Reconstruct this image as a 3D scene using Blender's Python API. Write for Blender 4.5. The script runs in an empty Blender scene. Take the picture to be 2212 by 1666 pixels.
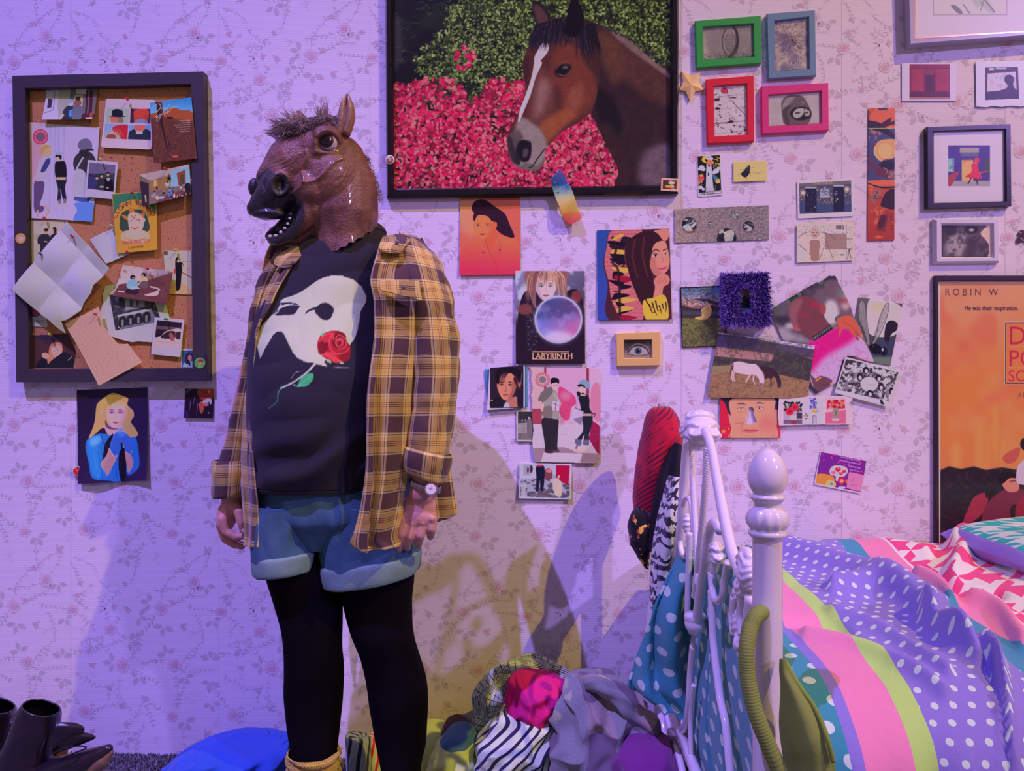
import bpy,bmesh,math,random
import numpy as np
from mathutils import Vector,Matrix
SC = bpy.context.scene
COL = SC.collection
# ------------------------------------------------------------ camera
F = 1600.0; TH = math.radians(2.7); CD = 2.115; CH = 1.08
cam_d = bpy.data.cameras.new('camera'); cam = bpy.data.objects.new('camera',cam_d); COL.objects.link(cam)
cam.location = (0,-CD,CH); cam.rotation_euler = (math.pi/2,0,TH)
cam_d.sensor_width = 36; cam_d.lens = F/2212*36; cam_d.clip_start = 0.02
SC.camera = cam
vs = SC.view_settings
vs.view_transform = 'Standard'; vs.look = 'None'; vs.gamma = 1; vs.exposure = 0.0; vs.use_curve_mapping = False
# ------------------------------------------------------------ world and stage lights
w = bpy.data.worlds.new('world'); SC.world = w; w.use_nodes = True
w.node_tree.nodes['Background'].inputs[0].default_value = (0.76,0.52,1.0,1)
w.node_tree.nodes['Background'].inputs[1].default_value = 0.20
def spot(name,loc,aim,col,power,size=75,blend=0.6,rad=0.03):
    d = bpy.data.lights.new(name, 'SPOT'); d.color = col; d.energy = power
    d.spot_size = math.radians(size); d.spot_blend = blend; d.shadow_soft_size = rad
    o = bpy.data.objects.new(name,d); COL.objects.link(o); o.location = loc
    o.rotation_euler = (Vector(aim)-Vector(loc)).to_track_quat('-Z', 'Y').to_euler()
    return o
spot('stage_light_amber',(5.6,-4.9,8.8),(0.55,0,0.75),(1.0,0.62,0.02),2310,30,1.0,0.05)
spot('stage_light_violet',(-3.95,-6.0,12.45),(-0.95,0,0.20),(0.34,0.213,1.0),9700,20.5,1.0,0.07)
spot('stage_light_rose',(5.2,-5.5,4.6),(1.0,0,0.8),(0.47,0.29,1.0),1200,34,1.0,0.10)
# ------------------------------------------------------------ helpers
def ray(px,py):
    u = (px-1106)/F; v = (833-py)/F
    return np.array([-math.sin(TH)+u*math.cos(TH),math.cos(TH)+u*math.sin(TH),v])
def P(px,py,y=0.0):                       # point of the photo on the plane at distance -y in front of the wall
    d = ray(px,py); t = (y+CD)/d[1]
    return np.array([d[0]*t,y,CH+d[2]*t])
def PX(px,py,x):                          # point on the plane X = x
    d = ray(px,py); t = x/d[0]
    return np.array([x,-CD+d[1]*t,CH+d[2]*t])
def Pv(px,py,y):                          # arrays
    px = np.asarray(px,float); py = np.asarray(py,float); y = np.asarray(y,float)
    u = (px-1106)/F; v = (833-py)/F
    dx = -math.sin(TH)+u*math.cos(TH); dy = math.cos(TH)+u*math.sin(TH)
    t = (y+CD)/dy
    return np.stack([dx*t,y+0*t,CH+v*t],-1)
def toPx(p):
    p = np.asarray(p,float); dx = p[...,0]; dy = p[...,1]+CD; dz = p[...,2]-CH
    Z = -math.sin(TH)*dx+math.cos(TH)*dy; X = math.cos(TH)*dx+math.sin(TH)*dy
    return 1106+F*X/Z,833-F*dz/Z
def lin(c):
    c = np.asarray(c,float)/255.0
    return np.where(c <= 0.04045,c/12.92,((c+0.055)/1.055)**2.4)
TX = [100,550,1000,1600,1950]
TC = np.array([[0.45,0.29,0.86],[0.54,0.34,0.90],[0.63,0.40,0.84],[0.67,0.42,0.72],[0.62,0.39,0.64]])
def illum(px):
    px = np.asarray(px,float)
    return np.stack([np.interp(px,TX,TC[:,k]) for k in range(3)],-1)
def gam(c):                                 # keeps the hue of colours brighter than paper
    m = np.maximum(np.max(c,axis=-1,keepdims=True),0.9)
    return np.maximum(c*0.9/m,0.002)
def A(r,g,b,px=1100):                    # own colour of a thing that looks (r,g,b) under the stage light
    return tuple(gam(lin((r,g,b))/illum(px)))
def mesh(name,verts,faces,mat=None,parent=None,col=None,uv=None,smooth=False,loops=None):
    me = bpy.data.meshes.new(name)
    verts = np.asarray(verts,np.float32)
    if loops is None:
        me.from_pydata(verts.tolist(),[],[list(map(int,f)) for f in faces])
    else:                                   # quads array
        q = np.asarray(faces,np.int32); n = len(q)
        me.vertices.add(len(verts)); me.vertices.foreach_set('co',verts.ravel())
        me.loops.add(n*4); me.loops.foreach_set('vertex_index',q.ravel())
        me.polygons.add(n); me.polygons.foreach_set('loop_start',np.arange(0,n*4,4,dtype=np.int32))
        me.update(calc_edges=True)
    if col is not None:
        a = me.color_attributes.new('Col', 'FLOAT_COLOR', 'POINT')
        c = np.ones((len(verts),4),np.float32); c[:, :3] = col
        a.data.foreach_set('color',c.ravel())
    if uv is not None:
        l = me.uv_layers.new(name='UVMap')
        vi = np.zeros(len(me.loops),np.int32); me.loops.foreach_get('vertex_index',vi)
        l.data.foreach_set('uv',np.asarray(uv,np.float32)[vi].ravel())
    me.validate(); me.update()
    if smooth:
        me.polygons.foreach_set('use_smooth',np.ones(len(me.polygons),bool))
    o = bpy.data.objects.new(name,me); COL.objects.link(o)
    if mat: me.materials.append(mat)
    if parent: o.parent = parent; o.matrix_parent_inverse = parent.matrix_world.inverted() if False else Matrix.Translation(-Vector(parent.location))
    return o
def tag(o,label=None,cat=None,group=None,kind=None):
    if label: o['label'] = label
    if cat: o['category'] = cat
    if group: o['group'] = group
    if kind: o['kind'] = kind
    return o
def empty(name,loc,label,cat,group=None):
    o = bpy.data.objects.new(name,None); COL.objects.link(o); o.location = Vector([float(k) for k in loc]); o.empty_display_size = 0.05
    return tag(o,label,cat,group)
# ------------------------------------------------------------ node expressions
class E:
    def __init__(s,nt,k): s.nt = nt; s.k = k
    def _m(s,op, *a):
        n = s.nt.nodes.new('ShaderNodeMath'); n.operation = op
        for i,v in enumerate((s,)+a):
            if isinstance(v,E): s.nt.links.new(v.k,n.inputs[i])
            else: n.inputs[i].default_value = float(v)
        return E(s.nt,n.outputs[0])
    def __add__(s,o): return s._m('ADD',o)
    def __sub__(s,o): return s._m('SUBTRACT',o)
    def __mul__(s,o): return s._m('MULTIPLY',o)
    def __truediv__(s,o): return s._m('DIVIDE',o)
    def fr(s): return s._m('FRACT')
    def fl(s): return s._m('FLOOR')
    def ab(s): return s._m('ABSOLUTE')
    def sin(s): return s._m('SINE')
    def sq(s): return s._m('SQRT')
    def lt(s,o): return s._m('LESS_THAN',o)
    def gt(s,o): return s._m('GREATER_THAN',o)
    def mx(s,o): return s._m('MAXIMUM',o)
    def mn(s,o): return s._m('MINIMUM',o)
    def inv(s): return s._m('MULTIPLY_ADD',-1,1)
def newmat(name,rough=0.6,metal=0.0,spec=0.5,coat=0.0,sheen=0.0):
    m = bpy.data.materials.new(name); m.use_nodes = True; nt = m.node_tree
    b = nt.nodes['Principled BSDF']
    b.inputs['Roughness'].default_value = rough; b.inputs['Metallic'].default_value = metal
    b.inputs['Specular IOR Level'].default_value = spec; b.inputs['Coat Weight'].default_value = coat
    b.inputs['Coat Roughness'].default_value = 0.08
    b.inputs['Sheen Weight'].default_value = sheen
    return m,nt,b
def noise(nt,scale,detail=3,coord='Object',dist=0.0,rough=0.55,vec=None):
    n = nt.nodes.new('ShaderNodeTexNoise'); n.inputs['Scale'].default_value = scale
    n.inputs['Detail'].default_value = detail; n.inputs['Distortion'].default_value = dist; n.inputs['Roughness'].default_value = rough
    if vec is None:
        t = nt.nodes.new('ShaderNodeTexCoord'); vec = t.outputs[coord]
    nt.links.new(vec,n.inputs['Vector'])
    return E(nt,n.outputs['Fac'])
def setc(nt,sock,c):
    if isinstance(c,(E,)): nt.links.new(c.k,sock)
    elif hasattr(c, 'links'): nt.links.new(c,sock)
    else: sock.default_value = (*c,1)
def mix(nt,fac,a,b,mode='MIX'):
    n = nt.nodes.new('ShaderNodeMix'); n.data_type = 'RGBA'; n.blend_type = mode
    if isinstance(fac,E): nt.links.new(fac.k,n.inputs[0])
    else: n.inputs[0].default_value = fac
    setc(nt,n.inputs[6],a); setc(nt,n.inputs[7],b)
    return n.outputs[2]
def bump(nt,b,h,dist=0.001,strength=1.0):
    n = nt.nodes.new('ShaderNodeBump'); n.inputs['Distance'].default_value = dist; n.inputs['Strength'].default_value = strength
    nt.links.new(h.k,n.inputs['Height']); nt.links.new(n.outputs[0],b.inputs['Normal'])
def uvs(nt):
    t = nt.nodes.new('ShaderNodeTexCoord'); s = nt.nodes.new('ShaderNodeSeparateXYZ'); nt.links.new(t.outputs['UV'],s.inputs[0])
    return E(nt,s.outputs[0]),E(nt,s.outputs[1]),t.outputs['UV']
def objs(nt):
    t = nt.nodes.new('ShaderNodeTexCoord'); s = nt.nodes.new('ShaderNodeSeparateXYZ'); nt.links.new(t.outputs['Object'],s.inputs[0])
    return E(nt,s.outputs[0]),E(nt,s.outputs[1]),E(nt,s.outputs[2])
_mc = {}
def plain(name,col,rough=0.6,metal=0.0,coat=0.0,var=0.08,scale=30,bmp=0.0,bscale=200,sheen=0.0,spec=0.5):
    if name in _mc: return _mc[name]
    m,nt,b = newmat(name,rough,metal,spec,coat,sheen)
    f = noise(nt,scale)
    c2 = tuple(max(0,k*(1-var*2)) for k in col)
    nt.links.new(mix(nt,f,c2,tuple(min(1,k*(1+var*0.5)) for k in col)),b.inputs['Base Color'])
    if bmp: bump(nt,b,noise(nt,bscale,4),bmp)
    _mc[name] = m; return m
def vmat(name,rough=0.5,coat=0.0,bmp=0.0,bscale=200,spec=0.5,grain=0.0,sheen=0.0):
    if name in _mc: return _mc[name]
    m,nt,b = newmat(name,rough,0,spec,coat,sheen)
    a = nt.nodes.new('ShaderNodeVertexColor'); a.layer_name = 'Col'
    c = a.outputs['Color']
    if grain: c = mix(nt,noise(nt,400,2)*grain,c,(0.02,0.02,0.02))
    nt.links.new(c,b.inputs['Base Color'])
    if bmp: bump(nt,b,noise(nt,bscale,4),bmp)
    _mc[name] = m; return m
# ------------------------------------------------------------ painter for printed pictures
def vnoise(h,w,cell,seed=0,octs=3):
    rg = np.random.RandomState(seed); out = np.zeros((h,w)); amp = 1; tot = 0
    for o in range(octs):
        c = max(1.0,cell/2**o); gh = int(h/c)+3; gw = int(w/c)+3
        g = rg.rand(gh,gw); y = np.arange(h)/c; x = np.arange(w)/c
        yi = y.astype(int); xi = x.astype(int); fy = y-yi; fx = x-xi
        fy = (fy*fy*(3-2*fy))[:,None]; fx = (fx*fx*(3-2*fx))[None]
        a = g[yi][:,xi]; b_ = g[yi][:,xi+1]; c_ = g[yi+1][:,xi]; d = g[yi+1][:,xi+1]
        out += amp*((a*(1-fx)+b_*fx)*(1-fy)+(c_*(1-fx)+d*fx)*fy); tot += amp; amp *= 0.5
    return out/tot
def box(m,r):
    r = int(round(r))
    if r < 1: return m
    k = 2*r+1
    for ax in (0,1):
        p = np.pad(m,[(r+1,r) if a == ax else (0,0) for a in range(2)],mode='edge')
        c = np.cumsum(p,axis=ax)
        m = (np.take(c,range(k,c.shape[ax]),ax)-np.take(c,range(0,c.shape[ax]-k),ax))/k
    return m
def smoothpts(pts,n=6,closed=True):
    p = np.asarray(pts,float); N = len(p); out = []
    rng = range(N) if closed else range(N-1)
    for i in rng:
        if closed: a,b,c,d = p[i-1],p[i],p[(i+1) % N],p[(i+2) % N]
        else: a,b,c,d = p[max(i-1,0)],p[i],p[i+1],p[min(i+2,N-1)]
        for k in range(n):
            t = k/n
            out.append(0.5*((2*b)+(-a+c)*t+(2*a-5*b+4*c-d)*t*t+(-a+3*b-3*c+d)*t**3))
    if not closed: out.append(p[-1])
    return np.array(out)
_glyph = {}
def glyphs(s):
    if s in _glyph: return _glyph[s]
    cu = bpy.data.curves.new('t', 'FONT'); cu.body = s; cu.resolution_u = 3
    o = bpy.data.objects.new('t',cu); COL.objects.link(o)
    bpy.context.view_layer.update()
    me = o.evaluated_get(bpy.context.evaluated_depsgraph_get()).to_mesh(); me.calc_loop_triangles()
    v = np.array([x.co[:2] for x in me.vertices]); t = [tuple(x.vertices) for x in me.loop_triangles]
    tr = v[np.array(t)] if len(t) else np.zeros((0,3,2))
    bpy.data.objects.remove(o); bpy.data.curves.remove(cu)
    _glyph[s] = tr; return tr
class Cv:
    """paints in the coordinates of a view (x0,y0,scale) onto a raster of res samples per photo pixel"""
    def __init__(s,view,bb,res=1.0,base=(128,128,128)):
        s.v = view; s.x0,s.y0,s.x1,s.y1 = bb; s.res = res
        s.w = int((s.x1-s.x0)*res)+3; s.h = int((s.y1-s.y0)*res)+3
        s.a = np.zeros((s.h,s.w,3))+np.array(base,float); s.clip = None
        s.k = res/view[2]
        yy,xx = np.mgrid[0:s.h,0:s.w]
        s.X = (xx/res+s.x0-view[0])*view[2]; s.Y = (yy/res+s.y0-view[1])*view[2]   # in view coordinates
    def c(s,p):
        p = np.asarray(p,float).reshape(-1,2)
        return np.stack([((p[:,0]/s.v[2]+s.v[0])-s.x0)*s.res,((p[:,1]/s.v[2]+s.v[1])-s.y0)*s.res],1)
    def cov(s,polys):
        """coverage mask of polygons given in raster coordinates; returns mask, slices"""
        allp = np.concatenate(polys)
        ax,ay = np.floor(allp.min(0)).astype(int)-1; bx,by = np.ceil(allp.max(0)).astype(int)+2
        ax = max(ax,0); ay = max(ay,0); bx = min(bx,s.w); by = min(by,s.h)
        if bx <= ax or by <= ay: return None
        W = bx-ax; H = by-ay; S = 3
        m = np.zeros((H,W))
        ys = ay+(np.arange(H*S)+0.5)/S-0.5
        rows = [[] for _ in range(H*S)]
        for p in polys:
            q = np.roll(p,-1,0)
            for (xa,ya),(xb,yb) in zip(p,q):
                if ya == yb: continue
                lo,hi = (ya,yb) if ya < yb else (yb,ya)
                i0 = max(0,int(math.ceil((lo-ys[0])*S-1e-9))); i1 = min(H*S,int(math.ceil((hi-ys[0])*S-1e-9)))
                sl = (xb-xa)/(yb-ya)
                for i in range(i0,i1): rows[i].append(xa+(ys[i]-ya)*sl)
        for i,r in enumerate(rows):
            if len(r) < 2: continue
            r.sort(); row = m[i//S]
            for j in range(0,len(r)-1,2):
                a = r[j]-ax+0.5; b = r[j+1]-ax+0.5
                a = min(max(a,0),W); b = min(max(b,0),W)
                if b <= a: continue
                ia = int(a); ib = int(b)
                if ia == ib: row[ia] += b-a
                else:
                    row[ia] += ia+1-a; row[ia+1:ib] += 1
                    if ib < W: row[ib] += b-ib
        return np.clip(m/S,0,1),slice(ay,by),slice(ax,bx)
    def put(s,m,sy,sx,col,al=1.0):
        if s.clip is not None: m = m*s.clip[sy,sx]
        m = (m*al)[...,None]
        s.a[sy,sx] = s.a[sy,sx]*(1-m)+np.asarray(col,float)*m
    def poly(s,pts,col,al=1.0,sm=False,blur=0,col2=None,ax=None):
        p = smoothpts(pts) if sm else np.asarray(pts,float)
        r = s.cov([s.c(p)])
        if r is None: return
        m,sy,sx = r
        if blur:
            full = np.zeros((s.h,s.w)); full[sy,sx] = m
            m = box(box(full,blur*s.k),blur*s.k); sy = sx = slice(None)
        if col2 is not None:
            (x1,y1),(x2,y2) = ax; X = s.X[sy,sx]; Y = s.Y[sy,sx]
            t = np.clip(((X-x1)*(x2-x1)+(Y-y1)*(y2-y1))/((x2-x1)**2+(y2-y1)**2),0,1)[...,None]
            col = np.asarray(col,float)*(1-t)+np.asarray(col2,float)*t
        s.put(m,sy,sx,col,al)
    def sp(s,pts,col, **k): s.poly(pts,col,sm=True, **k)
    def ell(s,cx,cy,rx,ry,col,rot=0, **k):
        t = np.linspace(0,2*math.pi,20 if rx*s.k > 2 else 8,endpoint=False); r = math.radians(rot)
        x = rx*np.cos(t); y = ry*np.sin(t)
        s.poly(np.stack([cx+x*math.cos(r)-y*math.sin(r),cy+x*math.sin(r)+y*math.cos(r)],1),col, **k)
    def rect(s,x0,y0,x1,y1,col, **k): s.poly([(x0,y0),(x1,y0),(x1,y1),(x0,y1)],col, **k)
    def line(s,pts,wd,col,sm=False,w2=None,al=1.0):
        p = smoothpts(pts,5,False) if sm else np.asarray(pts,float)
        d = np.gradient(p,axis=0); n = np.stack([-d[:,1],d[:,0]],1); n /= np.linalg.norm(n,axis=1)[:,None]+1e-9
        ww = np.linspace(wd,wd if w2 is None else w2,len(p))[:,None]/2
        for i in range(len(p)-1):
            q = np.array([p[i]+n[i]*ww[i],p[i+1]+n[i+1]*ww[i+1],p[i+1]-n[i+1]*ww[i+1],p[i]-n[i]*ww[i]])
            s.poly(q,col,al=al)
    def grad(s,x1,y1,x2,y2,c1,c2,al=1.0):
        t = np.clip(((s.X-x1)*(x2-x1)+(s.Y-y1)*(y2-y1))/((x2-x1)**2+(y2-y1)**2),0,1)[...,None]
        g = np.asarray(c1,float)*(1-t)+np.asarray(c2,float)*t
        s.put(np.ones((s.h,s.w)),slice(None),slice(None),g,al)
    def vn(s,cell,amp,seed=1,octs=3):
        n = vnoise(s.h,s.w,max(1.5,cell*s.k),seed,octs)-0.5
        m = 1 if s.clip is None else s.clip[...,None]
        s.a = s.a*(1+n[...,None]*amp*m)
    def cloud(s,cell,col,seed=1,lo=0.5,hi=0.7,al=1.0,octs=3):
        n = vnoise(s.h,s.w,max(1.5,cell*s.k),seed,octs)
        s.put(np.clip((n-lo)/(hi-lo),0,1),slice(None),slice(None),col,al)
    def soft(s,r):
        for k in range(3): s.a[...,k] = box(s.a[...,k],r*s.k)
    def mask(s,pts,sm=False):
        if pts is None: s.clip = None; return
        p = smoothpts(pts) if sm else np.asarray(pts,float)
        m = np.zeros((s.h,s.w)); r = s.cov([s.c(p)])
        if r: m[r[1],r[2]] = r[0]
        s.clip = m
    def specks(s,n,x0,y0,x1,y1,r0,r1,cols,seed=1,asp=0.5,al=1.0,inside=None):
        rg = random.Random(seed)
        for i in range(n):
            x = rg.uniform(x0,x1); y = rg.uniform(y0,y1)
            if inside and not inside(x,y): continue
            r = rg.uniform(r0,r1); s.ell(x,y,r,r*asp*rg.uniform(.6,1.4),rg.choice(cols),rot=rg.uniform(0,180),al=al)
    def text(s,t,x,y,size,col,rot=0,sx=1.0,shear=0.0,align=0.0,bold=0.0,al=1.0):
        tr = glyphs(t)
        if not len(tr): return
        w = tr[...,0].max(); r = math.radians(rot); out = []
        X = (tr[...,0]-w*align)*size*sx+tr[...,1]*size*shear; Y = -tr[...,1]*size
        px = x+X*math.cos(r)-Y*math.sin(r); py = y+X*math.sin(r)+Y*math.cos(r)
        full = np.zeros((s.h,s.w))
        for i in range(len(tr)):
            q = s.cov([s.c(np.stack([px[i],py[i]],1))])
            if q: full[q[1],q[2]] += q[0]
        m = np.clip(full,0,1)
        if bold:
            k = max(1,int(round(bold*s.k))); n = m.copy()
            for dx in range(1,k+1): n[:,dx:] = np.maximum(n[:,dx:],m[:, :-dx])
            m = n
        s.put(m,slice(None),slice(None),col,al)
    def sample(s,px,py):
        x = np.clip((px-s.x0)*s.res,0,s.w-1.001); y = np.clip((py-s.y0)*s.res,0,s.h-1.001)
        xi = x.astype(int); yi = y.astype(int); fx = (x-xi)[...,None]; fy = (y-yi)[...,None]
        a = s.a
        return (a[yi,xi]*(1-fx)+a[yi,xi+1]*fx)*(1-fy)+(a[yi+1,xi]*(1-fx)+a[yi+1,xi+1]*fx)*fy
V = dict(C1=(0,140,4.608),C2=(0,480,4.383),M=(500,180,4.383),M4=(460,500,4.022),M5=(440,860,3.786),P=(820,0,3.352),
         J=(980,340,3.622),K=(1020,770,5.05),Fm=(1450,0,5.205),T=(1450,320,4.337),H=(1450,570,4.173),V=(1540,780,5.027),
         R=(1850,0,2.776),D=(1950,560,2.603),B=(140,820,6.506),N=(0,0,1.0))
def vp(view,pts):
    v = V[view]; p = np.asarray(pts,float).reshape(-1,2)
    return p/v[2]+np.array([v[0],v[1]])
def inpoly(px,py,poly):
    ins = np.zeros(px.shape,bool); q = np.roll(poly,-1,0)
    for (xa,ya),(xb,yb) in zip(poly,q):
        c = ((ya > py) != (yb > py))
        with np.errstate(divide='ignore',invalid='ignore'):
            xx = (xb-xa)*(py-ya)/(yb-ya+1e-12)+xa
        ins ^= c & (px < xx)
    return ins
PAPER = lambda: vmat('paper_print',0.55,0.0,0.0)
GLOSSY = lambda: vmat('photo_print',0.34,0.0,0.0,spec=.28)
def sheet(name,view,quad,off,paint,res=1.0,base=(205,170,225),outline=None,curl=None,mat=None,parent=None,thick=0.0006,minres=None):
    """a printed sheet: quad corners TL,TR,BR,BL in view coordinates; paint(c) draws in view coordinates"""
    q = vp(view,quad); ol = None if outline is None else vp(view,outline)
    pts = q if ol is None else ol
    bb = (q[:,0].min()-1,q[:,1].min()-1,q[:,0].max()+1,q[:,1].max()+1)
    c = Cv(V[view],bb,res,base)
    if paint: paint(c)
    Wd = (np.linalg.norm(q[1]-q[0])+np.linalg.norm(q[2]-q[3]))/2; Hd = (np.linalg.norm(q[3]-q[0])+np.linalg.norm(q[2]-q[1]))/2
    nx = max(4,int(Wd*res)); ny = max(4,int(Hd*res))
    s = np.linspace(0,1,nx+1)[None, :,None]; t = np.linspace(0,1,ny+1)[:,None,None]
    pp = (q[0]*(1-s)+q[1]*s)*(1-t)+(q[3]*(1-s)+q[2]*s)*t
    px = pp[...,0]; py = pp[...,1]
    yy = np.full(px.shape,-off)
    W = Pv(px,py,yy)
    if curl is not None: W[...,1] -= curl(s[...,0]+0*t[...,0],t[...,0]+0*s[...,0])
    colr = gam(lin(np.clip(c.sample(px,py),0,255))/illum(px))
    idx = np.arange((nx+1)*(ny+1)).reshape(ny+1,nx+1)
    fc = np.stack([idx[1:, :-1],idx[1:,1:],idx[:-1,1:],idx[:-1, :-1]],-1).reshape(-1,4)
    if ol is not None:
        cx = (px[1:, :-1]+px[:-1,1:])/2; cy = (py[1:, :-1]+py[:-1,1:])/2
        fc = fc[inpoly(cx,cy,ol).ravel()]
    # skirt along the boundary gives the sheet its thickness
    e = np.concatenate([fc[:,[k,(k+1) % 4]] for k in range(4)])
    key = np.sort(e,1); N = len(W.reshape(-1,3)); h = key[:,0].astype(np.int64)*N+key[:,1]
    u,inv,cnt = np.unique(h,return_inverse=True,return_counts=True)
    be = e[cnt[inv] == 1]
    verts = W.reshape(-1,3); cc = colr.reshape(-1,3)
    bv = np.unique(be); rem = np.full(N,-1); rem[bv] = N+np.arange(len(bv))
    back = verts[bv].copy(); back[:,1] += thick
    verts = np.concatenate([verts,back]); cc = np.concatenate([cc,cc[bv]*0.0+0.6*np.ones(3)])
    sk = np.stack([be[:,1],be[:,0],rem[be[:,0]],rem[be[:,1]]],1)
    allf = np.concatenate([fc,sk])
    used = np.unique(allf); mp = np.full(len(verts),-1); mp[used] = np.arange(len(used))
    return mesh(name,verts[used],mp[allf],mat or GLOSSY(),parent,col=cc[used],loops=True)
def quadcurl(k,c=(0,0)):                  # bulge of loose paper: corners/edges lift by k metres
    def f(s,t):
        return k*((s-c[0])**2*0.6+(t-c[1])**2*0.8)
    return f
def card(name,label,cat,view,quad,off,paint,group=None, **k):
    o = sheet(name,view,quad,off,paint, **k)
    return tag(o,label,cat,group)
def frame_mesh(name,outer,inner,depth,off,mat,parent,lip=0.004,bevel=0.002):
    """moulding between two quads (photo px): front face, bevels, outer and inner sides"""
    O = np.array([P(*p,-(off+depth)) for p in outer]); I = np.array([P(*p,-(off+depth)) for p in inner])
    Ob = O.copy(); Ob[:,1] = -off*0.2; cen = O.mean(0)
    def shrink(a,b,d):
        v = b-a; l = np.linalg.norm(v,axis=1)[:,None]; return a+v/l*d
    O1 = shrink(O,I,bevel); I1 = shrink(I,O,bevel); I1b = I.copy(); I1b[:,1] = -(off+0.0005)
    Of = O.copy(); Of[:,1] += bevel; If = I.copy(); If[:,1] += bevel
    rings = [Ob,Of,O1,I1,If,I1b]
    v = np.concatenate(rings); f = []
    for r in range(len(rings)-1):
        for k in range(4):
            a = r*4+k; b = r*4+(k+1) % 4; f.append((a,b,b+4,a+4))
    f.append((3,2,1,0))
    return mesh(name,v,f,mat,parent)
def glassmat():
    if 'glazing' in _mc: return _mc['glazing']
    m = bpy.data.materials.new('glazing'); m.use_nodes = True; nt = m.node_tree; nt.nodes.clear()
    o = nt.nodes.new('ShaderNodeOutputMaterial'); mx = nt.nodes.new('ShaderNodeMixShader'); t = nt.nodes.new('ShaderNodeBsdfTransparent')
    g = nt.nodes.new('ShaderNodeBsdfGlossy'); g.inputs['Roughness'].default_value = 0.06; mx.inputs[0].default_value = 0.022
    nt.links.new(t.outputs[0],mx.inputs[1]); nt.links.new(g.outputs[0],mx.inputs[2]); nt.links.new(mx.outputs[0],o.inputs[0])
    _mc['glazing'] = m; return m
def framed(name,label,cat,view,outer,inner,depth,col,paint,off=0.002,rough=0.35,coat=0.3,glass=False,group=None,res=1.2,pic='picture',base=(150,130,150),picd=0.004,bevel=0.0025,metal=0.0):
    outer = vp(view,outer); inner = vp(view,inner)
    root = empty(name,P(*outer.mean(0),-off),label,cat,group)
    m = plain(name+'_finish_%d' % len(_mc),A(*col,outer[0][0]),rough,metal,coat,0.04)
    frame_mesh('moulding',outer,inner,depth,off,m,root,bevel=bevel)
    ctr = inner.mean(0); iq = (inner-ctr)*1.01+ctr
    v = V[view]; iqv = (iq-np.array([v[0],v[1]]))*v[2]
    sheet(pic,view,iqv,off+picd,paint,res=res,base=base,parent=root)
    if glass:
        g = np.array([P(*p,-(off+picd+0.004)) for p in iq]); mesh('glazing',g,[(0,3,2,1)],glassmat(),root)
    return root
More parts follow.
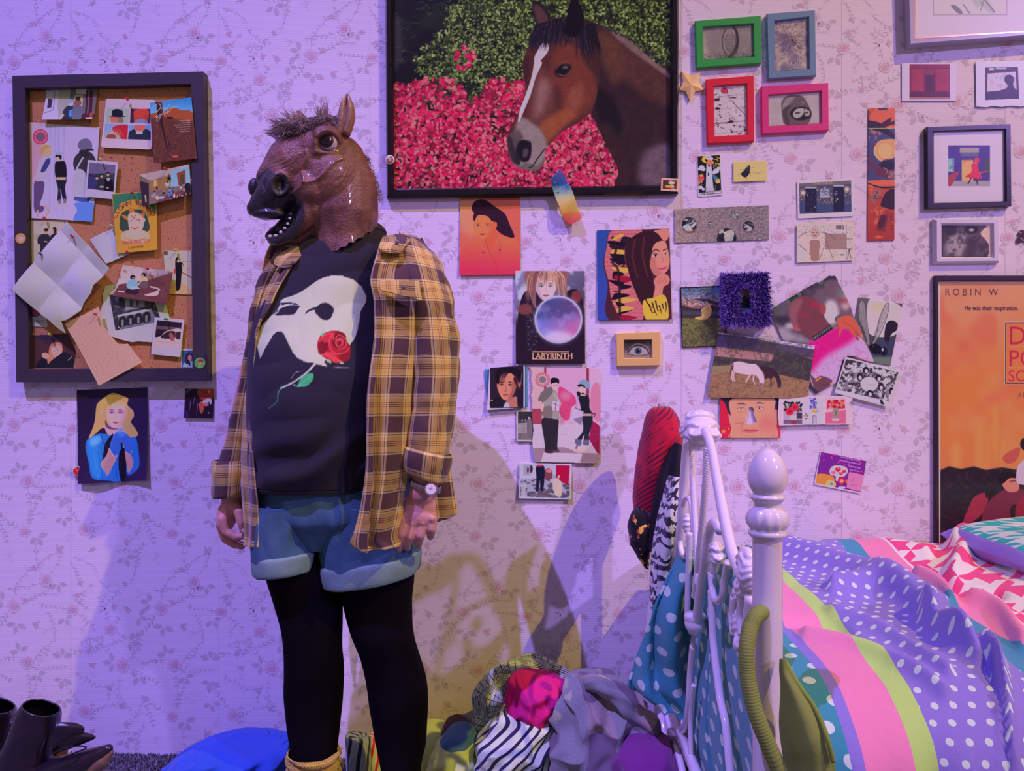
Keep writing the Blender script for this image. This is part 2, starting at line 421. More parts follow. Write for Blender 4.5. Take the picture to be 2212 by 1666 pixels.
# ------------------------------------------------------------ wall with rose wallpaper
def build_wall():
    rg = random.Random(7)
    PW,PH = 318.0,393.3; TW = 0.4445; TH_ = 0.5350
    x0w = P(153,800)[0]                       # a seam
    z0w = P(153,1040)[2]                      # z of reference row (tile y = 0)
    S = TW/PW; SZ = TH_/PH
    base = (0.86,0.84,0.85)
    V_,F_,C_ = [],[],[]
    def pol(pts,col,lay):                    # pts in tile px (x right,y down)
        n = len(V_)
        kk = lay+(len(F_) % 23)/23*0.9
        for p in pts: V_.append((p[0],p[1],kk))
        F_.append(list(range(n,n+len(pts)))); C_.extend([col]*len(pts))
    def mixc(c,a): return tuple(base[k]*(1-a)+c[k]*a for k in range(3))
    PK = (0.66,0.20,0.24); PD = (0.50,0.12,0.17); LF = (0.30,0.30,0.27); ST = (0.36,0.33,0.32)
    def ellp(x,y,rx,ry,rot,col,lay,n=9,j=0.0):
        r = math.radians(rot); o = []
        for i in range(n):
            a = -2*math.pi*i/n; k = 1+rg.uniform(-j,j)
            ex = rx*math.cos(a)*k; ey = ry*math.sin(a)*k
            o.append((x+ex*math.cos(r)-ey*math.sin(r),y+ex*math.sin(r)+ey*math.cos(r)))
        pol(o,col,lay)
    def stroke(p,w,col,lay):
        for a,b in zip(p[:-1],p[1:]):
            dx = b[0]-a[0]; dy = b[1]-a[1]; l = math.hypot(dx,dy)+1e-6; nx = -dy/l*w/2; ny = dx/l*w/2
            pol([(a[0]+nx,a[1]+ny),(b[0]+nx,b[1]+ny),(b[0]-nx,b[1]-ny),(a[0]-nx,a[1]-ny)],col,lay)
    def leaf(x,y,l,ang,a=0.35,wd=0.42):
        r = math.radians(ang); cx,sx = math.cos(r),math.sin(r); o = []
        prof = [(0,0),(.25,.8),(.55,1),(.8,.55),(1,0),(.8,-.55),(.55,-1),(.25,-.8)]
        for t,q in prof: o.append((x+l*t*cx-l*wd*.5*q*sx,y+l*t*sx+l*wd*.5*q*cx))
        pol(o,mixc(LF,a),2)
        if l > 9:
            stroke([(x,y),(x+l*cx,y+l*sx)],.55,mixc(LF,a+.18),3)
            for t in (.35,.6):
                for sg in (-1,1): stroke([(x+l*t*cx,y+l*t*sx),(x+l*(t+.2)*cx-sg*l*.15*sx,y+l*(t+.2)*sx+sg*l*.15*cx)],.35,mixc(LF,a+.12),3)
    def rose(x,y,r):
        for k in range(7):
            a = k*360/7+rg.uniform(-15,15); d = r*.55
            ellp(x+d*math.cos(math.radians(a)),y+d*math.sin(math.radians(a)),r*.58,r*.42,a+90,mixc(PK,.10+.16*rg.random()),4+k*.3,9,.18)
        ellp(x+r*.1,y,r*.6,r*.55,0,mixc(PK,.24),7,11,.12)
        for k in range(5):
            a = k*72+rg.uniform(-20,20); d = r*.5; pts = []
            for q in range(7):
                b = math.radians(a+(q-3)*17); pts.append((x+d*math.cos(b)*(1+.15*math.sin(q)),y+d*math.sin(b)))
            stroke(pts,1.1,mixc(PD,.5),8)
        ellp(x+r*.08,y+r*.05,r*.36,r*.34,20,mixc(PK,.46),8.5,9,.08)
        pts = [(x+r*.06+r*(.05+.045*q)*math.cos(q*.9),y+r*.04+r*(.05+.045*q)*math.sin(q*.9)) for q in range(9)]
        stroke(pts,1.0,mixc(PD,.65),9)
        for k in range(6):
            a = rg.uniform(0,360); b = math.radians(a)
            stroke([(x+r*.75*math.cos(b),y+r*.75*math.sin(b)),(x+r*1.02*math.cos(b+.25),y+r*1.02*math.sin(b+.25))],.8,mixc(PD,.35),8)
    def bud(x,y,r):
        ellp(x,y,r,r*.9,rg.uniform(0,90),mixc(PK,.38),5,9,.12)
        ellp(x,y,r*.5,r*.55,0,mixc(PD,.45),6,7)
        for k in range(3): leaf(x,y,r*1.9,rg.uniform(0,360),.3,.35)
    def spray(x,y,ang,n,l,a=.34):
        pts = [(x,y)]; r = math.radians(ang); cur = rg.uniform(-.12,.12)
        for k in range(n):
            r += cur+rg.uniform(-.12,.12); x += l*math.cos(r); y += l*math.sin(r); pts.append((x,y))
        stroke(pts,.8,mixc(ST,a+.1),1)
        for i,p in enumerate(pts[1:]):
            for sg in (-1,1):
                if rg.random() < .8: leaf(p[0],p[1],l*rg.uniform(.7,1.05),math.degrees(r)+sg*rg.uniform(30,65),a*rg.uniform(.7,1.2),.3)
        leaf(pts[-1][0],pts[-1][1],l*.9,math.degrees(r),a,.3)
        return pts
    def cluster(x,y,ang,s=20):
        for k in (-75,0,75): leaf(x+3*math.cos(math.radians(ang+k)),y+3*math.sin(math.radians(ang+k)),s*rg.uniform(.85,1.1),ang+k,.36,.62)
    def ghost(x,y,r):                        # pale seed heads
        for k in range(9):
            a = rg.uniform(0,6.28); d = rg.uniform(.3,1)*r
            ellp(x+d*math.cos(a),y+d*math.sin(a),2.6,1.6,math.degrees(a),mixc(ST,.14),1.5,6)
            stroke([(x,y),(x+d*math.cos(a),y+d*math.sin(a))],.5,mixc(ST,.22),1)
    def M(x,y): return ((x-153) % PW,(y-1040) % PH)
    for (x,y,r) in [(58,1040,14),(53,1150,11.5),(183,1144,13),(98,1255,13),(29,1311,14),(157,1318,11.5),(265,1436,14),(239,1358,12.5),(256,1209,0)]:
        if r: rose(*M(x,y),r*1.12)
    for (x,y) in [(127,1187),(199,1187),(73,1227),(272,1170),(236,1092),(315,1112),(167,1286),(173,1259),(54,1299),(76,1350),(193,1404),(199,1436),(269,1259),(245,1310),(275,1315),(262,1130)]:
        bud(*M(x,y),rg.uniform(5,7))
    for (x,y,a) in [(135,1075,100),(137,1120,80),(80,1160,60),(270,1203,70),(125,1262,80),(5,1300,190),(140,1335,60),(42,1410,250),(35,1350,100),(300,1330,20),(244,1430,180),(280,1385,10),(135,1420,270),(80,1065,60),(300,1065,120)]:
        cluster(*M(x,y),a,19)
    for (x,y,a,n) in [(72,1040,-60,5),(72,1050,20,6),(40,1030,190,3),(60,1055,80,5),(45,1145,200,4),(60,1140,-70,5),(176,1135,-120,5),(195,1150,-35,5),(90,1245,-110,6),(105,1245,-50,5),
                         (85,1262,170,4),(45,1305,-20,5),(29,1295,-80,5),(20,1320,110,4),(150,1315,180,4),(165,1312,-70,4),(165,1325,20,3),(235,1345,-100,4),(250,1362,15,6),(230,1368,150,4),
                         (275,1428,-50,5),(278,1440,30,5),(260,1450,110,4),(255,1425,200,4),(240,1097,40,5),(225,1090,190,4),(310,1118,70,4),(270,1175,-30,6),(262,1265,130,5),(280,1262,-60,5),(290,1235,-90,4),
                         (200,1400,10,5),(185,1405,170,4),(120,1385,-90,5),(110,1395,130,4),(215,1240,-120,5),(210,1245,60,4),(150,1210,50,4),(120,1195,160,4)]:
        mx,my = M(x,y); spray(mx,my,a,n+2,rg.uniform(8,10.5),rg.uniform(.26,.38))
    for k in range(9): spray(rg.uniform(0,PW),rg.uniform(0,PH),rg.uniform(0,360),4,9.5,.34)
    for (x,y) in [(110,1285),(225,1290),(100,1365),(300,1150),(200,1060),(90,1110),(310,1280),(20,1205),(180,1360),(150,1160),(280,1060)]:
        ghost(*M(x,y),rg.uniform(12,17))
    V_ = np.array(V_); C_ = np.array(C_)
    L = [np.array(f) for f in F_]
    allv = []; allf = []; allc = []; n = 0
    for ix in range(-2,8):
        for iz in range(-4,3):
            X = x0w+ix*TW+V_[:,0]*S; Z = z0w-(iz*PH+V_[:,1])*SZ
            cx = x0w+(ix+.5)*TW; cz = z0w-(iz+.5)*TH_
            if cx < -1.75 or cx > 2.0 or cz > 2.7 or cz < -.2: continue
            Z2 = np.clip(Z,0.0,2.6)
            allv.append(np.stack([X,-0.00008-V_[:,2]*0.00008,Z2],1)); allc.append(C_)
            for f in L:
                if Z[f].min() > 0: allf.append(f+n)
            n += len(V_)
    # seams between the strips of paper
    for ix in range(-2,8):
        xs = x0w+ix*TW
        allv.append(np.array([(xs-.0007,-.00005,0),(xs+.0007,-.00005,0),(xs+.0007,-.00005,2.6),(xs-.0007,-.00005,2.6)])); allc.append(np.full((4,3),.55)); allf.append(np.arange(4)+n); n += 4
    vv = [(-2.2,0,0),(2.6,0,0),(2.6,0,2.6),(-2.2,0,2.6),(-2.2,.06,0),(2.6,.06,0),(2.6,.06,2.6),(-2.2,.06,2.6)]
    allv.append(np.array(vv)); allc.append(np.array([base]*8))
    for f in ((0,1,2,3),(5,4,7,6),(3,2,6,7),(1,5,6,2),(4,0,3,7),(4,5,1,0)): allf.append(np.array(f)+n)
    m,nt,b = newmat('rose_wallpaper',0.62,0,0.35)
    a = nt.nodes.new('ShaderNodeVertexColor'); a.layer_name = 'Col'
    ox,oy,oz = objs(nt)
    rib = (oz*900+noise(nt,6)*4).sin()
    c = mix(nt,noise(nt,3,2)*0.10,a.outputs['Color'],(0.7,0.68,0.66))
    nt.links.new(c,b.inputs['Base Color'])
    bump(nt,b,rib*0.5+noise(nt,700,2)*0.5,0.0002,0.5)
    o = mesh('wall_back',np.concatenate(allv),allf,m,None,col=np.concatenate(allc))
    tag(o,kind='structure')
build_wall()
# ------------------------------------------------------------ carpet floor
def build_floor():
    m,nt,b = newmat('grey_carpet',0.95,0,0.1)
    f = noise(nt,160,4); g = noise(nt,45,3)
    c = mix(nt,f,(0.03,0.035,0.035),(0.42,0.42,0.40)); c = mix(nt,g*0.6,c,(0.10,0.10,0.11))
    nt.links.new(c,b.inputs['Base Color']); bump(nt,b,f,0.006,1.0)
    v = [(-2.2,0.06,0),(2.6,0.06,0),(2.6,-2.6,0),(-2.2,-2.6,0),(-2.2,0.06,-.05),(2.6,0.06,-.05),(2.6,-2.6,-.05),(-2.2,-2.6,-.05)]
    o = mesh('floor',v,[(3,2,1,0),(4,5,6,7),(0,1,5,4),(1,2,6,5),(2,3,7,6),(3,0,4,7)],m); tag(o,kind='structure')
    # short carpet tufts along the strip that is in view
    rg = np.random.RandomState(3); n = 16000
    x = rg.uniform(-1.6,0.45,n); y = -rg.uniform(0.0,1,n)*0.13
    h = rg.uniform(.004,.011,n); a = rg.uniform(0,6.28,n); w_ = .0016
    dx = np.cos(a)*w_; dy = np.sin(a)*w_; lx = rg.uniform(-.004,.004,n); ly = rg.uniform(-.004,.004,n)
    v = np.zeros((n,3,3)); v[:,0] = np.stack([x-dx,y-dy,0*x],1); v[:,1] = np.stack([x+dx,y+dy,0*x],1); v[:,2] = np.stack([x+lx,np.minimum(y+ly,-.001),h],1)
    sh = rg.choice([.04,.10,.22,.42],n,p=[.3,.3,.25,.15]); c = np.repeat(sh,3)[:,None]*np.array([1,1.0,.98])
    t = mesh('carpet_pile',v.reshape(-1,3),np.arange(n*3).reshape(-1,3).tolist(),vmat('carpet_tuft',.95),None,col=c)
    tag(t, 'short grey carpet tufts along the foot of the wall', 'carpet',kind='stuff')
build_floor()
# ------------------------------------------------------------ printed sheets and pictures on the wall
def face(c,x,y,w,h,skin,shade,lip=(150,60,70),dark=(40,25,30),turn=0.0,brow=(60,35,30),eye=1.0,rot=0):
    """a painted face; x,y centre, w,h half sizes; turn -1..1"""
    c.sp([(x-w*.92,y-h*.45),(x-w*.55,y-h*.95),(x+w*.5,y-h*.95),(x+w*.95,y-h*.4),(x+w*.9,y+h*.2),(x+w*.45,y+h*.85),(x+turn*w*.3,y+h),(x-w*.5,y+h*.8),(x-w*.92,y+h*.15)],skin)
    sx = 1 if turn < 0 else -1
    c.sp([(x+sx*w*.95,y-h*.4),(x+sx*w*.55,y-h*.3),(x+sx*w*.5,y+h*.3),(x+sx*w*.1,y+h*.95),(x+sx*w*.5,y+h*.85),(x+sx*w*.92,y+h*.2)],shade,al=.6,blur=w*.08)
    t = turn*w*.3
    for s_ in (-1,1):
        ex = x+t+s_*w*.42; ey = y-h*.12
        c.sp([(ex-w*.24,ey-h*.17),(ex,ey-h*.25),(ex+w*.25,ey-h*.15),(ex,ey-h*.18)],brow)
        c.ell(ex,ey,w*.22,h*.11,shade,al=.5)
        c.ell(ex,ey,w*.17,h*.065*eye,(215,190,200)); c.ell(ex,ey,w*.075,h*.062*eye,dark)
        c.line([(ex-w*.19,ey),(ex-w*.05,ey-h*.075*eye),(ex+w*.12,ey-h*.06*eye),(ex+w*.2,ey+h*.02)],w*.05,dark)
    c.line([(x+t*1.2+w*.03,y-h*.1),(x+t*1.5+w*.08,y+h*.25)],w*.05,shade,al=.8)
    c.line([(x+t*1.4-w*.12,y+h*.3),(x+t*1.4,y+h*.34),(x+t*1.4+w*.14,y+h*.29)],w*.06,shade)
    mx = x+t*1.2
    c.sp([(mx-w*.3,y+h*.58),(mx-w*.08,y+h*.52),(mx,y+h*.54),(mx+w*.08,y+h*.52),(mx+w*.3,y+h*.58),(mx,y+h*.7)],lip)
    c.line([(mx-w*.28,y+h*.585),(mx,y+h*.595),(mx+w*.28,y+h*.585)],w*.035,dark,al=.7)
# ---- big horse poster
def horse_poster(c):
    R = random.Random(5); c.a[:] = (14,14,14)
    c.cloud(170,(26,30,20),2,.45,.7)
    # palm trunk and fronds on the left
    c.poly([(95,100),(150,120),(165,420),(95,560)],(52,42,56),al=.8,blur=8)
    for k in range(60):
        x = R.uniform(95,500); y = R.uniform(0,470) if x < 270 else R.uniform(0,120); a = R.uniform(-.9,.9); l = R.uniform(30,80)
        c.line([(x,y),(x+l*math.cos(a),y+l*math.sin(a))],5,R.choice([(60,72,50),(80,90,66),(40,44,40),(88,96,70)]),w2=1,al=.7)
    def edge(x):                                # left limit of the hedge
        return 520+(x < 330)*0
    def ins(x,y):
        lim = np.interp(y,[0,60,200,330,380,440,600],[560,500,460,330,270,250,300]) + 25*math.sin(y*.07)
        return x > lim
    gs = [(66,78,34),(90,104,46),(118,130,66),(48,58,26),(140,150,84),(36,42,24),(160,165,105)]
    c.specks(1600,240,0,2120,760,12,26,[(40,48,24),(30,36,20),(58,68,30),(24,26,18)],4,.7,inside=ins)
    c.specks(5600,240,0,2120,740,7,15,gs,8,.45,.92,ins)
    for (x,y,r) in [(1680,130,60),(1250,60,50),(800,540,60),(640,650,70),(930,240,45),(1900,60,40),(700,90,30)]:
        c.ell(x,y,r,r*.6,(16,16,14),al=.75,blur=6)
    c.specks(1600,480,0,2120,700,6,11,gs[2:],18,.4,.9,ins)
    # flowers
    def top(x): return np.interp(x,[95,250,400,520,600,640,720,800,880,950,1050,1300,2120],[600,600,560,560,620,740,700,570,560,600,560,800,800])
    fl = lambda x,y: y > top(x)+12*math.sin(x*.09)
    c.specks(1200,95,560,1760,1370,14,30,[(96,20,36),(60,24,30),(120,20,50),(70,60,40)],31,.8,inside=fl)
    fc = [(196,22,78),(170,14,62),(214,60,100),(226,90,118),(140,10,46),(232,120,140),(206,30,90),(178,20,70)]
    c.specks(3500,95,560,1760,1370,9,22,fc,32,.62,.95,fl)
    c.specks(900,95,640,1760,1370,4,11,[(96,100,60),(130,130,96),(34,28,26),(60,66,36),(190,150,160)],33,.3,.9,fl)
    c.specks(1500,95,620,1760,1370,8,17,fc+[(236,130,150)],34,.55,.9,fl)
    c.mask([(90,560),(1760,560),(1760,1400),(90,1400)]); c.vn(150,.55,6); c.vn(40,.25,7); c.mask(None)
    for k in range(150):
        x = R.uniform(1200,1700); y = R.uniform(860,1340); a = R.uniform(0,6.28)
        c.line([(x,y),(x+22*math.cos(a),y+22*math.sin(a))],3,(176,160,150),al=.7)
    for (x,y) in [(620,350),(670,385),(560,380),(660,430),(610,490),(640,400),(560,415),(685,420),(580,490),(650,470)]:
        for k in range(5): c.ell(x+R.uniform(-14,14),y+R.uniform(-14,14),17,10,R.choice(fc),rot=R.uniform(0,180))
    # the horse: neck
    neck = [(1480,150),(1600,185),(1760,265),(1900,370),(2030,480),(2120,560),(2140,1400),(1728,1400),(1728,1240),(1680,1130),(1610,990),(1560,880),(1530,820),(1560,600),(1500,350)]
    c.sp(neck,(46,24,32))
    c.mask(neck,True)
    c.sp([(1560,200),(1800,330),(2100,570),(2120,760),(1950,720),(1750,560),(1600,420)],(84,44,42),al=.75,blur=22)
    c.sp([(1600,230),(1720,300),(1780,470),(1700,620),(1620,480)],(96,52,40),al=.6,blur=20)
    c.sp([(1570,640),(1660,680),(1750,850),(1740,980),(1650,960),(1570,820)],(20,13,20),al=.9,blur=12)
    c.sp([(1600,900),(1720,980),(1800,1200),(1790,1400),(1700,1400)],(52,27,30),al=.8,blur=16)
    c.sp([(1900,1120),(2060,1040),(2120,1100),(2120,1400),(1900,1340)],(112,84,106),al=.75,blur=22)
    c.sp([(1650,205),(1850,315),(2000,430),(2120,545),(2120,580),(1980,480),(1800,350)],(140,104,112),al=.7,blur=6)
    c.vn(46,.30,3); c.vn(12,.22,9)
    c.mask(None)
    for k in range(300):                        # mane along the crest
        t = R.random(); x = np.interp(t,[0,.3,.6,1],[1560,1790,1950,2125]); y = np.interp(t,[0,.3,.6,1],[172,268,380,545])
        l = R.uniform(16,38); c.line([(x-5,y+8),(x+l*.6,y-l*.15+R.uniform(-8,8))],4,R.choice([(18,13,20),(44,34,44),(70,58,70)]),w2=1)
    # far ear
    c.sp([(1105,20),(1130,5),(1180,30),(1225,90),(1235,150),(1160,200),(1120,130)],(34,22,30))
    c.sp([(1118,45),(1150,40),(1205,100),(1215,150),(1160,180),(1130,120)],(86,50,56),al=.9,blur=4)
    head = [(1190,175),(1320,120),(1450,150),(1530,260),(1580,420),(1590,560),(1570,700),(1530,810),(1440,890),(1330,950),(1240,1040),(1205,1080),(1190,1180),(1130,1238),(1030,1220),(960,1180),(925,1060),(935,950),(985,860),(1030,740),(1055,640),(1040,520),(1040,430),(1100,300)]
    c.sp(head,(80,34,34))
    c.mask(head,True)
    c.sp([(1300,320),(1500,330),(1590,560),(1540,760),(1380,860),(1260,780),(1240,560)],(112,48,38),al=.85,blur=26)
    c.sp([(1500,250),(1600,450),(1580,700),(1560,560),(1480,430)],(54,27,30),al=.8,blur=14)
    c.sp([(1130,480),(1240,560),(1270,760),(1180,900),(1080,860),(1100,640)],(104,54,54),al=.7,blur=22)
    c.sp([(1140,640),(1190,560),(1230,640),(1180,800),(1120,850)],(176,136,140),al=.45,blur=22)
    c.sp([(1380,660),(1460,600),(1480,700),(1420,800),(1350,800)],(166,92,76),al=.4,blur=18)
    c.sp([(1180,880),(1330,800),(1430,830),(1320,930),(1220,1030),(1160,970)],(158,78,46),al=.75,blur=18)
    c.sp([(1020,850),(1120,900),(1180,960),(1220,1080),(1190,1200),(1120,1240),(1000,1220),(950,1160),(1040,1000),(980,960)],(140,116,122),al=.92,blur=10)
    c.sp([(925,1000),(1000,940),(1030,1000),(990,1180),(940,1150)],(84,66,74),al=.9,blur=8)
    c.sp([(1060,1180),(1140,1200),(1195,1150),(1190,1240),(1080,1250),(990,1225)],(92,82,80),al=.9,blur=8)
    c.sp([(1000,1040),(1040,1005),(1090,1020),(1100,1090),(1080,1160),(1030,1170),(1000,1110)],(22,14,24),blur=3)
    c.sp([(1040,1085),(1075,1080),(1070,1130),(1040,1140)],(84,66,84),al=.8,blur=5)
    c.sp([(1010,1020),(1060,995),(1100,1030),(1080,1022),(1040,1012)],(176,156,160),al=.6,blur=3)
    c.line([(1200,1075),(1150,1140),(1105,1205),(1080,1215)],9,(40,26,34),sm=True)
    c.sp([(925,1010),(955,1000),(990,1140),(985,1190),(950,1140)],(40,28,36),al=.8,blur=5)
    c.sp([(985,1080),(1010,1060),(1020,1180),(990,1190)],(22,14,22),al=.8,blur=5)
    c.sp([(1270,620),(1320,700),(1310,790),(1270,780)],(56,26,30),al=.6,blur=14)
    c.sp([(1040,420),(1080,400),(1090,500),(1070,620),(1045,560)],(50,24,28),al=.7,blur=10)
    c.vn(30,.16,5); c.vn(9,.13,6)
    # blaze
    c.sp([(1175,315),(1220,320),(1215,380),(1165,440),(1175,460),(1130,560),(1095,680),(1050,790),(1005,888),(1015,800),(1060,680),(1100,560),(1120,450),(1120,420),(1150,350)],(226,200,226),blur=1.5)
    c.vn(10,.10,16)
    # eye
    c.sp([(1262,520),(1300,470),(1370,460),(1392,490),(1360,545),(1300,560)],(44,20,24),blur=7)
    c.sp([(1285,510),(1320,475),(1372,478),(1378,505),(1340,532),(1295,530)],(16,10,16))
    c.ell(1345,488,22,10,(110,110,100),al=.8,blur=2); c.line([(1290,535),(1345,548),(1385,505)],6,(120,84,84),sm=True,al=.8)
    c.line([(1275,500),(1320,455),(1385,458)],8,(120,66,54),sm=True,al=.7)
    for k in range(4): c.line([(1250+k*22,640+k*45),(1300+k*25,610+k*50),(1340+k*14,640+k*52)],5,(80,38,36),sm=True,al=.45)
    c.mask(None)
    # near ear and forelock
    for k in range(480):
        x = R.uniform(1125,1500); y = 120+abs(x-1330)*.28+R.uniform(0,50); l = R.uniform(60,190)*(1 if x < 1420 else 1.4); dx = (x-1310)*.22-10
        c.line([(x,y),(x+dx*.4+R.uniform(-12,12),y+l*.5),(x+dx+R.uniform(-22,22),y+l)],10,R.choice([(16,11,22),(22,15,30),(14,10,20),(50,38,58),(28,20,40)]),sm=True,w2=1)
    c.sp([(1400,-20),(1365,60),(1350,180),(1330,230),(1420,270),(1470,190),(1480,130),(1455,40),(1415,-20)],(8,5,8))
    for k in range(40):
        x = R.uniform(1500,1560); c.line([(x,170),(x+30,300),(x+R.uniform(20,60),R.uniform(330,420))],8,(18,12,18),sm=True,w2=1)
    for k in range(20):
        x = R.uniform(1110,1160); c.line([(x+50,200),(x,290),(x-20,R.uniform(310,380))],4,(22,15,28),sm=True,w2=1)
h = framed('framed_horse_poster', 'large black framed poster of a brown horse with a white blaze before pink flowers', 'poster', 'P',[(34,-560),(2172,-560),(2165,1400),(46,1430)],
       [(92,-500),(2108,-500),(2110,1335),(100,1361)],0.022,(16,8,18),horse_poster,rough=0.18,coat=0.6,glass=True,res=1.0,picd=0.006,base=(20,20,20),bevel=0.008)
# ---- coloured small frames
def p_footprint(c):
    c.grad(360,300,930,640,(128,104,118),(118,98,110)); c.cloud(60,(150,128,135),3,.4,.8,.5)
    c.poly([(350,290),(380,420),(430,670),(350,670)],(176,148,150),al=.5,blur=14)
    for r,w_,cc in ((100,12,(60,46,58)),(80,5,(160,140,146)),(62,7,(80,64,74)),(40,4,(100,84,94))):
        c.line([(665+r*.9*math.cos(a),470+r*1.7*math.sin(a)) for a in np.linspace(-1.3,4.2,26)],w_,cc,al=.8)
    c.sp([(700,300),(740,340),(758,440),(745,540),(690,620),(640,640),(700,570),(728,480),(722,380)],(44,32,42),al=.9,blur=3)
    for k in range(6): c.ell(660,400+k*38,60,8,(80,66,74),al=.5,blur=3)
    c.line([(600,640),(800,645),(930,640)],5,(50,40,46)); c.line([(795,300),(795,640)],3,(146,122,132),al=.7); c.vn(10,.12,3); c.specks(160,360,600,930,660,3,9,[(50,44,44),(90,80,84)],3)
framed('green_photo_frame', 'bright green photo frame with a grey footprint photo', 'photo frame', 'Fm',[(270,230),(1010,172),(1018,710),(283,762)],[(357,302),(922,265),(930,632),(362,668)],0.013,(38,122,62),p_footprint,picd=.006,group=None)
def p_cracks(c):
    R = random.Random(9); c.a[:] = (152,122,142); c.cloud(120,(108,84,124),4,.45,.7,.9); c.cloud(60,(186,152,150),6,.5,.75,.7); c.cloud(25,(92,66,84),8,.6,.8,.5)
    for k in range(240):
        a = R.uniform(0,6.28); r = 20+260*R.random(); x = 1365+r*.8*math.cos(a); y = 455+r*1.15*math.sin(a); l = R.uniform(15,50); b = a+R.uniform(-.7,.7)
        c.line([(x,y),(x+l*.5*math.cos(b),y+l*.5*math.sin(b)+R.uniform(-6,6)),(x+l*math.cos(b),y+l*math.sin(b))],R.uniform(2,7),R.choice([(58,34,56),(80,52,72),(66,40,62)]),w2=1)
    for k in range(9): c.line([(1365,455),(1365+90*math.cos(k*.7),455+110*math.sin(k*.7))],6,(44,26,44),w2=1)
    c.vn(8,.2,3)
framed('blue_photo_frame', 'grey blue upright photo frame with a cracked ground photo', 'photo frame', 'Fm',[(1075,150),(1620,110),(1632,852),(1092,885)],[(1163,233),(1545,190),(1553,772),(1168,795)],0.014,(90,104,148),p_cracks,picd=.006)
def p_balloon(c):
    R = random.Random(2); c.a[:] = (186,158,180); c.vn(60,.08,2)
    for y in (1085,1225,1385,1380,1500): c.line([(480,y+6),(850,y-25)],3,(70,46,66),al=.8)
    for k in range(110):
        x = R.uniform(482,850); y = R.choice([1120,1225,1300,1375,1100,1440,1500,975])+R.uniform(-45,45)
        c.ell(x,y,R.uniform(2,15 if x < 620 or y > 1300 else 5),R.uniform(2,9),(62,28,44),rot=R.uniform(-30,30))
    c.ell(512,1122,30,18,(62,28,44)); c.ell(520,1220,30,14,(62,28,44)); c.ell(675,1368,26,18,(70,24,46)); c.ell(700,1098,34,7,(70,24,46))
    c.line([(490,1390),(600,1385),(700,1370)],6,(62,24,42)); c.ell(598,1022,40,32,(110,20,48)); c.ell(598,1022,34,26,(196,34,74))
    c.line([(635,1040),(640,1075),(720,1180),(850,1310)],5,(60,24,44),sm=True)
framed('red_photo_frame', 'red upright photo frame with a red balloon print', 'photo frame', 'Fm',[(392,888),(930,848),(935,1588),(408,1615)],[(478,968),(848,940),(855,1512),(487,1530)],0.013,(196,16,44),p_balloon,picd=.006)
def p_goggles(c):
    R = random.Random(4); c.a[:] = (164,138,156); c.vn(80,.1,2)
    c.sp([(1240,1240),(1240,1150),(1300,1080),(1380,1070),(1470,1080),(1520,1140),(1560,1220),(1575,1300),(1520,1400),(1290,1405),(1250,1320)],(92,70,82))
    c.sp([(1250,1180),(1310,1100),(1400,1090),(1330,1160),(1260,1240)],(150,130,140),al=.7,blur=5)
    c.sp([(1330,1280),(1390,1210),(1500,1200),(1570,1240),(1570,1320),(1500,1350),(1400,1350)],(38,28,36))
    c.sp([(1368,1280),(1410,1225),(1490,1222),(1480,1290),(1430,1325),(1385,1320)],(160,140,152)); c.sp([(1500,1225),(1555,1250),(1550,1300),(1505,1300)],(150,130,144))
    c.ell(1420,1270,30,9,(50,36,46)); c.ell(1522,1268,18,8,(50,36,46)); c.sp([(1470,1300),(1495,1285),(1510,1340),(1470,1355)],(26,20,26))
    for k in range(70):
        x = R.uniform(1250,1520); y = R.uniform(1090,1200); c.line([(x,y),(x+R.uniform(-30,30),y+R.uniform(-14,14))],5,R.choice([(50,38,46),(140,120,130)]),al=.6)
    c.sp([(1250,1250),(1290,1200),(1350,1190),(1310,1260),(1330,1390),(1290,1400)],(60,44,54),al=.7,blur=4); c.line([(1430,1385),(1500,1380)],7,(110,70,90))
framed('pink_photo_frame', 'hot pink photo frame with a drawing of a swimmer in goggles', 'photo frame', 'Fm',[(1013,968),(1770,928),(1775,1465),(1020,1505)],[(1097,1068),(1687,1022),(1692,1385),(1100,1418)],0.013,(192,34,106),p_goggles,picd=.006)
def p_eye(c):
    c.grad(1330,1430,1330,1575,(70,54,62),(150,116,120)); c.cloud(50,(96,74,80),2,.4,.8,.6)
    c.sp([(1335,1440),(1450,1425),(1552,1460),(1500,1470),(1420,1470),(1350,1520)],(44,32,42),al=.7,blur=12)
    c.sp([(1370,1525),(1400,1490),(1450,1480),(1500,1500),(1525,1530),(1470,1545),(1410,1545)],(150,132,144)); c.ell(1443,1515,27,27,(58,60,84)); c.ell(1443,1515,11,11,(12,10,18)); c.ell(1452,1502,5,4,(200,190,210))
    c.line([(1365,1528),(1400,1487),(1450,1474),(1505,1496),(1530,1540)],7,(40,26,36),sm=True); c.line([(1370,1500),(1430,1460),(1500,1478),(1535,1520)],5,(190,150,150),sm=True,al=.6); c.line([(1385,1545),(1450,1555),(1515,1545)],5,(92,64,70),sm=True)
framed('wooden_photo_frame', 'pale wooden photo frame with a close-up of an eye', 'photo frame', 'J',[(1270,1375),(1620,1365),(1615,1630),(1275,1635)],[(1332,1430),(1550,1427),(1551,1572),(1332,1573)],0.015,(232,164,118),p_eye,picd=.008,coat=0)
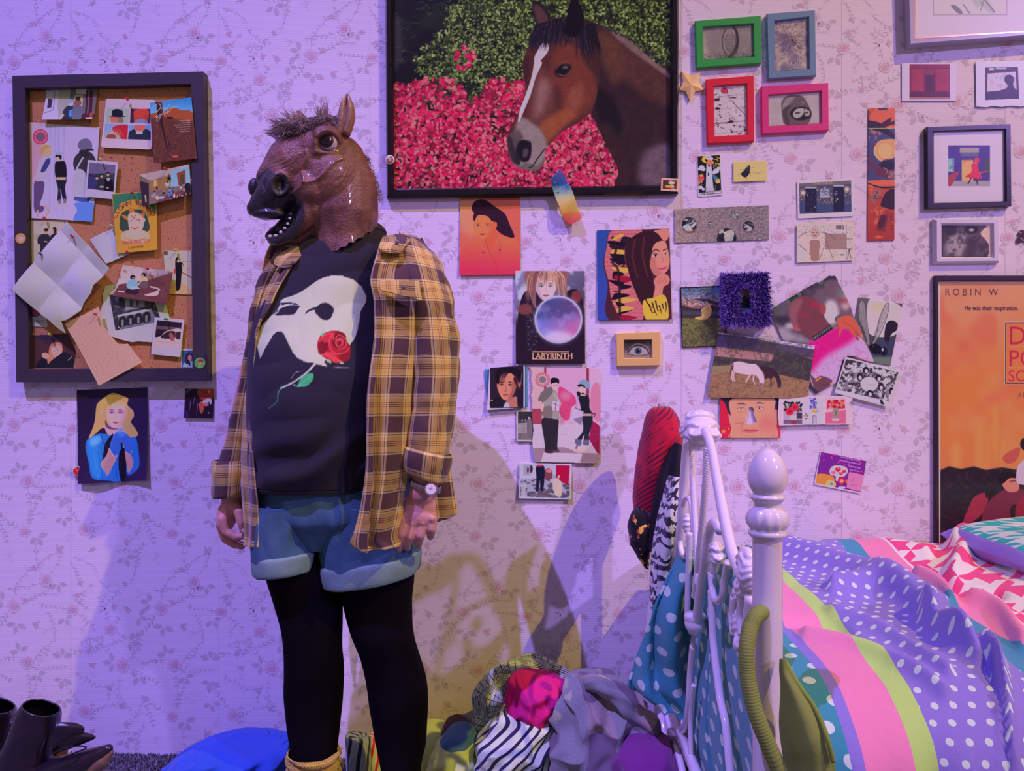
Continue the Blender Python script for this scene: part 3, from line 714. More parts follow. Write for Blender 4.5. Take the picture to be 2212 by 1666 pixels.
def p_face2(c):
    c.a[:] = (214,160,166); R = random.Random(3)
    c.sp([(500,1330),(780,1330),(745,1400),(790,1450),(795,1490),(770,1560),(500,1560)],(84,62,84)); c.sp([(545,1440),(620,1400),(670,1440),(650,1530),(550,1530)],(160,132,156),al=.8,blur=14)
    c.sp([(520,1350),(590,1345),(600,1400),(540,1410)],(40,28,44),al=.8,blur=8); c.ell(690,1378,44,24,(40,28,42),blur=5); c.ell(690,1380,16,9,(150,130,150)); c.cloud(26,(54,40,58),5,.5,.7,.7)
    c.sp([(640,1500),(700,1420),(720,1480),(700,1540),(640,1545)],(60,42,60),al=.7,blur=8); c.sp([(800,1340),(830,1340),(830,1560),(785,1560),(800,1480),(755,1400)],(214,160,166))
framed('white_photo_frame', 'small white photo frame with a weathered stone face, under the black square frame', 'photo frame', 'R',[(468,1312),(863,1305),(865,1575),(470,1580)],[(520,1348),(812,1350),(813,1538),(520,1538)],0.014,(208,172,226),p_face2,picd=.006,bevel=.008,coat=0)
def p_record(c):
    c.a[:] = (206,172,214)
    c.rect(550,872,801,1118,(64,44,130)); c.mask([(550,872),(801,872),(801,1118),(550,1118)])
    c.rect(550,1085,801,1120,(150,126,150)); c.rect(632,960,700,1085,(212,150,90)); c.rect(620,885,735,915,(150,130,140)); c.rect(625,916,732,938,(90,80,130)); c.rect(550,950,585,1030,(120,150,180)); c.rect(763,950,801,1045,(60,60,70)); c.specks(60,552,952,583,1028,2,6,[(60,80,110),(170,190,200)],3)
    c.sp([(550,1060),(600,1030),(614,1040),(570,1110),(552,1115)],(150,50,60)); c.line([(690,960),(660,962),(640,975)],7,(190,90,90)); c.ell(722,962,17,17,(204,50,62)); c.ell(712,985,14,12,(206,110,110)); c.sp([(690,985),(725,985),(735,1030),(750,1070),(655,1062),(690,1030)],(206,40,66)); c.line([(690,1065),(668,1105)],8,(70,30,50)); c.line([(715,1068),(728,1108)],8,(70,30,50)); c.line([(730,1040),(790,1025)],12,(200,60,70),w2=3)
    c.mask(None)
framed('black_square_frame', 'black square frame with wide white mat around a dancer in a red dress', 'picture frame', 'R',[(423,760),(928,743),(933,1235),(425,1250)],[(465,787),(895,775),(899,1205),(467,1215)],0.016,(28,16,40),p_record,picd=.008,glass=True,rough=.3)
def p_sketch(c):
    c.a[:] = (196,164,206); c.rect(458,-200,905,92,(150,124,150)); c.rect(465,-200,899,86,(212,182,214))
    c.sp([(565,30),(600,35),(635,70),(630,85),(600,75)],(110,100,120)); c.line([(640,25),(680,82)],8,(110,100,118)); c.sp([(660,-40),(740,-60),(790,-10),(835,75),(790,78),(745,40),(720,60),(700,20)],(150,140,152),al=.8,blur=4); c.line([(745,20),(770,0),(830,75)],7,(100,90,108)); c.line([(760,20),(740,70)],5,(96,88,104)); c.rect(640,-120,780,-20,(120,110,120),al=.7,blur=10)
f = framed('silver_picture_frame', 'silver framed pencil sketch with wide mat in the top right corner', 'picture frame', 'R',[(300,-420),(1290,-450),(1290,190),(322,266)],[(346,-380),(1250,-400),(1250,178),(350,231)],0.030,(150,122,168),p_sketch,picd=.022,glass=True,metal=.0,rough=.3)
g = vp('R',[(344,-382),(1252,-402),(1252,180),(347,234)]); g2 = vp('R',[(354,-378),(1246,-394),(1246,171),(357,222)])
frame_mesh('gold_fillet',g,g2,.0325,.0,plain('gold_fillet_paint',(.55,.36,.16),.25,.9),f,bevel=.0006)
# ---- film poster at the right edge
def p_dead(c):
    R = random.Random(8); c.a[:] = (206,116,76); c.grad(200,130,200,700,(214,134,116),(206,108,62)); c.grad(0,400,0,1180,(0,0,0),(0,0,0),al=0)
    c.cloud(220,(200,100,70),3,.45,.8,.7,2); c.cloud(160,(226,138,96),5,.5,.8,.6,2); c.cloud(150,(184,76,66),9,.56,.8,.55,2)
    for (x,y,w_,h_) in [(430,1060,22,150),(520,980,16,180),(480,1080,12,110),(300,1110,30,90),(560,1090,12,80)]: c.ell(x,y,w_,h_,(238,150,92),al=.7,blur=10)
    c.poly([(205,1190),(260,1165),(330,1180),(400,1165),(470,1185),(560,1170),(640,1185),(900,1170),(900,1700),(205,1700)],(38,20,36),blur=3)
    c.mask([(200,1175),(900,1175),(900,1900),(200,1900)]); c.cloud(24,(62,38,44),6,.55,.75,.6); c.mask(None)
    c.poly([(200,126),(1600,126),(1600,132),(211,134),(211,1700),(205,1700)],(226,186,200))
    c.text('R O B I N   W',236,205,58,(74,36,60),sx=.86)
    c.text('He was their inspiration.',346,288,40,(62,30,54),sx=.76,bold=1)
    for q in ([(572,350),(1500,346),(1500,705),(572,705)],):
        c.poly(q,(206,150,160)); c.poly([(576,355),(1500,351),(1500,701),(576,701)],(40,24,40)); c.poly([(581,360),(1500,356),(1500,696),(581,696)],(216,112,70))
    c.line([(590,493),(1500,493)],2,(230,160,150)); c.line([(590,610),(1500,610)],2,(230,160,150))
    c.text('DEAD',592,480,148,(178,30,72),sx=.95); c.text('POETS',592,602,132,(178,30,72),sx=.95); c.text('SOCIETY',592,688,92,(178,30,72),sx=.95)
    c.text('A B',648,776,36,(90,46,66),sx=.8)
    # huddled boys
    c.sp([(340,1480),(370,1400),(400,1340),(460,1315),(480,1360),(440,1440),(370,1488)],(150,36,66)); c.ell(490,1325,26,24,(34,16,28))
    c.sp([(445,1480),(460,1400),(520,1330),(600,1290),(690,1300),(700,1360),(610,1390),(600,1500),(480,1500)],(112,34,64)); c.sp([(560,1240),(600,1220),(650,1240),(650,1300),(600,1310),(565,1280)],(206,110,110)); c.sp([(530,1230),(560,1200),(620,1205),(640,1230),(600,1232),(565,1262),(545,1255)],(28,14,26)); c.line([(600,1250),(640,1246)],4,(40,20,34))
    c.sp([(640,1250),(650,1160),(720,1120),(800,1200),(760,1280),(680,1270)],(190,150,190)); c.ell(690,1040,30,36,(40,20,34)); c.sp([(640,1380),(700,1330),(800,1340),(800,1500),(650,1500)],(140,30,62))
    c.sp([(560,1120),(600,1080),(660,1060),(640,1130),(590,1150)],(170,60,70),al=.8)
framed('film_poster', 'orange film poster in thin dark frame behind the bed pillow', 'poster', 'D',[(183,92),(1590,88),(1590,1900),(186,1900)],[(203,122),(1570,118),(1570,1870),(208,1870)],0.012,(40,16,44),p_dead,off=.001,picd=.003,res=1.2,glass=True)
# ---- photos and prints in the middle
def p_orange(c):
    c.grad(100,320,300,920,(248,150,110),(232,96,92)); c.grad(0,800,0,925,(230,90,90),(210,40,92),al=.6)
    c.ell(140,430,120,190,(255,188,150),al=.5,blur=30)
    c.sp([(140,400),(165,345),(240,330),(330,390),(400,440),(440,530),(475,625),(400,615),(330,560),(300,470),(240,450),(170,470),(160,440)],(46,18,40)); c.line([(450,550),(490,560)],4,(60,20,40),al=.5)
    c.sp([(210,600),(330,560),(340,700),(300,740),(240,700)],(216,92,66))
    face(c,235,545,84,96,(250,138,92),(196,72,58),(178,46,60),(60,20,34),-.35,(60,22,34))
    c.ell(328,530,12,26,(226,104,72))
    c.sp([(150,470),(175,430),(260,430),(320,480),(300,500),(260,460),(190,455),(165,500)],(46,18,40))
    c.sp([(45,930),(60,740),(130,670),(230,630),(300,760),(345,620),(440,630),(510,680),(525,930)],(244,118,86),col2=(222,50,92),ax=((300,650),(280,900)))
    c.line([(245,640),(290,760),(330,830),(335,890)],5,(170,40,60),sm=True); c.line([(340,620),(372,690),(350,760),(330,830)],4,(180,50,64)); c.line([(225,650),(262,720)],4,(190,60,66))
    c.line([(90,720),(140,800),(160,920)],5,(196,52,74),sm=True,al=.8); c.line([(430,900),(470,800),(490,750)],5,(196,52,74),sm=True,al=.8); c.ell(232,746,9,6,(120,30,60)); c.ell(362,726,9,6,(120,30,60)); c.ell(250,850,50,40,(196,50,80),al=.4,blur=16)
card('magazine_photo', 'orange tinted magazine photo of a person with swept dark hair and blazer', 'photo', 'J',[(50,325),(522,315),(520,920),(45,925)],.0025,p_orange,res=1.3,curl=quadcurl(.005,(.5,0)))
def p_laby(c):
    c.grad(480,890,1030,1620,(132,122,168),(28,14,34)); c.cloud(70,(196,184,214),4,.5,.72,.8); c.rect(480,1250,1040,1620,(30,14,34),blur=30)
    c.sp([(488,1620),(500,1280),(540,1080),(620,1040),(760,1120),(900,1040),(980,1050),(1020,1200),(1040,1620)],(36,20,40)); c.specks(260,570,1100,650,1520,2,5,[(96,84,120),(60,46,80),(150,130,160)],2)
    c.ell(560,1190,60,44,(120,60,66),al=.9,blur=5); c.ell(960,1090,40,50,(128,50,56),al=.9,blur=5)
    c.sp([(570,890),(880,890),(890,960),(870,1100),(800,1020),(660,1010),(640,1180),(590,1050)],(134,84,92))
    R = random.Random(2)
    face(c,722,1022,84,100,(224,182,198),(158,112,140),(160,90,110),(50,34,60),0,(70,50,60),.8)
    for k in range(150):
        x = R.uniform(580,870); l = R.uniform(60,120) if 650 < x < 800 else R.uniform(140,260); dx = (x-725)*.4
        c.line([(725+(x-725)*.6,885),(x,940),(x+dx*.4,900+l)],7,R.choice([(180,124,112),(140,84,84),(206,150,130),(104,58,70)]),sm=True,w2=1,al=.85)
    c.ell(820,1270,196,196,(170,150,210),al=.45,blur=16); c.ell(820,1270,178,178,(64,60,124)); c.mask([(820+174*math.cos(a),1270+174*math.sin(a)) for a in np.linspace(0,6.28,40)])
    c.grad(650,1200,990,1350,(86,110,196),(190,90,150)); c.rect(640,1100,1000,1260,(50,42,86),al=.6,blur=20)
    c.cloud(60,(150,130,200),5,.45,.75,.6); c.ell(820,1420,120,60,(236,216,240),al=.6,blur=24)
    c.mask(None)
    for w_,cc,al in ((22,(200,180,226),.4),(8,(240,226,246),.8)): c.line([(820+180*math.cos(a),1270+180*math.sin(a)) for a in np.linspace(0,6.283,50)],w_,cc,al=al)
    c.text('LABYRINTH',612,1578,70,(222,160,130),sx=.86,bold=2); c.line([(612,1522),(905,1522)],5,(222,160,130)); c.line([(612,1580),(902,1580)],4,(222,160,130))
card('fantasy_film_poster', 'dark LABYRINTH film poster with a glowing crystal ball', 'poster', 'J',[(483,890),(1025,890),(1028,1615),(487,1618)],.006,p_laby,res=1.4,curl=quadcurl(.003,(1,0)))
def p_jacket(c):
    c.grad(1120,560,1120,1270,(38,66,146),(52,62,156)); R = random.Random(5)
    c.sp([(1235,575),(1480,560),(1690,600),(1705,1280),(1225,1280),(1205,1000),(1172,840),(1195,700)],(70,28,44))
    sl = [(1240,575),(1470,565),(1400,640),(1340,700),(1350,850),(1430,960),(1480,1130),(1470,1280),(1330,1280),(1240,1130),(1215,980),(1180,830),(1200,700)]
    c.mask(sl,True); c.a[:] = np.where(c.clip[...,None] > 0,np.array((176,66,84.)),c.a)
    for j in range(75):
        for i in range(34): c.ell(1160+i*11+(j % 2)*5.5,560+j*10,2.8,2.8,(236,190,196),al=.9)
    for k in range(20): c.sp([(1250+R.uniform(-60,160),620+k*34),(1330+R.uniform(-60,120),640+k*34),(1290+R.uniform(-60,120),690+k*33),(1230+R.uniform(0,80),680+k*33)],R.choice([(26,12,28),(26,12,28),(150,20,50),(206,150,70),(44,20,40)]))
    c.line([(1240,620),(1270,720),(1240,820),(1290,900),(1300,1250)],20,(40,18,34),sm=True,al=.8)
    c.mask(None)
    c.sp([(1345,720),(1380,640),(1470,585),(1580,580),(1640,640),(1660,720),(1560,900),(1560,1100),(1480,1160),(1400,1000),(1360,860)],(50,20,32)); c.line([(1420,640),(1400,780),(1440,950)],18,(96,36,44),sm=True,al=.6); c.line([(1490,620),(1480,780),(1520,940)],14,(104,42,46),sm=True,al=.6)
    c.sp([(1560,700),(1590,665),(1650,655),(1675,720),(1690,800),(1680,870),(1640,915),(1580,925),(1540,860),(1545,780)],(214,128,116)); c.sp([(1545,780),(1580,760),(1590,850),(1640,915),(1580,925),(1540,860)],(176,92,88),al=.7,blur=8)
    c.ell(1578,768,26,11,(228,196,206)); c.ell(1580,768,10,10,(40,20,30)); c.ell(1655,752,17,9,(228,196,206)); c.ell(1657,752,8,8,(40,20,30)); c.line([(1550,745),(1580,722),(1612,735)],8,(56,24,32),sm=True); c.line([(1636,730),(1668,715)],7,(56,24,32)); c.line([(1550,766),(1578,754),(1606,766)],5,(40,16,26),sm=True)
    c.line([(1625,760),(1640,810),(1618,820)],5,(180,90,84),sm=True); c.sp([(1590,862),(1630,856),(1675,848),(1655,875),(1615,880)],(196,60,90)); c.line([(1598,864),(1672,852)],3,(236,200,210))
    c.sp([(1565,965),(1600,925),(1660,915),(1690,950),(1680,990),(1640,1020),(1630,1090),(1600,1140),(1560,1110),(1575,1020)],(206,118,110)); 
    for k in range(4): c.line([(1572+k*24,955-k*8),(1610+k*20,990)],4,(160,74,78))
    c.sp([(1570,575),(1680,562),(1675,640),(1640,650),(1600,600)],(206,118,110)); c.sp([(1480,1130),(1560,1100),(1650,1080),(1680,1200),(1660,1275),(1510,1275)],(226,176,62))
    for k in range(7): c.line([(1500+k*26,1110+((k*37) % 50)),(1530+k*22,1160+((k*53) % 60)),(1560+k*16,1180+((k*29) % 70))],12,(50,24,36),sm=True,w2=4)
    c.sp([(1240,640),(1300,600),(1330,610),(1260,650)],(220,160,60))
card('magazine_photo', 'magazine photo of a smiling person in a patterned red and yellow jacket on blue', 'photo', 'J',[(1120,573),(1687,558),(1705,1270),(1127,1275)],.003,p_jacket,res=1.4,curl=quadcurl(.004,(.5,0)))
def p_teal(c): c.a[:] = (70,112,172)
card('blue_backing_card', 'plain blue card mostly hidden behind the portrait of a scowling person', 'card', 'K',[(135,140),(600,108),(605,550),(165,590)],.004,p_teal,res=.5)
def p_cry(c):
    c.a[:] = (214,184,226); c.rect(195,90,560,565,(40,26,46)); c.mask([(193,128),(562,100),(560,552),(190,562)])
    c.sp([(220,570),(200,480),(330,440),(400,560)],(30,22,40)); c.ell(215,480,12,8,(190,130,90)); c.sp([(350,570),(390,470),(480,440),(570,480),(570,570)],(176,100,96)); c.sp([(340,560),(380,500),(410,560)],(170,160,190)); c.sp([(500,380),(570,340),(570,570),(500,560)],(34,24,40))
    face(c,375,330,108,150,(206,122,104),(120,56,62),(176,84,92),(36,18,28),-.25,(40,18,26),.8)
    c.sp([(450,240),(500,200),(545,260),(530,360),(500,350),(470,300)],(64,28,40)); c.ell(515,300,16,40,(170,84,76))
    c.sp([(255,270),(260,170),(330,120),(470,125),(545,190),(520,290),(480,210),(400,180),(330,190),(300,230),(290,300)],(26,14,28))
    for k in range(16): c.line([(330+k*8,150),(290+k*6,200),(275+k*5,270+(k*37 % 60))],6,(30,16,30),sm=True,w2=2)
    c.line([(540,180),(530,300)],5,(150,150,190),al=.6); c.mask(None)
card('portrait_photo', 'small portrait photo of a scowling person with a curl over the forehead', 'photo', 'K',[(190,125),(575,100),(575,560),(160,588)],.008,p_cry,res=1.5,curl=quadcurl(.003,(1,0)))
def p_fence(c):
    c.a[:] = (214,184,200); c.rect(498,600,700,912,(48,38,46)); c.cloud(40,(84,72,80),3,.5,.75,.6); c.rect(498,830,700,912,(120,100,110)); c.cloud(12,(80,68,76),7,.5,.7,.5)
    for k in range(13): c.rect(503+k*12,730-k,510+k*12,836,(206,184,196))
    c.line([(500,765),(660,750)],5,(206,184,196)); c.sp([(600,850),(595,720),(625,660),(650,720),(640,850)],(110,94,108)); c.ell(620,672,12,14,(180,160,170)); c.ell(545,700,10,12,(160,140,150)); c.ell(580,698,10,12,(150,130,140)); c.poly([(480,590),(700,590),(700,602),(498,602),(498,912),(700,912),(700,932),(480,932)],(214,186,196))
card('old_snapshot', 'small black and white snapshot of people by a picket fence', 'photo', 'K',[(480,590),(670,590),(670,932),(485,930)],.005,p_fence,res=1.5)
def p_comic2(c):
    c.a[:] = (226,176,214); c.grad(630,120,1400,120,(222,166,180),(224,168,210))
    c.rect(800,110,1270,560,(226,160,206)); c.rect(785,110,808,560,(132,50,80)); c.rect(1245,110,1275,620,(140,44,76))
    for r,cc in ((80,(204,110,130)),(56,(226,170,190)),(38,(120,104,112))): c.ell(768,255,r,r,(100,60,80)); c.ell(768,255,r-3,r-3,cc)
    c.sp([(930,560),(940,380),(960,330),(1050,380),(1120,440),(1130,520),(1080,560),(1060,680),(1000,690)],(214,66,122)); c.ell(1020,430,60,50,(240,140,180),al=.8,blur=18); c.rect(650,570,760,740,(160,56,80)); c.sp([(1300,350),(1385,310),(1390,700),(1300,620)],(214,120,160))
    c.rect(640,740,1400,1160,(224,190,218)); c.poly([(1310,700),(1395,760),(1390,1100),(1270,900)],(150,24,70)); c.poly([(660,1000),(1000,990),(1190,1050),(1390,1060),(1380,1160),(1180,1160),(1200,1060),(780,1050),(750,1150),(690,1150)],(150,112,134))
    for a,b in (((640,845),(1390,850)),((640,960),(1390,970)),((640,780),(1390,785)),((900,940),(1120,690)),((860,1060),(840,1150)),((660,920),(800,830))): c.line([a,b],2.5,(110,80,104),al=.8)
    for k in range(5): c.line([(960+k*10,560+k*22),(960+k*10,750)],3,(150,50,84)); c.line([(930,600+k*28),(1030,590+k*28)],3,(150,50,84))
    # person left
    c.sp([(760,690),(860,655),(940,680),(935,850),(930,1000),(955,1035),(900,1045),(860,990),(890,1050),(800,1050),(795,980),(780,880)],(42,34,46)); c.sp([(740,400),(850,350),(930,400),(945,600),(950,680),(870,680),(840,640),(770,660),(790,560),(775,480)],(150,134,136)); c.sp([(720,460),(800,350),(880,340),(860,420),(760,510)],(112,92,96)); c.sp([(780,560),(850,540),(880,600),(850,680),(760,640)],(120,100,104)); c.line([(745,490),(765,600)],24,(206,160,160)); c.line([(890,400),(960,520),(900,560)],26,(168,150,150),sm=True)
    c.rect(875,490,950,590,(206,170,200)); c.line([(880,510),(945,540)],7,(90,60,90)); c.line([(915,490),(905,590)],7,(90,60,90)); c.ell(902,325,32,48,(212,166,168)); c.sp([(855,300),(860,245),(900,232),(945,250),(945,300),(920,285),(875,295)],(24,16,30)); c.line([(885,322),(900,320)],4,(50,30,40)); c.line([(915,320),(930,322)],4,(50,30,40))
    c.ell(845,1042,50,14,(70,44,60)); c.ell(918,1032,38,12,(90,60,70))
    # person right
    c.sp([(1140,390),(1210,400),(1275,450),(1280,560),(1310,640),(1210,640),(1170,500)],(30,24,40)); c.sp([(1200,650),(1310,650),(1300,760),(1275,850),(1270,930),(1215,930),(1225,850),(1180,930),(1130,920),(1200,830),(1210,760)],(36,32,48)); c.rect(1200,625,1300,650,(180,140,140)); c.sp([(1130,900),(1190,920),(1180,975),(1125,950)],(96,88,120)); c.sp([(1215,915),(1270,915),(1270,970),(1215,970)],(96,88,120))
    c.ell(1150,1030,54,20,(226,176,180),rot=12); c.ell(1228,1030,34,24,(226,180,180)); c.rect(1225,968,1250,1010,(206,160,160)); c.line([(1150,960),(1130,1010)],22,(120,90,96)); c.ell(1200,360,36,46,(214,170,170)); c.sp([(1155,310),(1180,265),(1240,255),(1285,300),(1285,355),(1240,345),(1200,315)],(124,140,170)); c.sp([(1150,312),(1200,305),(1240,350),(1200,330),(1160,335)],(26,20,34))
    c.poly([(1120,560),(1215,600),(1190,755),(1075,700)],(190,160,196)); c.line([(1120,560),(1215,600)],8,(70,54,80)); c.poly([(1100,690),(1205,650),(1190,755)],(130,110,140)); c.line([(1160,430),(1130,560)],10,(150,130,160)); c.line([(1230,480),(1200,400)],30,(30,24,40)); c.line([(1180,420),(1240,425)],14,(214,170,170)); c.line([(1305,630),(1340,620),(1330,660)],10,(60,36,54),sm=True)
tornL = [(630,120),(1400,130),(1405,180),(1388,700),(1385,1110),(1340,1165),(1000,1158),(690,1150),(665,1040),(655,930),(668,800),(650,640),(655,480),(640,420),(662,350),(640,240),(650,180)]
card('comic_page', 'torn pink comic page of two people meeting on a street', 'picture', 'K',[(625,112),(1408,118),(1400,1172),(640,1165)],.004,p_comic2,outline=tornL,res=1.4,curl=quadcurl(.004,(1,0)))
def p_street(c):
    c.a[:] = (222,190,226); R = random.Random(4); c.rect(525,1178,1068,1545,(176,160,190)); c.mask([(527,1176),(1068,1192),(1062,1548),(525,1532)])
    c.poly([(525,1340),(640,1280),(900,1290),(1070,1400),(1070,1550),(525,1550)],(150,142,170))
    for k in range(60):
        y = 1300+ (k/60)**.8*245; s_ = .35+(y-1300)/200
        c.ell(R.uniform(530,1060),y,30*s_,13*s_,R.choice([(84,70,90),(104,88,108),(96,74,88)]),rot=R.uniform(-15,15))
    c.rect(530,1180,700,1330,(190,176,204)); c.rect(560,1180,640,1300,(150,140,170)); c.ell(608,1240,12,34,(110,50,70)); c.ell(645,1230,16,44,(60,40,62)); c.poly([(915,1185),(1066,1190),(1050,1410),(915,1330)],(170,12,58)); c.ell(830,1290,46,70,(120,60,80)); c.ell(840,1250,36,20,(206,110,110)); c.line([(560,1400),(560,1545)],50,(190,176,200),al=.7)
    c.sp([(700,1200),(780,1195),(790,1300),(775,1450),(745,1455),(740,1350),(720,1470),(698,1470),(700,1330)],(24,20,46)); c.ell(740,1188,34,16,(200,40,84)); c.line([(710,1480),(700,1490)],12,(220,200,220)); c.sp([(880,1360),(930,1330),(980,1400),(970,1520),(930,1525),(890,1470)],(222,184,176)); c.line([(935,1335),(950,1300)],16,(226,196,190)); c.sp([(850,1345),(905,1335),(900,1370),(870,1380)],(206,186,206)); c.mask(None)
card('street_photo', 'colour photo of a person in dark clothes on a cobbled street beside a red door', 'photo', 'K',[(518,1158),(1085,1178),(1080,1562),(510,1548)],.006,p_street,res=1.4,curl=quadcurl(.003,(1,0)))
# ---- rainbow foil ribbon
def p_rib(c):
    c.grad(830,100,940,500,(70,70,176),(236,70,96)); 
    for y0,y1,a,b in ((100,200,(110,84,190),(38,66,140)),(200,260,(38,66,140),(120,140,150)),(260,330,(120,140,150),(226,184,130)),(330,430,(226,184,130),(240,160,80)),(430,520,(240,130,90),(236,60,100))):
        c.mask([(700,y0+40),(1100,y0-40),(1100,y1-40),(700,y1+40)]); c.grad(800,y0,800,y1,a,b)
    c.mask(None); c.vn(40,.25,5); c.line([(880,340),(900,390),(930,350),(940,400)],4,(120,90,60),sm=True,al=.6)
    for k in range(20): c.line([(780+k*10,200+(k*61 % 200)),(800+k*10,190+(k*61 % 200))],3,(250,220,160),al=.6)
card('foil_ribbon', 'crinkled rainbow foil ribbon hanging from the horse poster frame', 'ribbon', 'J',[(740,90),(930,90),(1030,520),(830,520)],.034,p_rib,outline=[(825,100),(750,180),(790,290),(860,470),(865,495),(890,500),(905,515),(930,508),(955,500),(985,487),(1003,462),(960,350),(915,230),(890,190),(860,120)],res=1.3,curl=lambda s,t: .006*np.sin(9*t+5*s)-.01*t,mat=vmat('foil_print',.25,.4))
def p_stamp(c):
    c.a[:] = (206,150,140); c.poly([(2052,1302),(2155,1306),(2150,1372),(2048,1368)],(110,40,50)); c.poly([(2062,1312),(2146,1316),(2141,1362),(2058,1358)],(60,50,50)); c.ell(2100,1350,36,10,(206,140,50)); c.ell(2115,1325,26,10,(196,176,170)); c.poly([(2095,1295),(2115,1295),(2140,1385),(2120,1385)],(236,190,200),al=.4)
card('postage_stamp', 'little postage stamp on the lower right corner of the horse poster frame', 'stamp', 'P',[(2040,1290),(2170,1295),(2165,1388),(2035,1380)],.0255,p_stamp,res=2)
def disc(name,label,cat,view,x,y,r,off,paint,dome=.0015,res=2.5):
    v = V[view]; c = Cv(v,(x/v[2]+v[0]-r/v[2]-2,y/v[2]+v[1]-r/v[2]-2,x/v[2]+v[0]+r/v[2]+2,y/v[2]+v[1]+r/v[2]+2),res,(200,150,80)); paint(c)
    px,py = vp(view,[(x,y)])[0]; rr = r/v[2]; verts = []; pxs = []; n = 28; rings = 9
    for i in range(rings+1):
        for k in range(n):
            a = 2*math.pi*k/n; q = rr*min(i/(rings-1),1); X = px+q*math.cos(a); Y = py+q*math.sin(a); pxs.append((X,Y))
            d = off+dome*(1-(q/rr)**2)+.0004 if i < rings else .0 if off < .002 else off-.0012
            verts.append(P(X,Y,-d))
    f = [(i*n+k,i*n+(k+1) % n,(i+1)*n+(k+1) % n,(i+1)*n+k) for i in range(rings) for k in range(n)]
    p = np.array(pxs); cc = gam(lin(np.clip(c.sample(p[:,0],p[:,1]),0,255))/illum(p[:,0]))
    return tag(mesh(name,verts,f,vmat('badge_print',.3,.5),None,col=cc,smooth=True),label,cat)
def p_b1(c): c.a[:] = (170,150,176); c.ell(75,1157,22,28,(120,50,70)); c.ell(75,1157,12,16,(176,120,130)); c.ell(60,1140,8,8,(190,190,200))
disc('round_badge', 'round silver and red badge on the left side of the horse poster frame', 'badge', 'P',75,1157,34,.026,p_b1,.003)
# ---- star
def star():
    m = plain('pale_orange_plastic',A(240,170,130,1490),.45,var=.03)
    tips = vp('Fm',[(120,800),(325,815),(370,1010),(210,1137),(93,1012)]); inn = vp('Fm',[(220,848),(305,928),(272,1028),(160,1022),(137,915)])
    pts = []
    for k in range(5): pts += [tips[k],inn[k]]
    fr = [P(*p,-.007) for p in pts]; bk = [P(*p,-.0004) for p in pts]; cen = P(*np.mean(pts,axis=0),-.012); n = 10
    v = fr+bk+[cen]; f = [(k,20,(k+1) % n) for k in range(n)]+[(k,(k+1) % n,n+(k+1) % n,n+k) for k in range(n)]+[tuple(range(n,2*n))]
    tag(mesh('wall_star',v,f,m), 'small pale orange star beside the red photo frame', 'star')
star()
# ---- right-hand small cards
def p_tower(c):
    c.a[:] = (222,190,224); R = random.Random(1); c.poly([(246,78),(455,66),(468,395),(258,420)],(26,20,30))
    for (x,y,r) in [(285,180,26),(300,200,22),(270,195,20),(420,215,30),(445,190,20),(400,230,20),(275,370,22),(300,385,16),(350,90,30),(372,100,22)]: c.ell(x,y,r,r*.75,(190,168,200))
    c.poly([(330,150),(375,145),(392,340),(400,400),(325,410),(325,330)],(196,176,206)); c.rect(346,150,362,176,(30,22,34)); c.rect(343,230,356,262,(30,22,34))
    c.sp([(285,110),(300,80),(330,75),(318,110),(330,140),(300,130)],(226,180,60)); c.sp([(330,150),(345,110),(385,115),(400,145),(375,150)],(206,110,80)); c.line([(400,100),(440,115),(425,80),(455,100)],8,(230,190,60)); c.sp([(255,260),(290,245),(310,290),(270,330),(252,300)],(190,50,80)); c.sp([(380,235),(430,270),(455,300),(420,330),(400,290)],(70,100,140)); c.sp([(420,300),(450,290),(455,325),(425,330)],(220,170,70)); c.specks(26,395,120,455,190,3,5,[(226,190,70)],3,.9); c.specks(26,258,230,300,350,3,5,[(226,190,70)],5,.9)
    for k in range(14): c.line([(318+k*8,412),(322+k*7,350+(k*37 % 30))],3,(150,130,160))
    c.poly([(262,418),(470,402),(471,425),(265,442)],(30,22,32)); c.poly([(266,421),(466,405),(467,422),(268,438)],(222,194,226)); c.text('THE TOWER',280,436,20,(24,18,30),rot=-4,sx=1.05,bold=1); c.text('XVI',338,92,16,(30,20,30),sx=1)
card('tarot_card', 'small tarot card reading THE TOWER', 'card', 'T',[(243,72),(465,62),(481,440),(250,460)],.002,p_tower,res=2.2,outline=[(243,80),(252,71),(455,62),(466,70),(482,430),(474,444),(262,460),(250,450)])
def p_fly(c):
    c.a[:] = (230,190,130); k_ = (34,30,44)
    c.sp([(655,245),(700,195),(735,205),(725,250),(690,275)],k_); c.sp([(690,200),(705,180),(738,188),(735,210),(700,215)],(44,40,60)); c.ell(728,173,14,12,k_,rot=-30)
    for p in ([(705,180),(698,140)],[(735,190),(775,180)],[(690,205),(645,200)],[(670,225),(625,255)],[(705,270),(708,302)],[(728,225),(748,262)]): c.line(p,5,k_,w2=2)
    c.text('WHAT YOU WANTED',742,234,14,(50,40,50),sx=.85,rot=-2); c.text('BLOOMS',780,243,12,(50,40,50),rot=-2)
card('fly_card', 'cream card with a black fly drawing', 'card', 'T',[(582,128),(893,120),(895,305),(583,318)],.004,p_fly,res=2.2)
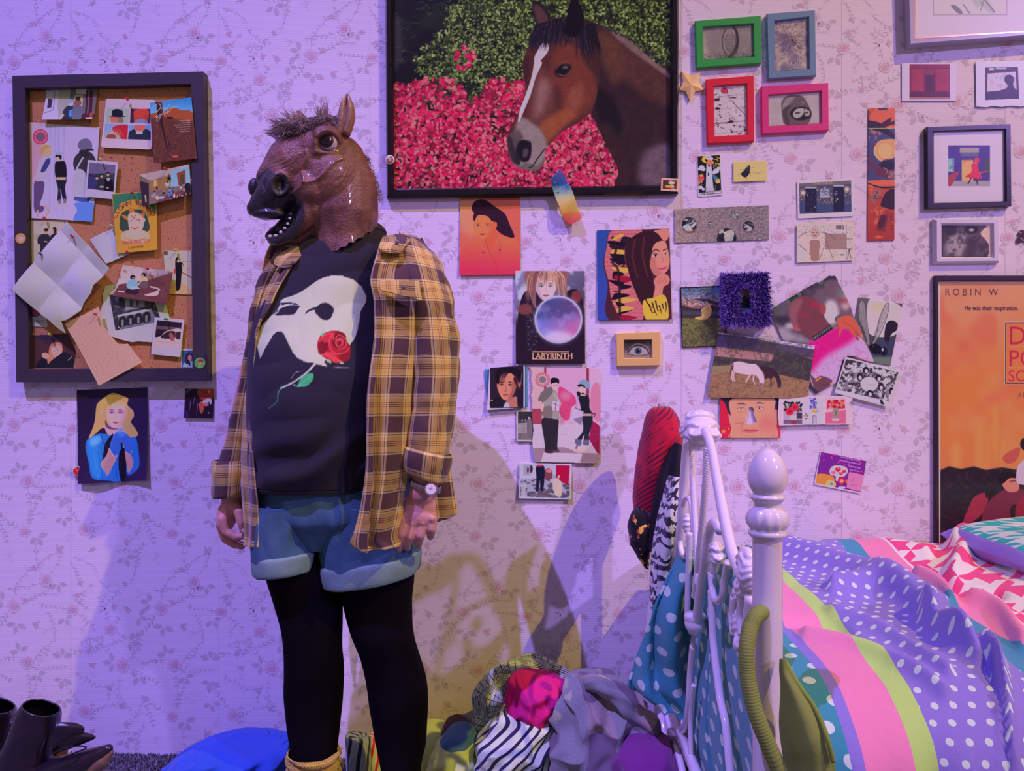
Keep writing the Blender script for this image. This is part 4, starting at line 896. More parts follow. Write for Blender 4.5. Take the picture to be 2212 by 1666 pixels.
def p_marbles(c):
    c.a[:] = (132,108,120); c.cloud(8,(84,62,84),3,.45,.6,.9,2); c.cloud(6,(190,156,156),5,.55,.7,.8,2); c.grad(30,880,500,560,(200,150,140),(120,100,110),al=.35)
    R = random.Random(3)
    for (x,y,r) in [(168,715,68),(365,708,18),(600,635,26),(518,845,92),(722,733,50),(822,855,18)]:
        c.ell(x+r*.1,y+r*.3,r*1.05,r,(60,44,60),al=.5,blur=6); c.ell(x,y,r,r,(28,26,44))
        m = [(x+r*math.cos(a),y+r*math.sin(a)) for a in np.linspace(0,6.2,24)]; c.mask(m)
        for k in range(12): c.sp([(x+R.uniform(-r,r),y+R.uniform(-r,r)) for q in range(4)],R.choice([(196,190,206),(70,60,70),(226,200,190),(40,50,80),(24,22,36)]),al=.7)
        c.ell(x,y+r*.8,r*.6,r*.2,(240,190,160),al=.7,blur=2); c.mask(None)
card('marbles_postcard', 'wide postcard of glass globes on gravel', 'postcard', 'T',[(28,572),(913,535),(915,858),(32,890)],.003,p_marbles,res=1.5)
def p_viva(c):
    c.a[:] = (220,186,218); c.poly([(1197,332),(1685,303),(1690,595),(1203,617)],(70,62,96)); c.mask([(1197,332),(1685,303),(1690,595),(1203,617)])
    c.poly([(1195,330),(1690,300),(1690,335),(1197,362)],(104,84,100)); c.specks(240,1200,365,1690,520,5,9,[(150,120,110),(110,90,90),(180,146,120),(90,76,90)],5)
    c.rect(1200,520,1690,620,(58,62,104)); c.rect(1255,372,1362,600,(30,26,52)); c.rect(1520,355,1622,592,(26,24,50)); c.rect(1255,362,1362,378,(150,146,176)); c.rect(1520,345,1622,362,(150,146,176)); c.rect(1395,380,1483,465,(150,140,176)); c.specks(26,1400,390,1480,440,4,10,[(90,80,110)],2)
    for x,y in ((1235,420),(1645,385)): c.ell(x,y,22,22,(250,200,180),al=.9,blur=9)
    c.specks(20,1270,400,1350,590,2,5,[(190,170,190),(120,110,140)],4,.8); c.specks(14,1530,400,1560,500,2,5,[(230,200,190)],4,.8); c.mask(None)
    c.text('VIVA MADRID',1335,345,27,(200,150,100),rot=-3,sx=1.1)
card('instant_photo', 'instant photo of a bar front reading VIVA MADRID', 'photo', 'T',[(1178,312),(1702,285),(1708,638),(1185,662)],.003,p_viva,res=1.7)
def p_sepia(c):
    c.a[:] = (196,160,150); R = random.Random(6); k_ = (96,62,72); c.poly([(1185,722),(1698,705),(1700,1048),(1180,1062)],(206,176,190))
    c.sp([(1185,850),(1260,800),(1350,790),(1450,800),(1540,850),(1560,1050),(1185,1060)],(196,164,168)); c.rect(1440,800,1640,950,(150,110,116)); c.line([(1185,845),(1250,795),(1350,785),(1460,800),(1540,855)],5,k_,sm=True)
    c.sp([(1300,870),(1390,870),(1385,960),(1380,1050),(1310,1050),(1310,960)],(150,104,104)); c.ell(1345,800,42,52,(186,140,140)); c.line([(1308,880),(1300,1000)],14,(150,104,104)); c.ell(1345,820,18,5,k_); c.ell(1330,792,8,5,k_); c.ell(1360,792,8,5,k_)
    c.poly([(1185,900),(1260,960),(1250,1055),(1185,1055)],(206,180,196)); c.line([(1185,895),(1265,962)],6,k_); c.line([(1385,1050),(1450,870),(1520,1050)],5,k_)
    c.sp([(1560,1000),(1590,960),(1640,980),(1640,1050),(1570,1050)],(206,176,190)); c.ell(1600,1000,24,6,k_)
    for x in range(1190,1700,26):
        for y in (735,765): c.line([(x+R.uniform(-6,6),y+R.uniform(-8,8)),(x+R.uniform(-6,14),y+R.uniform(-8,12))],5,k_)
    c.rect(1545,725,1615,760,(50,34,50)); 
    for k in range(5): c.rect(1552+k*13,728,1557+k*13,757,(200,170,190))
    for k in range(420):
        x = R.uniform(1190,1695); y = R.uniform(780,1055)
        if (x > 1400 or y < 830) and not (1560 < x < 1640 and y > 970): c.line([(x,y),(x+R.uniform(-12,12),y+R.uniform(-10,10))],2.5,k_,al=.7)
    c.line([(1640,720),(1640,1050)],4,k_); c.line([(1640,850),(1698,850)],4,k_); c.line([(1640,940),(1698,940)],4,k_); c.line([(1668,960),(1650,1040)],6,k_); c.line([(1668,960),(1685,1040)],6,k_); c.ell(1668,955,10,10,k_)
card('sepia_drawing', 'brown ink drawing crowded with a robot figure and symbols', 'postcard', 'T',[(1175,710),(1710,690),(1712,1055),(1175,1075)],.005,p_sepia,res=2)
def p_strip(c):
    c.grad(0,650,0,1440,(206,84,56),(150,46,40)); c.rect(60,770,240,1085,(58,56,106),blur=3); c.cloud(60,(110,34,34),3,.55,.75,.6); c.cloud(30,(224,110,80),5,.6,.8,.6)
    c.poly([(70,720),(140,735),(232,810),(232,835),(140,790),(70,768)],(34,24,36)); c.poly([(140,745),(212,700),(205,735),(232,720),(232,745),(150,765)],(60,20,34)); c.rect(130,645,185,662,(60,50,70)); c.line([(70,770),(235,768)],3,(200,190,90))
    c.sp([(105,900),(130,850),(180,835),(240,845),(240,930),(190,960),(150,965),(158,973),(125,950)],(196,130,92)); c.ell(172,905,42,46,(212,156,110)); c.line([(112,880),(108,920),(135,955),(155,970)],7,(240,190,140),sm=True); c.ell(190,990,50,34,(26,20,40),al=.9,blur=5)
    c.poly([(112,1050),(125,1000),(195,1020),(188,1068)],(92,36,56)); c.line([(160,1005),(185,1020),(180,1040)],4,(170,110,130),sm=True); c.poly([(60,1085),(240,1075),(240,1110),(60,1120)],(206,90,60)); c.line([(70,1100),(150,1125),(240,1122)],9,(30,20,30),sm=True); c.line([(70,1108),(240,1108)],3,(150,90,70))
    c.poly([(75,1195),(118,1130),(155,1150),(110,1222)],(140,82,84)); c.line([(105,1185),(120,1160),(130,1145)],4,(40,24,40)); c.line([(88,1190),(150,1190)],3,(40,24,40)); c.line([(112,1175),(112,1205),(135,1175),(135,1195),(150,1180)],3,(40,24,40))
    c.sp([(145,1225),(180,1150),(232,1140),(232,1250),(170,1245)],(44,22,34)); c.poly([(120,1385),(145,1290),(190,1290),(175,1390)],(110,40,44)); c.ell(152,1330,20,44,(64,26,40),rot=20,al=.85,blur=3); c.text('H A B L A R',203,1275,22,(70,20,34),rot=90,sx=.95)
card('painted_bookmark', 'tall narrow orange painted strip lettered HABLAR', 'picture', 'R',[(72,648),(230,645),(228,1442),(66,1445)],.003,p_strip,res=1.8)
def p_door(c):
    c.a[:] = (206,172,222); c.rect(318,385,560,596,(118,26,48)); c.mask([(318,387),(560,384),(560,593),(317,598)]); c.rect(330,410,400,545,(140,36,54)); c.rect(480,415,555,545,(136,34,52)); c.vn(50,.2,3); c.rect(410,445,470,585,(70,16,38)); c.rect(412,418,465,450,(110,40,50)); c.line([(440,450),(440,585)],3,(40,10,26)); c.line([(318,412),(560,410)],3,(70,14,34)); c.rect(318,550,560,582,(80,18,38)); c.rect(318,584,560,600,(150,90,100)); c.line([(475,505),(555,503)],3,(90,20,40)); c.mask(None)
card('postcard', 'white bordered postcard of a dark red doorway', 'postcard', 'R',[(272,380),(600,378),(597,607),(272,607)],.003,p_door,res=1.5)
def p_sil(c):
    c.a[:] = (212,182,226); c.poly([(772,405),(968,402),(976,592),(773,600)],(50,38,52)); c.mask([(772,405),(968,402),(976,592),(773,600)]); c.poly([(786,442),(955,428),(962,548),(783,552)],(180,152,186)); c.cloud(16,(150,126,160),3,.5,.7,.6); c.poly([(768,400),(976,400),(976,428),(768,442)],(44,34,46)); c.poly([(770,440),(786,440),(783,600),(770,600)],(44,34,46)); c.poly([(955,400),(980,400),(984,600),(962,560)],(40,30,42)); c.rect(795,408,825,420,(190,170,196)); c.rect(835,406,900,416,(170,150,180))
    c.sp([(770,556),(850,545),(900,528),(905,510),(888,485),(895,455),(925,450),(945,470),(940,505),(950,530),(975,555),(980,610),(770,610)],(30,22,38)); c.mask(None)
card('silhouette_print', 'torn-edged print of a silhouetted person at a window, top right', 'picture', 'R',[(713,366),(1040,362),(1040,646),(713,646)],.004,p_sil,res=1.5,outline=[(715,368),(1036,364),(1036,632),(980,640),(930,634),(870,642),(820,636),(780,644),(718,640)])
def p_duck(c):
    c.a[:] = (60,30,52)
    for (x,y) in ((985,1395),(990,1430),(1000,1440)): c.ell(x,y,6,5,(150,110,120))
card('dark_figure_sticker', 'little dark figure sticker cut by the right edge of the picture', 'sticker', 'R',[(955,1375),(1035,1375),(1035,1470),(955,1470)],.004,p_duck,res=2,outline=[(975,1392),(985,1380),(1005,1382),(1012,1400),(1030,1420),(1028,1450),(1020,1466),(1008,1450),(985,1452),(975,1464),(960,1450),(965,1425),(980,1415),(966,1405)])
def p_moon(c):
    c.a[:] = (20,12,26); q = [(90,222),(492,208),(494,738),(106,746)]; c.poly(q,(92,84,62)); c.mask(q)
    c.rect(85,200,500,480,(84,96,146)); c.grad(0,210,0,400,(74,100,160),(206,150,150),al=1.0); c.rect(85,375,500,480,(56,34,54),blur=5); c.sp([(90,330),(250,350),(340,390),(200,400),(90,360)],(206,136,140),al=.8,blur=4); c.sp([(200,320),(300,315),(430,350),(440,380),(300,345)],(70,44,70),blur=3); c.rect(85,425,500,468,(70,60,96),blur=3)
    c.rect(85,470,500,760,(112,100,62)); c.cloud(14,(66,58,44),5,.45,.65,.7); c.rect(85,466,500,490,(50,34,40),al=.8,blur=4); c.sp([(230,490),(330,500),(400,480),(420,700),(380,640),(300,520)],(60,48,40),al=.5,blur=6)
    c.sp([(312,334),(345,370),(364,420),(350,470),(310,500),(260,504),(212,488),(262,474),(275,462),(270,448),(276,435),(268,430),(275,410),(300,390),(320,370)],(232,176,100)); c.sp([(330,380),(356,425),(340,470),(290,495),(330,455),(336,420)],(206,130,80),al=.6,blur=4); c.line([(315,415),(328,410),(338,398)],3,(120,60,50)); c.line([(258,465),(275,462),(285,468)],3,(150,60,50)); c.line([(318,426),(332,424),(340,430)],3,(120,60,50)); c.mask(None)
card('moon_postcard', 'postcard of a crescent moon with a face over a field', 'postcard', 'H',[(78,213),(500,195),(500,742),(97,757)],.004,p_moon,res=1.5)
def p_back(c):
    c.grad(900,300,1800,500,(84,74,88),(120,76,98)); c.cloud(120,(54,40,58),3,.45,.65,.95,2); c.cloud(90,(120,100,122),8,.55,.75,.7,2); c.cloud(60,(90,120,90),6,.62,.78,.6,2); c.ell(1440,440,70,110,(212,186,202),al=.9,blur=16); c.ell(1570,350,40,70,(196,160,170),al=.8,blur=14); c.ell(1080,560,60,30,(200,180,196),al=.8,blur=14); c.ell(1550,330,60,30,(130,40,60),al=.7,blur=16); c.poly([(900,520),(1300,700),(1240,730),(960,690)],(190,160,180),al=.6,blur=20)
    c.ell(1110,318,50,44,(22,60,44),rot=-20); c.sp([(1060,420),(1075,350),(1130,305),(1220,290),(1300,325),(1350,400),(1380,480),(1430,550),(1450,600),(1280,700),(1220,650),(1150,600),(1090,540),(1075,480)],(112,54,68))
    c.sp([(1060,420),(1090,350),(1180,310),(1160,400),(1130,500),(1160,600),(1090,540)],(146,84,96),al=.7,blur=12); c.ell(1300,370,44,30,(180,30,66),al=.6,blur=10); c.ell(1190,460,60,22,(160,40,70),al=.5,blur=12); c.sp([(1335,385),(1355,360),(1390,380),(1392,430),(1370,460),(1345,430)],(150,60,72)); c.sp([(1088,540),(1120,560),(1165,590),(1150,608),(1110,600)],(160,76,84)); c.vn(10,.08,4)
    bd = [(1240,715),(1300,690),(1450,600),(1500,570),(1600,600),(1720,680),(1790,800),(1825,880),(1780,880),(1570,840),(1480,1120),(1420,1150),(1300,1130),(1245,1000)]
    c.sp(bd,(186,140,190)); c.mask(bd,True); c.sp([(1220,700),(1500,560),(1640,600),(1640,690),(1400,830),(1250,980),(1230,880)],(214,22,126),blur=26); c.cloud(20,(206,60,150),4,.55,.8,.5); c.mask(None)
    c.poly([(1265,665),(1435,548),(1455,585),(1285,698)],(34,26,34))
    for k in range(8): x = 1280+k*21; y = 676-k*14.5; c.line([(x,y+12),(x-3,y-8),(x+13,y-17),(x+16,y-2),(x+7,y+2)],3.2,(206,190,206))
    c.ell(1520,490,50,30,(70,84,96),rot=-20); c.sp([(1490,510),(1530,475),(1620,475),(1690,560),(1725,650),(1715,670),(1660,590),(1690,680),(1670,690),(1600,590),(1545,590),(1520,655),(1508,650),(1515,580)],(196,80,66)); c.line([(1550,520),(1640,580),(1670,660)],5,(130,40,46),sm=True,al=.7); c.ell(1678,672,9,14,(90,50,140)); c.ell(1715,650,8,14,(220,140,90))
    c.poly([(1245,1060),(1480,1000),(1500,1120),(1330,1200),(1240,1110)],(196,166,190),al=.0)
    c.sp([(1255,1000),(1300,1035),(1350,1010),(1450,1050),(1430,1090),(1440,1120),(1360,1150),(1300,1130),(1275,1080)],(104,58,72)); c.line([(1300,1060),(1350,1022)],14,(226,130,80)); c.line([(1330,1100),(1440,1080)],12,(90,50,66)); c.ell(1445,1080,16,8,(230,140,80)); c.ell(1420,1050,16,8,(90,60,140))
card('magazine_cutout', 'torn magazine cutout of a shaven-headed person in pink seen from behind', 'picture', 'H',[(875,400),(1480,78),(1830,880),(1240,1210)],.004,p_back,res=1.2,curl=quadcurl(.003,(.5,.5)),
     outline=[(905,405),(1000,345),(1140,265),(1250,195),(1310,160),(1330,168),(1398,130),(1392,100),(1425,82),(1435,112),(1475,108),(1500,150),(1505,175),(1535,220),(1560,270),(1590,330),(1620,400),(1645,480),(1710,600),(1770,720),(1800,800),(1825,885),(1700,900),(1560,1000),(1480,1100),(1335,1190),(1300,1170),(1240,1105),(1235,900),(1240,730),(970,690),(880,520),(905,440)])
def p_wing(c):
    c.grad(1650,300,2080,900,(96,84,92),(44,40,62)); c.sp([(1790,320),(1900,320),(2080,400),(2040,620),(1900,660),(1780,620),(1760,450)],(206,178,196)); c.ell(1850,390,60,40,(226,196,170),al=.8,blur=12); c.sp([(1920,660),(1940,540),(1990,510),(2040,540),(2030,600),(1980,640),(1950,740)],(34,22,40)); c.rect(1800,700,2080,860,(54,54,90),al=.7,blur=10); c.rect(1800,840,2080,920,(96,100,96),blur=6)
    for pts in ([(1770,740),(1740,620),(1690,480),(1690,380),(1720,325),(1750,380),(1765,520),(1790,700)],[(1800,740),(1850,620),(1880,480),(1930,370),(1962,360),(1955,440),(1900,600),(1820,740)]):
        c.sp(pts,(150,130,142),al=.75); c.line(pts+[pts[0]],4,(40,28,44),sm=True)
        for k in range(6): c.line([pts[0],pts[2+k % 4]],2,(60,46,62),al=.7)
    c.sp([(1780,740),(1840,720),(1890,750),(1900,800),(1850,820),(1800,790)],(20,14,26)); c.ell(1915,790,34,40,(26,18,34)); c.ell(1905,775,8,16,(200,190,210)); c.specks(30,1680,500,1820,760,2,4,[(220,200,210)],2)
card('insect_photo', 'photo of an insect with clear veined wings on a white flower', 'photo', 'H',[(1690,300),(2085,362),(1975,918),(1600,850)],.0025,p_wing,res=1.3)
def p_field(c):
    c.a[:] = (150,104,84); R = random.Random(4); hz = lambda x: 0
    c.poly([(400,600),(1320,720),(1300,850),(380,760)],(78,60,92)); c.poly([(400,600),(1320,720),(1310,775),(1000,725),(640,655),(420,630)],(190,160,200)); c.cloud(16,(60,44,70),4,.5,.7,.5); c.poly([(380,745),(800,800),(950,850),(900,900),(380,830)],(168,108,116),blur=4)
    c.poly([(370,830),(560,850),(900,880),(940,800),(1080,800),(1290,870),(1250,1080),(980,1030),(800,960),(370,930)],(64,50,60),blur=4); c.cloud(22,(84,74,66),7,.5,.7,.7); c.poly([(360,925),(600,910),(800,960),(1250,1060),(1240,1230),(320,1230)],(146,100,80)); c.poly([(360,925),(620,905),(700,960),(350,990)],(140,116,90),al=.8,blur=5)
    c.mask([(355,960),(900,990),(1255,1060),(1240,1240),(310,1240)]); c.cloud(20,(104,70,58),9,.5,.7,.6); c.cloud(9,(176,126,96),11,.6,.75,.6); c.mask(None); c.line([(480,1055),(900,1110)],8,(90,58,52),al=.6)
    c.sp([(800,925),(900,935),(960,985),(990,1060),(985,1110),(965,1115),(950,1060),(930,1020),(905,1035),(905,1100),(895,1100),(888,1035),(850,1040),(835,1090),(825,1085),(840,1000)],(62,34,50)); c.line([(745,1000),(740,1080)],10,(80,44,50))
    c.sp([(545,910),(600,880),(700,900),(760,905),(810,960),(840,1040),(825,1105),(800,1100),(790,1040),(750,1000),(700,1000),(620,990),(570,970)],(206,166,186)); c.sp([(560,900),(535,940),(530,1010),(545,1000),(560,950)],(110,60,60))
    for p in ([(575,970),(560,1010),(575,1065)],[(555,960),(545,1020),(560,1065)],[(715,1000),(680,1050),(675,1080)],[(745,1000),(740,1050),(755,1090)]): c.line(p,15,(206,160,172),sm=True,w2=9)
    c.ell(812,1090,12,18,(104,84,96))
card('landscape_photo', 'photo of a white horse and a dark horse grazing in a brown field', 'photo', 'H',[(425,615),(1293,735),(1238,1215),(325,1205)],.010,p_field,res=1.3,outline=[(425,617),(1293,737),(1262,960),(1230,1190),(958,1226),(640,1222),(325,1203)],curl=quadcurl(.003,(.5,.5)))
def p_group(c):
    c.a[:] = (214,190,212); q = [(1578,852),(2048,980),(1950,1280),(1485,1160)]; c.poly(q,(120,104,122)); c.mask(q); R = random.Random(4)
    c.poly([(1560,850),(2060,985),(2050,1010),(1700,905),(1570,940)],(60,44,62)); c.sp([(1560,960),(1700,900),(1900,940),(2040,1050),(2040,1080),(1850,980),(1700,930),(1570,990)],(206,186,206)); c.cloud(28,(52,40,56),5,.48,.6,.9); c.cloud(22,(214,196,214),9,.52,.62,.8)
    for k in range(18): a = k*.35; c.sp([(1785+78*math.cos(a),1090+66*math.sin(a)),(1785+120*math.cos(a+.12),1090+100*math.sin(a+.12)),(1785+78*math.cos(a+.25),1090+66*math.sin(a+.25))],(60,48,66))
    c.ell(1785,1085,80,66,(206,186,206)); c.text("L'S AGENDA",1728,1092,22,(120,104,120),rot=4)
    for (x,y) in [(1755,960),(1700,1020),(1790,1170),(1890,1110),(1870,1030),(1990,1150)]: c.ell(x,y,27,34,(34,24,38)); c.ell(x+3,y+8,15,19,(196,172,190))
    c.poly([(1480,1130),(1960,1240),(1950,1300),(1480,1180)],(190,168,196)); c.poly([(1880,1230),(1900,1225),(1930,1290),(1890,1275)],(40,30,44)); c.mask(None)
card('group_photo', 'tilted black and white photo of people lying in a ring', 'photo', 'H',[(1570,838),(2062,970),(1958,1294),(1472,1165)],.010,p_group,res=1.5)
def p_mao(c):
    c.a[:] = (206,32,66); c.grad(80,400,730,830,(196,28,60),(214,44,84)); c.sp([(125,380),(700,380),(705,560),(690,640),(660,560),(640,420),(200,430),(205,560),(175,570),(135,470)],(40,34,60))
    c.sp([(170,570),(195,590),(210,410),(640,400),(670,520),(700,540),(700,650),(690,700),(670,860),(225,860),(200,720),(180,660)],(226,146,126)); c.ell(590,680,90,90,(220,110,110),al=.7,blur=30); c.ell(290,690,60,90,(206,124,110),al=.6,blur=24); c.sp([(640,480),(690,560),(690,700),(660,860),(620,860),(670,700)],(190,104,96),al=.7,blur=12)
    for x,y,s_ in ((305,520,-1),(505,512,1)): c.sp([(x-45,y-48),(x,y-66),(x+55,y-46),(x,y-50)],(84,60,70)); c.sp([(x-40,y+4),(x,y-12),(x+42,y+4),(x,y+10)],(230,190,180)); c.ell(x,y,11,9,(50,34,44)); c.line([(x-46,y+2),(x,y-17),(x+48,y+2)],7,(104,60,64),sm=True); c.line([(x-44,y+28),(x,y+38),(x+44,y+26)],6,(180,100,92),sm=True)
    c.line([(350,640),(310,720),(315,800)],8,(180,96,90),sm=True,al=.8); c.line([(480,660),(525,740),(520,800)],8,(180,96,90),sm=True,al=.8)
    c.sp([(320,752),(370,735),(405,742),(440,735),(500,752),(450,778),(370,780)],(206,96,96)); c.line([(320,753),(410,757),(500,752)],5,(130,50,60)); c.ell(410,815,70,12,(190,110,100),al=.6,blur=6)
    c.poly([(115+28*math.sin(a)*(1 if k % 2 == 0 else .42),765-28*math.cos(a)*(1 if k % 2 == 0 else .42)) for k,a in enumerate(np.arange(10)*math.pi/5)],(250,180,70))
    for x,y in ((172,735),(200,762),(198,795),(170,815)): c.ell(x,y,7,7,(250,200,110))
    c.ell(410,590,80,110,(236,166,146),al=.4,blur=20)
def nose_hole(px,py): pass
o = card('portrait_postcard', 'red postcard of a broad face with a bottle shaped hole for the nose', 'postcard', 'V',[(80,405),(733,405),(733,838),(78,838)],.006,p_mao,res=1.5,
     outline=[(80,405),(733,405),(733,838),(78,838),(80,700),(355,670),(350,650),(375,590),(388,560),(385,520),(400,502),(425,502),(442,520),(440,570),(455,610),(475,660),(440,675),(400,690),(355,672),(80,702)])
def p_vases(c):
    c.a[:] = (222,178,204); c.vn(60,.06,4)
    c.rect(765,400,970,682,(170,140,168)); c.rect(765,400,970,480,(214,180,196)); c.specks(50,775,440,960,540,10,24,[(40,52,44),(60,64,56),(30,34,36)],4); c.ell(833,548,46,44,(214,40,70)); c.ell(892,505,44,42,(220,46,80)); c.ell(833,548,22,20,(170,20,50)); c.ell(892,505,20,18,(176,24,56)); c.rect(845,590,905,660,(206,190,200)); c.rect(765,640,970,684,(110,80,110)); c.rect(848,650,905,684,(150,40,64)); c.rect(910,560,970,630,(60,50,70))
    c.rect(988,400,1195,682,(206,182,206)); c.specks(90,1055,400,1125,520,5,10,[(84,66,160),(110,90,186),(60,50,120)],5,.8); c.specks(24,1070,500,1160,560,4,9,[(90,100,90),(150,130,90)],6); c.ell(1095,545,26,16,(226,160,70)); c.rect(1080,590,1126,682,(130,110,130)); c.rect(1090,600,1116,682,(176,156,176)); c.specks(14,992,570,1030,640,5,12,[(90,70,60),(220,180,120)],7)
    c.rect(1222,400,1443,680,(214,160,186)); c.poly([(1222,560),(1443,530),(1443,680),(1222,680)],(190,70,110),al=.8); c.specks(90,1240,430,1430,510,8,17,[(176,20,50),(206,40,60),(150,14,44),(226,120,110)],8,.8); c.poly([(1300,510),(1368,510),(1360,640),(1306,640)],(150,120,120)); c.line([(1320,520),(1345,600)],6,(90,84,70)); c.line([(1350,520),(1325,600)],6,(90,84,70)); c.poly([(1292,630),(1372,630),(1364,652),(1300,652)],(226,196,216))
card('flower_strip', 'torn strip of three small photos of flowers in vases', 'photo strip', 'V',[(700,372),(1530,368),(1530,705),(700,705)],.009,p_vases,res=1.6,outline=[(718,385),(1080,380),(1500,376),(1512,400),(1515,425),(1470,470),(1515,540),(1520,690),(1430,688),(1330,694),(1210,690),(1060,692),(900,696),(715,702),(705,560)],curl=quadcurl(.002,(.5,.5)))
def p_valentine(c):
    c.a[:] = (226,196,226); fr = [(1195,992),(1640,1082),(1662,1110),(1605,1410),(1580,1420),(1130,1330),(1118,1305),(1172,1005)]; c.sp(fr,(112,30,130)); c.mask(fr,True); R = random.Random(2)
    for k in range(46):
        x = R.uniform(1120,1650); y = R.uniform(1000,1400); s_ = R.uniform(8,14)
        for d in (-1,1): c.ell(x+d*s_*.45,y,s_*.6,s_*.6,(196,40,140))
        c.poly([(x-s_,y+s_*.2),(x+s_,y+s_*.2),(x,y+s_*1.2)],(196,40,140))
    c.sp([(1120,1240),(1200,1225),(1310,1260),(1300,1345),(1120,1330)],(236,140,70)); c.sp([(1220,1350),(1260,1290),(1330,1320),(1320,1370)],(246,210,120))
    c.sp([(1265,1200),(1290,1150),(1350,1135),(1440,1150),(1465,1200),(1430,1250),(1370,1260),(1360,1300),(1335,1300),(1330,1250),(1285,1240)],(236,216,236))
    for (x,y,cc,s_) in [(1358,1178,(206,24,60),32),(1310,1212,(232,110,150),26),(1390,1222,(226,60,100),24),(1425,1200,(206,40,70),24)]:
        for d in (-1,1): c.ell(x+d*s_*.45,y-s_*.1,s_*.56,s_*.56,cc)
        c.poly([(x-s_*.98,y+s_*.1),(x+s_*.98,y+s_*.1),(x,y+s_)],cc)
    c.text('XOXO',1335,1176,16,(250,220,230),rot=3); c.line([(1350,1240),(1345,1290)],5,(190,200,190)); c.ell(1395,1300,40,36,(214,30,60)); c.ell(1398,1305,22,20,(240,170,130)); c.ell(1462,1310,24,22,(236,120,60)); c.ell(1290,1335,20,16,(90,120,190)); c.ell(1400,1375,44,12,(200,190,210))
    for t_,x,y in (('The only thing better',1380,1045),('than getting a valentine',1372,1082),('is getting one',1470,1145),('to a friend',1480,1185)): c.text(t_,x,y,26,(240,200,240),rot=12,sx=.95)
    c.sp([(1475,1225),(1500,1210),(1630,1240),(1635,1260),(1605,1400),(1580,1410),(1460,1380),(1455,1360)],(240,130,190)); c.text('From',1490,1240,16,(150,60,130),rot=11); c.text('April',1490,1350,38,(84,60,130),rot=11); c.line([(1490,1300),(1560,1270),(1550,1320),(1500,1300)],4,(84,60,130)); c.mask(None)
card('valentine_card', 'pink and purple valentine card with heart balloons above the bed', 'card', 'V',[(1170,980),(1667,1080),(1605,1443),(1097,1342)],.003,p_valentine,res=2)
# ---- below the corkboard
def p_blonde(c):
    c.a[:] = (36,20,66); c.grad(170,150,1170,1450,(28,16,50),(44,22,84)); R = random.Random(3)
    c.sp([(460,340),(560,250),(680,190),(820,235),(890,270),(880,360),(960,440),(970,520),(930,600),(1000,700),(1030,780),(940,830),(850,760),(560,680),(440,760),(345,830),(400,680),(430,560),(440,430)],(224,166,130))
    for k in range(170):
        a = R.uniform(-3.4,.35); x = 690+150*math.cos(a); y = 400+170*math.sin(a); c.line([(x,y),(x+50*math.cos(a),y+40*math.sin(a)+40),(x+R.uniform(30,70)*math.cos(a),y+R.uniform(80,300))],11,R.choice([(246,206,160),(214,140,110),(240,180,120),(236,190,200),(190,120,100)]),sm=True,w2=2,al=.75)
    c.sp([(580,640),(800,640),(830,760),(700,840),(600,760)],(206,150,200)); c.sp([(570,560),(640,660),(780,690),(800,700),(640,700),(575,650)],(70,30,70),al=.8,blur=6)
    face(c,720,490,140,195,(240,190,226),(176,116,176),(196,70,120),(60,24,70),-.1,(90,46,90),.8)
    for x in (665,795): c.ell(x,455,48,26,(130,60,130),al=.6,blur=8)
    c.ell(740,590,22,10,(250,220,240)); c.sp([(600,440),(620,340),(720,290),(850,320),(880,400),(820,360),(700,350)],(240,190,150)); c.sp([(500,340),(600,240),(700,200),(730,240),(620,300),(550,390)],(236,186,120))
    bl = (36,92,200)
    c.sp([(305,880),(360,820),(500,760),(640,790),(720,900),(780,860),(920,820),(1010,830),(1060,1180),(1000,1290),(900,1350),(860,1300),(790,1440),(640,1420),(420,1380),(360,1180),(310,1000)],bl); c.sp([(330,900),(440,840),(500,1000),(560,1200),(640,1380),(440,1340),(380,1180)],(40,110,214),al=.8,blur=16); c.sp([(360,840),(480,790),(520,860),(400,940)],(110,160,236),al=.7,blur=18)
    c.sp([(575,900),(680,760),(660,900),(600,1100),(540,1190),(560,1000)],(24,12,40)); c.sp([(780,1000),(860,1000),(860,1380),(800,1440),(760,1200)],(20,10,36)); c.line([(520,770),(560,900),(640,1000)],8,(16,40,120),sm=True)
    for k in range(6): c.line([(420+k*60,1000+k*20),(460+k*66,1200),(500+k*60,1400)],9,R.choice([(14,50,150),(70,130,226)]),sm=True,al=.5)
    c.sp([(640,960),(740,1060),(680,1220),(620,1350),(590,1300),(525,1190),(600,1060)],(222,150,180)); c.sp([(850,1000),(930,1060),(970,1180),(905,1310),(870,1180)],(214,140,176)); c.sp([(640,960),(680,800),(740,740),(830,740),(900,800),(950,960),(940,1050),(850,1000),(830,900),(770,900),(740,1000),(720,1080)],(52,84,196)); c.ell(800,760,60,50,(84,120,220),al=.7,blur=14); c.line([(642,980),(690,1080),(735,1070)],9,(190,190,236)); c.line([(860,1020),(930,1060),(948,1000)],9,(190,190,236)); c.sp([(740,690),(800,680),(830,730),(760,740)],(130,130,190)); c.line([(800,890),(812,1100)],24,(20,10,26)); c.line([(820,900),(835,960)],8,(190,130,110))
card('singer_photo', 'photo of a blonde person in a blue jacket and gloves holding a microphone', 'photo', 'B',[(168,150),(1162,108),(1172,1415),(203,1462)],.004,p_blonde,res=1.4,curl=lambda s,t: .012*t**2*(.6+.4*np.sin(7*s)))
def p_tom(c): c.a[:] = (214,190,240); c.ell(174,1292,58,56,(186,14,60)); c.ell(172,1278,16,8,(240,210,230)); c.sp([(165,1240),(180,1215),(200,1240),(190,1255)],(40,50,60)); c.ell(160,1300,30,30,(206,30,70),al=.6,blur=8)
disc('cherry_sticker', 'round red tomato sticker at the edge of the blonde person photo', 'sticker', 'B',173,1287,70,.009,p_tom,.0005)
